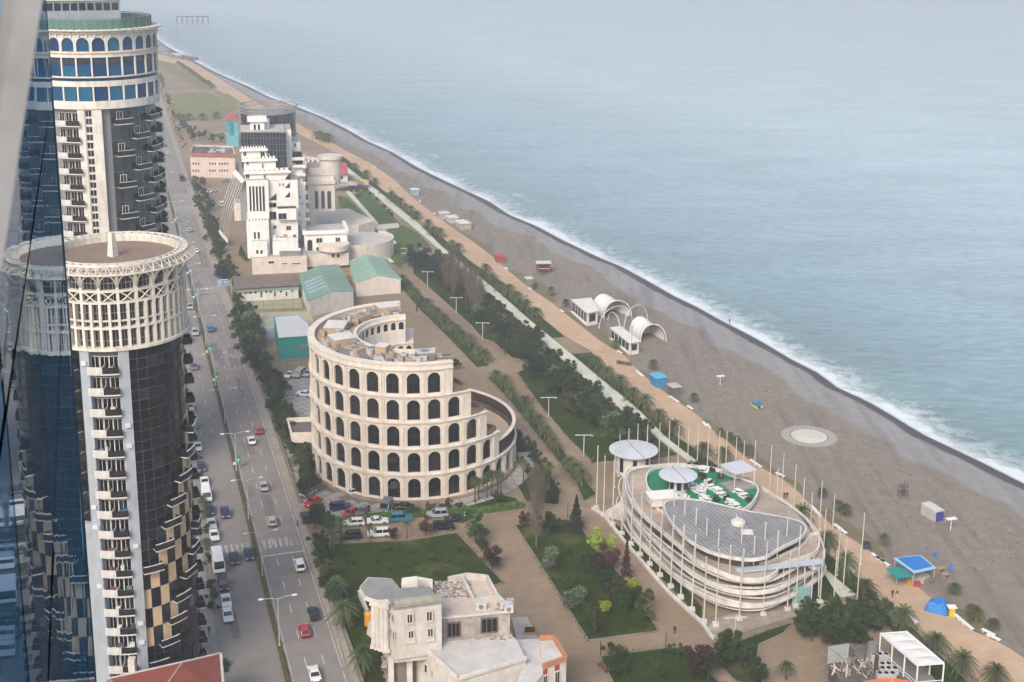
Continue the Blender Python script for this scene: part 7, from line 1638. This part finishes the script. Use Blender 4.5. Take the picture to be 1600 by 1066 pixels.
# ================================================================== people
def person_mesh(name, shirt, trousers, pose):
    me = bpy.data.meshes.new('skel'); s = pose
    V = [(0,0,.95),(0,0,1.2),(0,.02,1.42),(0,.02,1.52),(0,.03,1.66),(.1,0,.9),(.11,s*.22,.5),(.11,s*.3-.05,.06),(.11,s*.3+.12,.03),(-.1,0,.9),(-.11,-s*.15,.5),(-.11,-s*.42,.1),(-.11,-s*.42+.16,.06),(.2,0,1.4),(.25,-s*.12,1.13),(.25,-s*.05,.88),(-.2,0,1.4),(-.25,s*.12,1.13),(-.25,s*.25,.9)]
    E = [(0,1),(1,2),(2,3),(3,4),(0,5),(5,6),(6,7),(7,8),(0,9),(9,10),(10,11),(11,12),(2,13),(13,14),(14,15),(2,16),(16,17),(17,18)]
    Rr = [.15,.15,.16,.06,.115,.1,.075,.05,.045,.1,.075,.05,.045,.075,.05,.04,.075,.05,.04]
    me.from_pydata(V, E, []); o = bpy.data.objects.new('skel', me); COL.objects.link(o); md = o.modifiers.new('s', 'SKIN'); md.use_smooth_shade = True
    for i, r_ in enumerate(Rr): me.skin_vertices[0].data[i].radius = (r_, r_*.8); 
    me.skin_vertices[0].data[0].use_root = True; o.modifiers.new('u', 'SUBSURF').levels = 1
    dg = bpy.context.evaluated_depsgraph_get(); out = bpy.data.meshes.new_from_object(o.evaluated_get(dg)); bpy.data.objects.remove(o); out.name = name
    for m_ in (shirt, trousers, mat('skin', '#b98d72', .7, var=.05), mat('hair', '#2a211c', .8, var=.1)): out.materials.append(m_)
    for p in out.polygons:
        z, x = p.center.z, abs(p.center.x); p.material_index = (3 if z > 1.68 or (z > 1.6 and p.center.y < .0) else 2) if z > 1.5 else (2 if z < 1.0 and x > .2 else (0 if z > .92 else 1))
    return out
CL = {c: mat('cloth_'+c, h_, .9, var=.1) for c, h_ in dict(black='#1b1b1d', navy='#232c40', grey='#6a6c70', white='#cfccc6', red='#8e2b2b', brown='#5d4636').items()}
PM = {}
for (u, v, sh, tr, a_, lb_) in ((1054,991,'black','navy',2.6,'person in black walking past the lower garden kerb'),(1225.5,780,'navy','black',.6,'person in navy walking in a pair on promenade'),(1229.5,780,'black','grey',.6,'person in black top and grey trousers walking in a pair'),(1394,934,'black','black',.4,'person in black near the beach stall'),(1401,935,'brown','white',.5,'person in brown and white beside person in black near stall'),(823,468,'black','grey',.5,'person in dark top on promenade near alley of palms'),(832.5,630,'red','black',2.7,'person in red walking on the palm alley'),(808,680,'black','black',.3,'person in black on path beside the arcaded hotel terrace'),(737,333,'navy','black',1.0,'person in navy standing on the far beach'),(739.5,333,'grey','navy',2.0,'person in grey standing on far beach'),(610,298,'black','navy',.4,'person in black far along the promenade'),(622,297,'white','navy',.4,'person in white top far along the promenade'),(592.5,305,'brown','black',.5,'person in brown on the pale path'),(327,992,'black','black',.3,'person in black on the pavement beside the near tower'),(465,823,'grey','black',1.5,'person in grey beside the parked black suv'),(1140,506,'black','black',.2,'person in black at the edge of the waves'),(294,291,'white','navy',1.4,'person in white crossing the far zebra crossing'),(289.5,302,'navy','grey',1.4,'person in navy on the far zebra crossing'),(926,725,'brown','navy',.4,'person in brown at the end of the alley by round kiosk')):
    k = (sh, tr, (len(lb_) % 2))
    if k not in PM: PM[k] = person_mesh('body', CL[sh], CL[tr], (.6, 1.0)[k[2]])
    o = link('person', PM[k], None, g(u, v)+Vector((0,0,.03)), a_); tag(o, lb_, 'person')
# ================================================================== vegetation
def leafm(name, c1, c2, hue=.06):
    _l = lin(c1); c3 = (min(1, _l[0]*1.9), min(1, _l[1]*1.7), _l[2]*1.3)
    m = bpy.data.materials.new(name); m.use_nodes = True; N = m.node_tree.nodes; L = m.node_tree.links.new; b = N['Principled BSDF']
    tc = N.new('ShaderNodeTexCoord'); nz_ = noise(N, L, tc.outputs['Object'], .9, 4, .7); r = ramp(N, [(.3, c2), (.52, c1), (.78, c3)]); L(nz_, r.inputs[0])
    oi = N.new('ShaderNodeObjectInfo'); hs = N.new('ShaderNodeHueSaturation'); mr = N.new('ShaderNodeMapRange'); mr.inputs['To Min'].default_value = .5-hue; mr.inputs['To Max'].default_value = .5+hue*.6; L(oi.outputs['Random'], mr.inputs[0]); L(mr.outputs[0], hs.inputs['Hue'])
    mv = N.new('ShaderNodeMapRange'); mv.inputs['To Min'].default_value = .7; mv.inputs['To Max'].default_value = 1.25; ml = math_(N, L, 'FRACT', math_(N, L, 'MULTIPLY', oi.outputs['Random'], 7.3)); L(ml, mv.inputs[0]); L(mv.outputs[0], hs.inputs['Value'])
    L(r.outputs[0], hs.inputs['Color']); L(hs.outputs[0], b.inputs['Base Color']); b.inputs['Roughness'].default_value = .75; b.inputs['Specular IOR Level'].default_value = .25
    return m
LG = leafm('leaf_dark', '#33401d', '#1d2611'); LM = leafm('leaf_mid', '#3e4c26', '#273318'); LY = leafm('leaf_lime', '#7b8a2c', '#55631f', .02); LP = leafm('leaf_purple', '#4a3129', '#2e1e1b', .02); LGR = leafm('leaf_grey_green', '#5f6a52', '#3f4937'); LPALM = leafm('leaf_palm', '#4c5530', '#333a20', .03); LFIR = leafm('leaf_fir', '#26331f', '#161f14', .02); LHEDGE = leafm('leaf_hedge', '#4a6427', '#33481c', .02); LBLUE = leafm('leaf_blue_pine', '#2e3b34', '#1e2924', .02)
M_BARK = mat('bark', '#5b4a3c', .95, var=.25, scale=2); M_TWIG = mat('bare_twigs', '#7b6c5f', .95, var=.2, scale=1); M_PTRUNK = mat('palm_trunk', '#6e5c47', .95, var=.3, scale=3)
def leaf(q, p, s, r_, nrm=None):
    a = Vector((r_.gauss(0,1), r_.gauss(0,1), r_.gauss(0,.6))); a.normalize(); b = a.cross(Vector((r_.gauss(0,1), r_.gauss(0,1), r_.gauss(0,1)))); b.normalize(); w_ = s*r_.uniform(.6, 1.1)
    q.add([p-a*s-b*w_*.3, p+b*w_*.1-a*s*.2-b*w_*.6, p+a*s, p-a*s*.1+b*w_*.6], [(0,1,2,3)])
def crown(seed, R_, Hc, z0, n, s, squash=.85, lobes=7):
    r_ = random.Random(seed); q = MB(); L_ = []
    for i in range(lobes):
        a = r_.uniform(0, 6.28); d = r_.uniform(.1, .85)*R_; hz_ = r_.uniform(.12, 1.0); L_.append((Vector((d*math.cos(a), d*math.sin(a), z0+Hc*hz_)), r_.uniform(.18, .44)*R_*(1.15-.4*hz_)))
    L_.append((Vector((r_.uniform(-.2,.2)*R_, r_.uniform(-.2,.2)*R_, z0+Hc*.5)), R_*.5))
    for i in range(n):
        c, rr_ = r_.choice(L_); v = Vector((r_.gauss(0,1), r_.gauss(0,1), r_.gauss(0,1))); v.normalize(); k = r_.uniform(.35, 1.2); v.z *= squash
        p = c+v*rr_*k
        if p.z > z0*.8: leaf(q, p, s*r_.uniform(.7, 1.25), r_)
    return q
def trunk(h, r0, seed, br=5, R_=1.5):
    r_ = random.Random(seed); q = MB(); q.tube([(0,0,0), (r_.uniform(-.1,.1), r_.uniform(-.1,.1), h*.5), (0,0,h)], [r0, r0*.8, r0*.55], 6)
    for i in range(br): a = r_.uniform(0, 6.28); q.tube([(0,0,h*r_.uniform(.6, .95)), (R_*.35*math.cos(a), R_*.35*math.sin(a), h*1.2), (R_*.6*math.cos(a), R_*.6*math.sin(a), h*1.45)], [r0*.5, r0*.35, r0*.12], 5)
    return q
VEG = {}
def veg(key, name, crowns, trunk_q, tm=None):
    t = link(name, None, None, (0, 0, -80)); t['label'] = 'x'; t['category'] = 'tree'
    if trunk_q is not None: trunk_q.build('trunk', tm or M_BARK, t)
    for nm, q, m_ in crowns: q.build(nm, m_, t)
    VEG[key] = t
for i, (k, m_) in enumerate((('dark', LG), ('mid', LM), ('grey', LGR), ('purple', LP), ('lime', LY), ('dark2', LG), ('mid2', LM))):
    veg(k, 'broadleaf_tree', [('crown', crown(10+i, 2.8, 4.4, 1.2, 2300, .24, lobes=11+i % 5), m_)], trunk(2.2, .16, i, R_=2.4))
for i, (k, m_) in enumerate((('shrub', LG), ('shrub2', LM), ('shrubg', LGR))): veg(k, 'shrub', [('foliage', crown(40+i, 1.1, 1.5, .1, 420, .18, lobes=5), m_)], trunk(.5, .06, i, 3, 1))
def fir(seed, h, r0, m_, n=1700):
    r_ = random.Random(seed); q = MB()
    for i in range(n):
        f = r_.random()**.8; a = r_.uniform(0, 6.28); lay = .75+.25*math.sin(f*38); rr_ = r0*(1-f)*lay*r_.uniform(.5, 1.05); leaf(q, Vector((rr_*math.cos(a), rr_*math.sin(a), .5+h*f-rr_*.15)), .22*r_.uniform(.7, 1.3), r_)
    return q
veg('fir', 'fir_tree', [('crown', fir(3, 7.4, 2.3, LFIR), LFIR)], trunk(6.5, .16, 2, 0)); veg('firp', 'conifer_tree', [('crown', fir(4, 6.4, 1.5, LP, 1200), LP)], trunk(5.6, .14, 2, 0))
veg('pine', 'pine_tree', [('crown', crown(77, 4.4, 8.5, 1.2, 4200, .3, 1.0, 12), LBLUE)], trunk(5, .3, 8, 6, 3.5))
def bare(seed, h, w_):
    r_ = random.Random(seed); q = MB(); q.tube([(0,0,0), (.1,.05,h*.4), (0,0,h*.95)], [.2, .14, .03], 6)
    def br(p, d, l, r0, dep):
        e = p+d*l; mid = p+d*l*.5+Vector((r_.gauss(0,.06), r_.gauss(0,.06), .05*l)); q.tube([p, mid, e], [r0, r0*.75, r0*.4], 4, cap=False)
        if dep:
            for k in range(r_.choice((3, 4, 5))):
                f = r_.uniform(.3, 1); dd_ = (d+Vector((r_.gauss(0,.42), r_.gauss(0,.42), .4))).normalized(); br(p+d*l*f, dd_, l*r_.uniform(.4, .62), r0*.5, dep-1)
    for i in range(30):
        z = h*r_.uniform(.16, .9); a = r_.uniform(0, 6.28); br(Vector((0,0,z)), Vector((math.cos(a)*.5, math.sin(a)*.5, 1)).normalized(), w_*(1.25-z/h)*r_.uniform(.8, 1.4), .06, 2)
    return q
q = bare(5, 11, 3.2); q2 = MB(); r_ = random.Random(9)
for i in range(900):
    z = r_.uniform(2, 11); rr_ = 1.7*math.sin(math.pi*min(1, (z-1)/10.5))**.7*r_.uniform(.2, 1); a = r_.uniform(0, 6.28); p = Vector((rr_*math.cos(a), rr_*math.sin(a), z)); q2.tube([p, p+Vector((r_.gauss(0,.16), r_.gauss(0,.16), r_.uniform(.4, .8)))], [.022, .008], 3, cap=False)
veg('bare', 'bare_tree', [('twigs', q2, M_TWIG)], q, M_TWIG)
def frond(q, base, a, el, l, r_, w_=.42):
    d = Vector((math.cos(a), math.sin(a), 0)); P = []; n = 7
    for i in range(n+1):
        f = i/n; P.append(base+d*(l*(f*math.cos(el)+.12*f*f))+Vector((0,0,l*(f*math.sin(el)-(.45+.35*math.cos(el))*f*f))))
    side = Vector((-d.y, d.x, 0))
    for i in range(n):
        f = (i+.5)/n; ww = w_*(1-(2*f-1.0)**2*.75)
        for s in (-1, 1):
            for k in (0, 1):
                p0 = P[i].lerp(P[i+1], k*.5); p1 = P[i].lerp(P[i+1], k*.5+.42); tip = p1+side*s*ww*r_.uniform(.8, 1.15)+(P[i+1]-P[i])*.5-Vector((0,0,ww*.5)); q.add([p0, p1, tip], [(0,1,2)])
    q.tube(P, [.035, .035, .03, .03, .025, .02, .015, .01], 3, cap=False)
def palm(seed, h, l, n, r0=.32):
    r_ = random.Random(seed); t = MB(); pts = [(0,0,0), (r_.uniform(-.1,.1), r_.uniform(-.1,.1), h*.5), (0,0,h)]; t.tube(pts, [r0*1.15, r0*.85, r0], 9)
    for i in range(int(h*7)): z = .2+i/7; a = i*2.4; t.add([(r0*.85*math.cos(a), r0*.85*math.sin(a), z), (r0*1.25*math.cos(a+.2), r0*1.25*math.sin(a+.2), z+.14), (r0*.85*math.cos(a+.4), r0*.85*math.sin(a+.4), z)], [(0,1,2)])
    q = MB()
    for i in range(n): a = i*2.399+r_.uniform(-.2, .2); f = i/n; frond(q, Vector((0,0,h)), a, R(78-95*f)+r_.uniform(-.1,.1), l*r_.uniform(.85, 1.1), r_)
    d = MB(); 
    for i in range(n//4): frond(d, Vector((0,0,h-.1)), i*2.1, R(-40)+r_.uniform(-.2,.2), l*.7, r_, .3)
    return t, q, d
M_DRYF = mat('dry_frond', '#7a6a48', .9, var=.2, scale=2)
for k, (sd_, h, l, n, r0) in dict(palm=(1, 2.3, 2.7, 46, .36), palm2=(2, 2.8, 2.9, 42, .34), palmt=(3, 6.5, 2.0, 34, .2), dwarf=(4, 1.5, 1.1, 26, .12), fan=(5, 3.6, 2.1, 40, .24)).items():
    t_, q, d = palm(sd_, h, l, n, r0); veg(k, 'palm_tree', [('fronds', q, LPALM), ('dry_fronds', d, M_DRYF)], t_, M_PTRUNK)
VCAT = dict(shrub='shrub', shrub2='shrub', shrubg='shrub', palm='palm tree', palm2='palm tree', palmt='palm tree', dwarf='palm tree', fan='palm tree')
rv = random.Random(21)
KD = dict(dark='dark green', dark2='very dark rounded', mid='mid green', mid2='lighter green', grey='grey green', shrub2='low mid green', shrub='low dark')
def plant(key, u, v, sc, label, group=None, z=.08):
    o = dup(VEG[key], g(u, v)+Vector((0,0,z)), rv.uniform(0, 6.28), (sc*rv.uniform(.92, 1.08), sc*rv.uniform(.92, 1.08), sc*rv.uniform(.9, 1.12)), label, group); o['category'] = VCAT.get(key, 'tree'); return o
# palms on the promenade lawn
for i, (u, v) in enumerate(((554,264),(573,278),(586,289),(612,312),(618,317),(626,323),(634,329),(642,335),(651,343),(669,358),(678,367),(688,371),(706,388),(716,396),(759,426),(769,444),(782,455),(796,464),(808,471),(823,487),(837,496),(932,577),(949,591),(969,608),(989,625),(1008,638),(1029,658),(1052,679),(1099,711),(1131,724),(1217,808),(1252,816),(1293,857),(1320,896),(1351,929),(1411,977),(1461,1018),(1503,1053),(1555,1070))):
    plant(('palm', 'palm2')[i % 2], u, v, .92+.12*rv.random(), 'bushy date palm on the lawn strip beside the promenade', 'palms along the promenade')
for i, (u, v) in enumerate(((629,443),(634,448),(639,454),(645,462),(668,482),(675,489),(684,499),(690,505),(694,509),(704,517),(713,523),(722,530),(735,542),(748,556),(757,566),(775,594),(789,605),(799,622),(820,640),(829,655),(842,666),(853,683),(865,705),(890,733),(900,744),(908,754))):
    plant(('palm2', 'palm')[i % 2], u, v, .8+.15*rv.random(), 'low date palm in the planted strip of the palm alley', 'palms along the alley')
plant('palmt', 651, 487, 1.05, 'tall slim palm in alley strip next to the arcaded hotel')
for (u, v) in ((1381,852),(1491,930),(1518,962),(1524,972),(1551,985),(1284,779),(1309,800),(1320,806),(861,462),(884,480),(962,545),(1020,578),(1084,629),(836,452),(846,430),(1140,690),(1150,697),(1170,712),(1126,683),(1161,706)): plant('dwarf', u, v, 1.0+.5*rv.random(), 'small young palm on the scrub verge at beach side', 'young palms on the beach verge')
# roadside tree belt
t = ts(g(487, 838))[0]; tend = ts(g(296, 285))[0]; tg = [ts(g(330,402))[0], ts(g(455,800))[0]]
while t < tend:
    near_ = t < ts(g(372,500))[0]
    for _ in range(2 if near_ else 1):
        s = S_KERB+rv.uniform(3.0, 6.5 if near_ else 6.5); P = xy(t+rv.uniform(-1, 1), s); u, v = px((P.x, P.y, 0))
        if min(abs(t-x) for x in tg) < 5: continue
        if ts(g(402,600))[0] < t < ts(g(390,560))[0]+2 and s > S_KERB+5: continue
        k_ = rv.choice(('dark','dark2','mid','mid2','grey','dark')); plant(k_, u, v, rv.uniform(.55, .9)*(1.15 if near_ else .85), KD[k_]+' leafy roadside tree in the belt behind the stone wall', 'trees in the roadside belt')
    t += 3.6 if near_ else 4.6
for (u, v, s) in ((385,560,1.15),(392,575,1.2),(398,590,1.05),(378,540,1.05),(372,522,.95),(368,505,.9),(402,580,.95)): plant('dark', u, v, s, 'large dark tree beside the teal warehouse', 'large trees by the teal warehouse')
for (u, v, s) in ((344,436,1.1),(349,433,1.0),(353,438,.9)): plant('pine', u, v, s*.55, 'spreading dark conifer beside the blue direction board', 'conifers by the direction board')
# kerb palms and shrubs on tower side
for (u, v) in ((304,692),(309,718),(314,748),(318,792),(323,832),(328,880),(332,918),(336,952),(326,860),(321,812),(334,935)): plant(rv.choice(('dwarf', 'shrub', 'shrub')), u-3, v, 1.2, 'scruffy kerb plant between parked cars and the near tower', 'kerb plants by the near tower')
plant('shrub', 351, 1046, 1.2, 'round bush in front of the red roofed building')
# front lawn
for (k, u, v, s) in (('fan',520,862,.9),('dark',503,886,.75),('mid',509,908,.8),('fan',527,938,1.1),('dark',497,868,.8),('dark2',514,925,.8),('fan',537,985,1.35),('mid2',522,950,.75),('dark',505,855,.6)): plant(k, u, v, s, 'palm with shaggy crown at road edge of the front lawn' if k == 'fan' else 'dark leafy tree at the road edge of the front lawn', 'palms by the front lawn' if k == 'fan' else 'trees at the road edge of the front lawn')
plant('fan', 569, 1058, 1.2, 'lone light green palm between road and white mansion')
for (u, v, s) in ((540,869,1.0),(546,884,1.1),(605,862,.9),(615,892,.7),(672,857,.9),(679,876,1.1),(650,883,.6),(556,912,.8),(681,898,.7),(700,880,.8),(590,880,.6),(720,860,.8),(640,866,.5)): plant('shrub', u, v, s, 'small round dark shrub dotted on the front lawn', 'shrubs on the front lawn')
for (k, u, v, s, lb_) in (('palmt',533,850,.7,'thin young palm at the lane edge behind black suv'),('palmt',577,848,.55,'thin young palm at the lane edge next to white suv'),('purple',614,845,.45,'small reddish tree at lane edge by white suv'),('palmt',636,842,.55,'thin palm on the lane edge between two reddish trees'),('purple',665,838,.6,'reddish tree at the lane edge by black suv'),('mid',743,848,1.0,'large leafy tree at the corner of front lawn'),('purple',769,890,.85,'wine red leafed tree at the paved corner of front lawn'),('mid2',752,862,.6,'lower leafy tree below the large corner tree')): plant(k, u, v, s, lb_)
# central garden
for (k, u, v, s, lb_) in (('purple',819,823,.5,'low brown bush at the top corner of central garden'),('bare',838,854,1.05,'tall bare poplar at the top of central garden'),('dark',857,838,.9,'dark round tree beside the bare poplar'),('fir',900,830,1.05,'dark pointed fir at the alley crossing'),('grey',861,890,.8,'grey green flowering bush in central garden'),('lime',939,874,1.0,'yellow green tree in the central garden'),('dark',922,898,.9,'dark tree below yellow green tree in central garden'),('purple',953,893,.85,'dark purple tree beside yellow green tree'),('firp',978,908,1.1,'narrow purple conifer near edging wall path'),('lime',985,930,.6,'bright lime bush at the garden edge'),('grey',901,956,.9,'grey green tree near the garden kerb'),('dark2',931,988,.8,'dark round tree at the bottom corner of central garden'),('dark',962,948,.9,'dark tree in the middle of central garden clump'),('dark2',978,958,.8,'dark tree at the lower edge of the garden clump'),('mid',1008,968,.85,'leafy tree at the path corner of central garden'),('dark',995,950,.7,'dark tree behind the path corner tree'),('mid2',888,925,.5,'small leafy tree left in the open central lawn'),('lime',945,960,.5,'small lime bush under the garden clump'),('mid',905,880,.4,'small shrub like tree amid central lawn'),('shrub2',879,866,1.0,'low shrub on central lawn'),('dark2',940,925,.8,'dark tree behind the lime bush'),('purple',968,928,.6,'small purple tree between conifer and lime bush')): plant(k, u, v, s, lb_)
# lower gardens
for (k, u, v, s, lb_) in (('dark',957,1042,.7,'dark tree next to wooden bench'),('dark2',974,1058,.9,'dark tree in lower garden below wooden bench tree'),('shrub',1043,1024,1.2,'shrub beside the garden lamp of lower garden'),('mid',1056,1030,.5,'leafy small tree at kerb of lower garden'),('purple',1091,1056,1.0,'wine red tree in lower garden'),('dark',1106,1066,.9,'dark tree at the end of lower garden'),('mid2',1030,1062,.5,'pale leafy small tree in lower garden'),('dark',1134,1028,.9,'dark tree at the pale apron corner'),('mid',1155,1046,1.0,'broad leafy tree below the pale apron'),('dark2',1178,1068,.8,'dark tree at path edge below broad leafy tree'),('fan',1228,1062,.75,'lone palm on the bare ground below wave pavilion')): plant(k, u, v, s, lb_)
for i in range(46):
    u = rv.uniform(1240, 1372); v = rv.uniform(968, 1022) if u < 1345 else rv.uniform(965, 990)
    if u < 1290 and v > 1010: continue
    k_ = rv.choice(('dark','dark2','dark','mid')); plant(k_, u, v, rv.uniform(.6, .9), KD[k_]+' tree in the thicket behind restaurant yard', 'thicket behind the restaurant yard')
plant('grey', 1384, 972, .75, 'pale flowering tree at edge of thicket beside the promenade'); plant('grey', 1395, 985, .5, 'small pale flowering bush beside thicket')
# hotel hedge and beds
hedge = thing('clipped_hedge', 'clipped bright green hedge along the lane below the arcades', 'hedge', g(680, 802)); q = MB(); r_ = random.Random(4)
path_h = [g(u, v) for u, v in ((526,820),(548,814),(600,809),(680,805),(760,800),(816,792))]
for i in range(5200):
    k = min(4, int(r_.random()**.9*5)); p = path_h[k].lerp(path_h[k+1], r_.random())+Vector((r_.uniform(-.9,.9), r_.uniform(-.9,.9), r_.uniform(.1,1.15)))-hedge.location; leaf(q, p, .2, r_)
q.build('foliage', LHEDGE, hedge)['kind'] = 'stuff'; q = MB()
for a, b2 in zip(path_h, path_h[1:]): q.bar(a-hedge.location+Vector((0,0,.4)), b2-hedge.location+Vector((0,0,.4)), 1.3, .8)
q.build('hedge_core', LHEDGE, hedge)
for (k, u, v, s) in (('dark',700,798,.45),('mid',672,802,.4),('mid2',690,803,.35),('shrub2',640,806,1.2),('dark2',775,786,.5),('shrub',655,804,1.2),('shrub2',720,798,1.3)): plant(k, u, v, s, 'clipped small bush in the hedge bed below the arcades', 'bushes in the hedge bed')
for (u, v) in ((742,786),(748,782),(761,779),(768,776),(778,773),(783,778)): plant('palmt', u, v, .75, 'thin young palm beside the arcade terrace', 'thin palms beside the arcades')
for (k, u, v, s) in (('dark',810,692,.6),('mid',818,702,.55),('dark2',827,712,.6),('dark',836,726,.6),('mid',845,742,.6),('mid2',854,758,.6),('dark',864,774,.6),('dark2',824,745,.5),('mid2',835,762,.5),('dark',848,786,.5),('dark2',815,728,.4),('mid',860,788,.6)): plant(k, u, v, s, 'bushy shrub tree in the bed beside the arcaded hotel', 'bushes beside the arcaded hotel')
for (u, v) in ((818,755),(857,760)): plant('palmt', u, v, .7, 'thin palm in the shrub bed beside the arcaded hotel', 'thin palms in the shrub bed')
plant('bare', 836, 800, .95, 'tall bare poplar beside the shrub bed'); plant('bare', 846, 806, .75, 'shorter bare poplar beside the shrub bed'); plant('dark', 712, 579, .6, 'dark tree behind the stepped end of the arcades')
# park belt between the alley and the pale path
bel = [(745,478),(790,522),(818,548),(850,580),(880,608),(915,640),(950,668),(1000,700)]
for i in range(150):
    k = rv.randrange(len(bel)-1); f = rv.random(); a, b2 = bel[k], bel[k+1]; u = a[0]+(b2[0]-a[0])*f+rv.gauss(0, 13); v = a[1]+(b2[1]-a[1])*f+rv.gauss(0, 8)
    if ts(g(u, v))[1] > path_l(ts(g(u, v))[0])-2.5: continue
    k_ = rv.choices(('dark','dark2','mid','grey','mid2','shrub2'), (5,5,2,1.4,1.5,1))[0]; plant(k_, u, v, rv.uniform(.6, 1.1), KD[k_]+' dense tree in the park belt beside the pale path', 'evergreens in the park belt')
for (u, v, s) in ((652,420,.95),(664,418,.8),(682,424,.75),(696,430,.8),(672,436,.6)): plant('pine', u, v, s, 'broad blue green pine at the head of the park belt', 'pines at the head of the park belt')
for (u, v, s) in ((698,452,1.15),(706,448,1.2),(716,462,1.25),(728,468,1.15),(741,486,1.25),(750,492,1.1),(735,478,1.1),(710,470,1.0)): plant('bare', u, v, s, 'tall bare brown poplar in the park belt grove', 'bare poplars in the park belt')
for i in range(26): plant(rv.choice(('dark','dark2','mid')), rv.uniform(668, 752), 0, 1, '') if False else None
for (u, v) in ((690,446),(704,462),(716,476),(728,490),(742,500),(754,508),(700,440),(722,458)): plant(rv.choice(('dark','dark2')), u, v, rv.uniform(.8, 1.1), 'dark evergreen under the bare poplars', 'evergreens under the poplars')
# by the stepped hotel, far palms, hedge line of the far road
for (u, v) in ((308,322),(313,334),(318,346),(324,360),(330,372),(336,384),(341,396),(334,402),(312,300),(322,378)): plant(rv.choice(('dark','mid','mid2')), u, v, rv.uniform(.5, .9), 'leafy tree on the verge beside the stepped hotel drive', 'trees by the stepped hotel drive')
for (u, v) in ((559,301),(566,300),(573,298),(580,305),(590,314),(600,325),(612,338),(562,308),(607,333),(548,300)): plant('shrub', u, v, 1.1, 'little round bush edging the hotel lawns', 'bushes edging the hotel lawns')
for i in range(16): f = i/15; plant('palm', 279+54*f, 101+37*f+rv.uniform(-1,1), .9, 'distant palm along far promenade edge', 'distant palms')
for (u, v) in ((280,188),(286,190),(295,188),(316,188),(338,186),(500,219),(506,221),(513,223),(494,217)): plant('palm2', u, v, 1.2, 'distant palm beyond the stepped hotel', 'palms beyond the stepped hotel')
for (u, v) in ((290,205),(296,214),(303,222),(300,212),(312,218),(284,200),(321,216),(332,224),(345,222)): plant(rv.choice(('mid','dark')), u, v, .9, 'tree behind the pinkish block', 'trees behind the pinkish block')
for i in range(40):
    t = ts(g(276, 232))[0]+i*9; P = xy(t, S_KERB+rv.uniform(3, 6)); u, v = px((P.x, P.y, 0)); plant(rv.choice(('shrub','shrub2','mid')), u, v, rv.uniform(.5, .9), 'low bush along far roadside', 'bushes along the far road')
for k in list(VEG): drop(VEG[k])

# driftwood and pale stones washed up along the beach
q = MB(); r_ = random.Random(8); drift = link('driftwood', None)
COL.objects.unlink(drift); bpy.data.objects.remove(drift); M_DW = [mat('driftwood_pale', '#93897d', .9, var=.2), mat('driftwood_dark', '#5a5048', .9, var=.2), mat('beach_stone', '#9d978f', .9, var=.15)]
for i in range(3000):
    t = 190+r_.random()**1.4*420; s1 = shore_at(t); a = prom_r(t)+4; w_ = s1-15; s = a+(w_-a)*(r_.betavariate(3.5, 2.6)) if w_ > a else a; P = xy(t, s, beach_z(s1-s)-.02); L_ = r_.uniform(.08, .34)*(3 if r_.random() < .03 else 1); an_ = ROADA+1.57+r_.gauss(0, .9)
    d = Vector((math.cos(an_), math.sin(an_), 0))*L_; q.bar(P-d+Vector((0,0,.05)), P+d+Vector((0,0,.07)), r_.uniform(.06, .16), .1, k=r_.choices((0, 1, 2), (3, .35, 3))[0])
o = q.build('driftwood', M_DW); o['kind'] = 'stuff'; tag(o, 'scattered pale driftwood and stones across the brown shingle', 'driftwood')

# ragged grass and weeds along the lawn edges
q = MB(); r_ = random.Random(31)
for pts in ([(486,852),(524,850.5),(640,845),(714,833),(787,911),(742,925)], [(805,821),(884,812),(905,822),(950,878),(995,928),(1029,987),(919,1001),(805,821)], [(937,1026.5),(1043,1012.6),(1068,1019),(1135,1075)], [(1111,1026),(1130,1012),(1200,985),(1242,972)], [(762,590),(778,590),(800,611),(873.6,697),(932,773),(912,784),(901,758),(840.6,682),(798,629),(762,590)], [(808,583),(843,633),(889,686),(927,724)], [(1092,706),(1043,663),(992,618),(957,587),(924,549)], [(1288,862),(1342,902),(1375,935)], [(1428,973),(1466,1014),(1529,1066)]):
    P = pl(pts)
    for a, b2 in zip(P, P[1:]):
        for i in range(int((b2-a).length*9)):
            p = a.lerp(b2, r_.random())+Vector((r_.gauss(0, .28), r_.gauss(0, .28), r_.uniform(.08, .26))); leaf(q, p, r_.uniform(.08, .2), r_)
o = q.build('grass_tufts', LM); o['kind'] = 'stuff'; tag(o, 'ragged grass tufts growing over the lawn kerbs', 'grass')
# ================================================================== sea air
q = MB(); q.box(-11500, 11500, -11500, 11500, -6.5, 131)
hm = bpy.data.materials.new('sea_haze'); hm.use_nodes = True; N = hm.node_tree.nodes; N.remove(N['Principled BSDF'])
pv = N.new('ShaderNodeVolumePrincipled'); pv.inputs['Color'].default_value = (.96, .98, 1, 1); pv.inputs['Density'].default_value = .00044; pv.inputs['Anisotropy'].default_value = .2
hm.node_tree.links.new(pv.outputs[0], N['Material Output'].inputs['Volume'])
hz_ = q.build('haze', hm); hz_['kind'] = 'stuff'
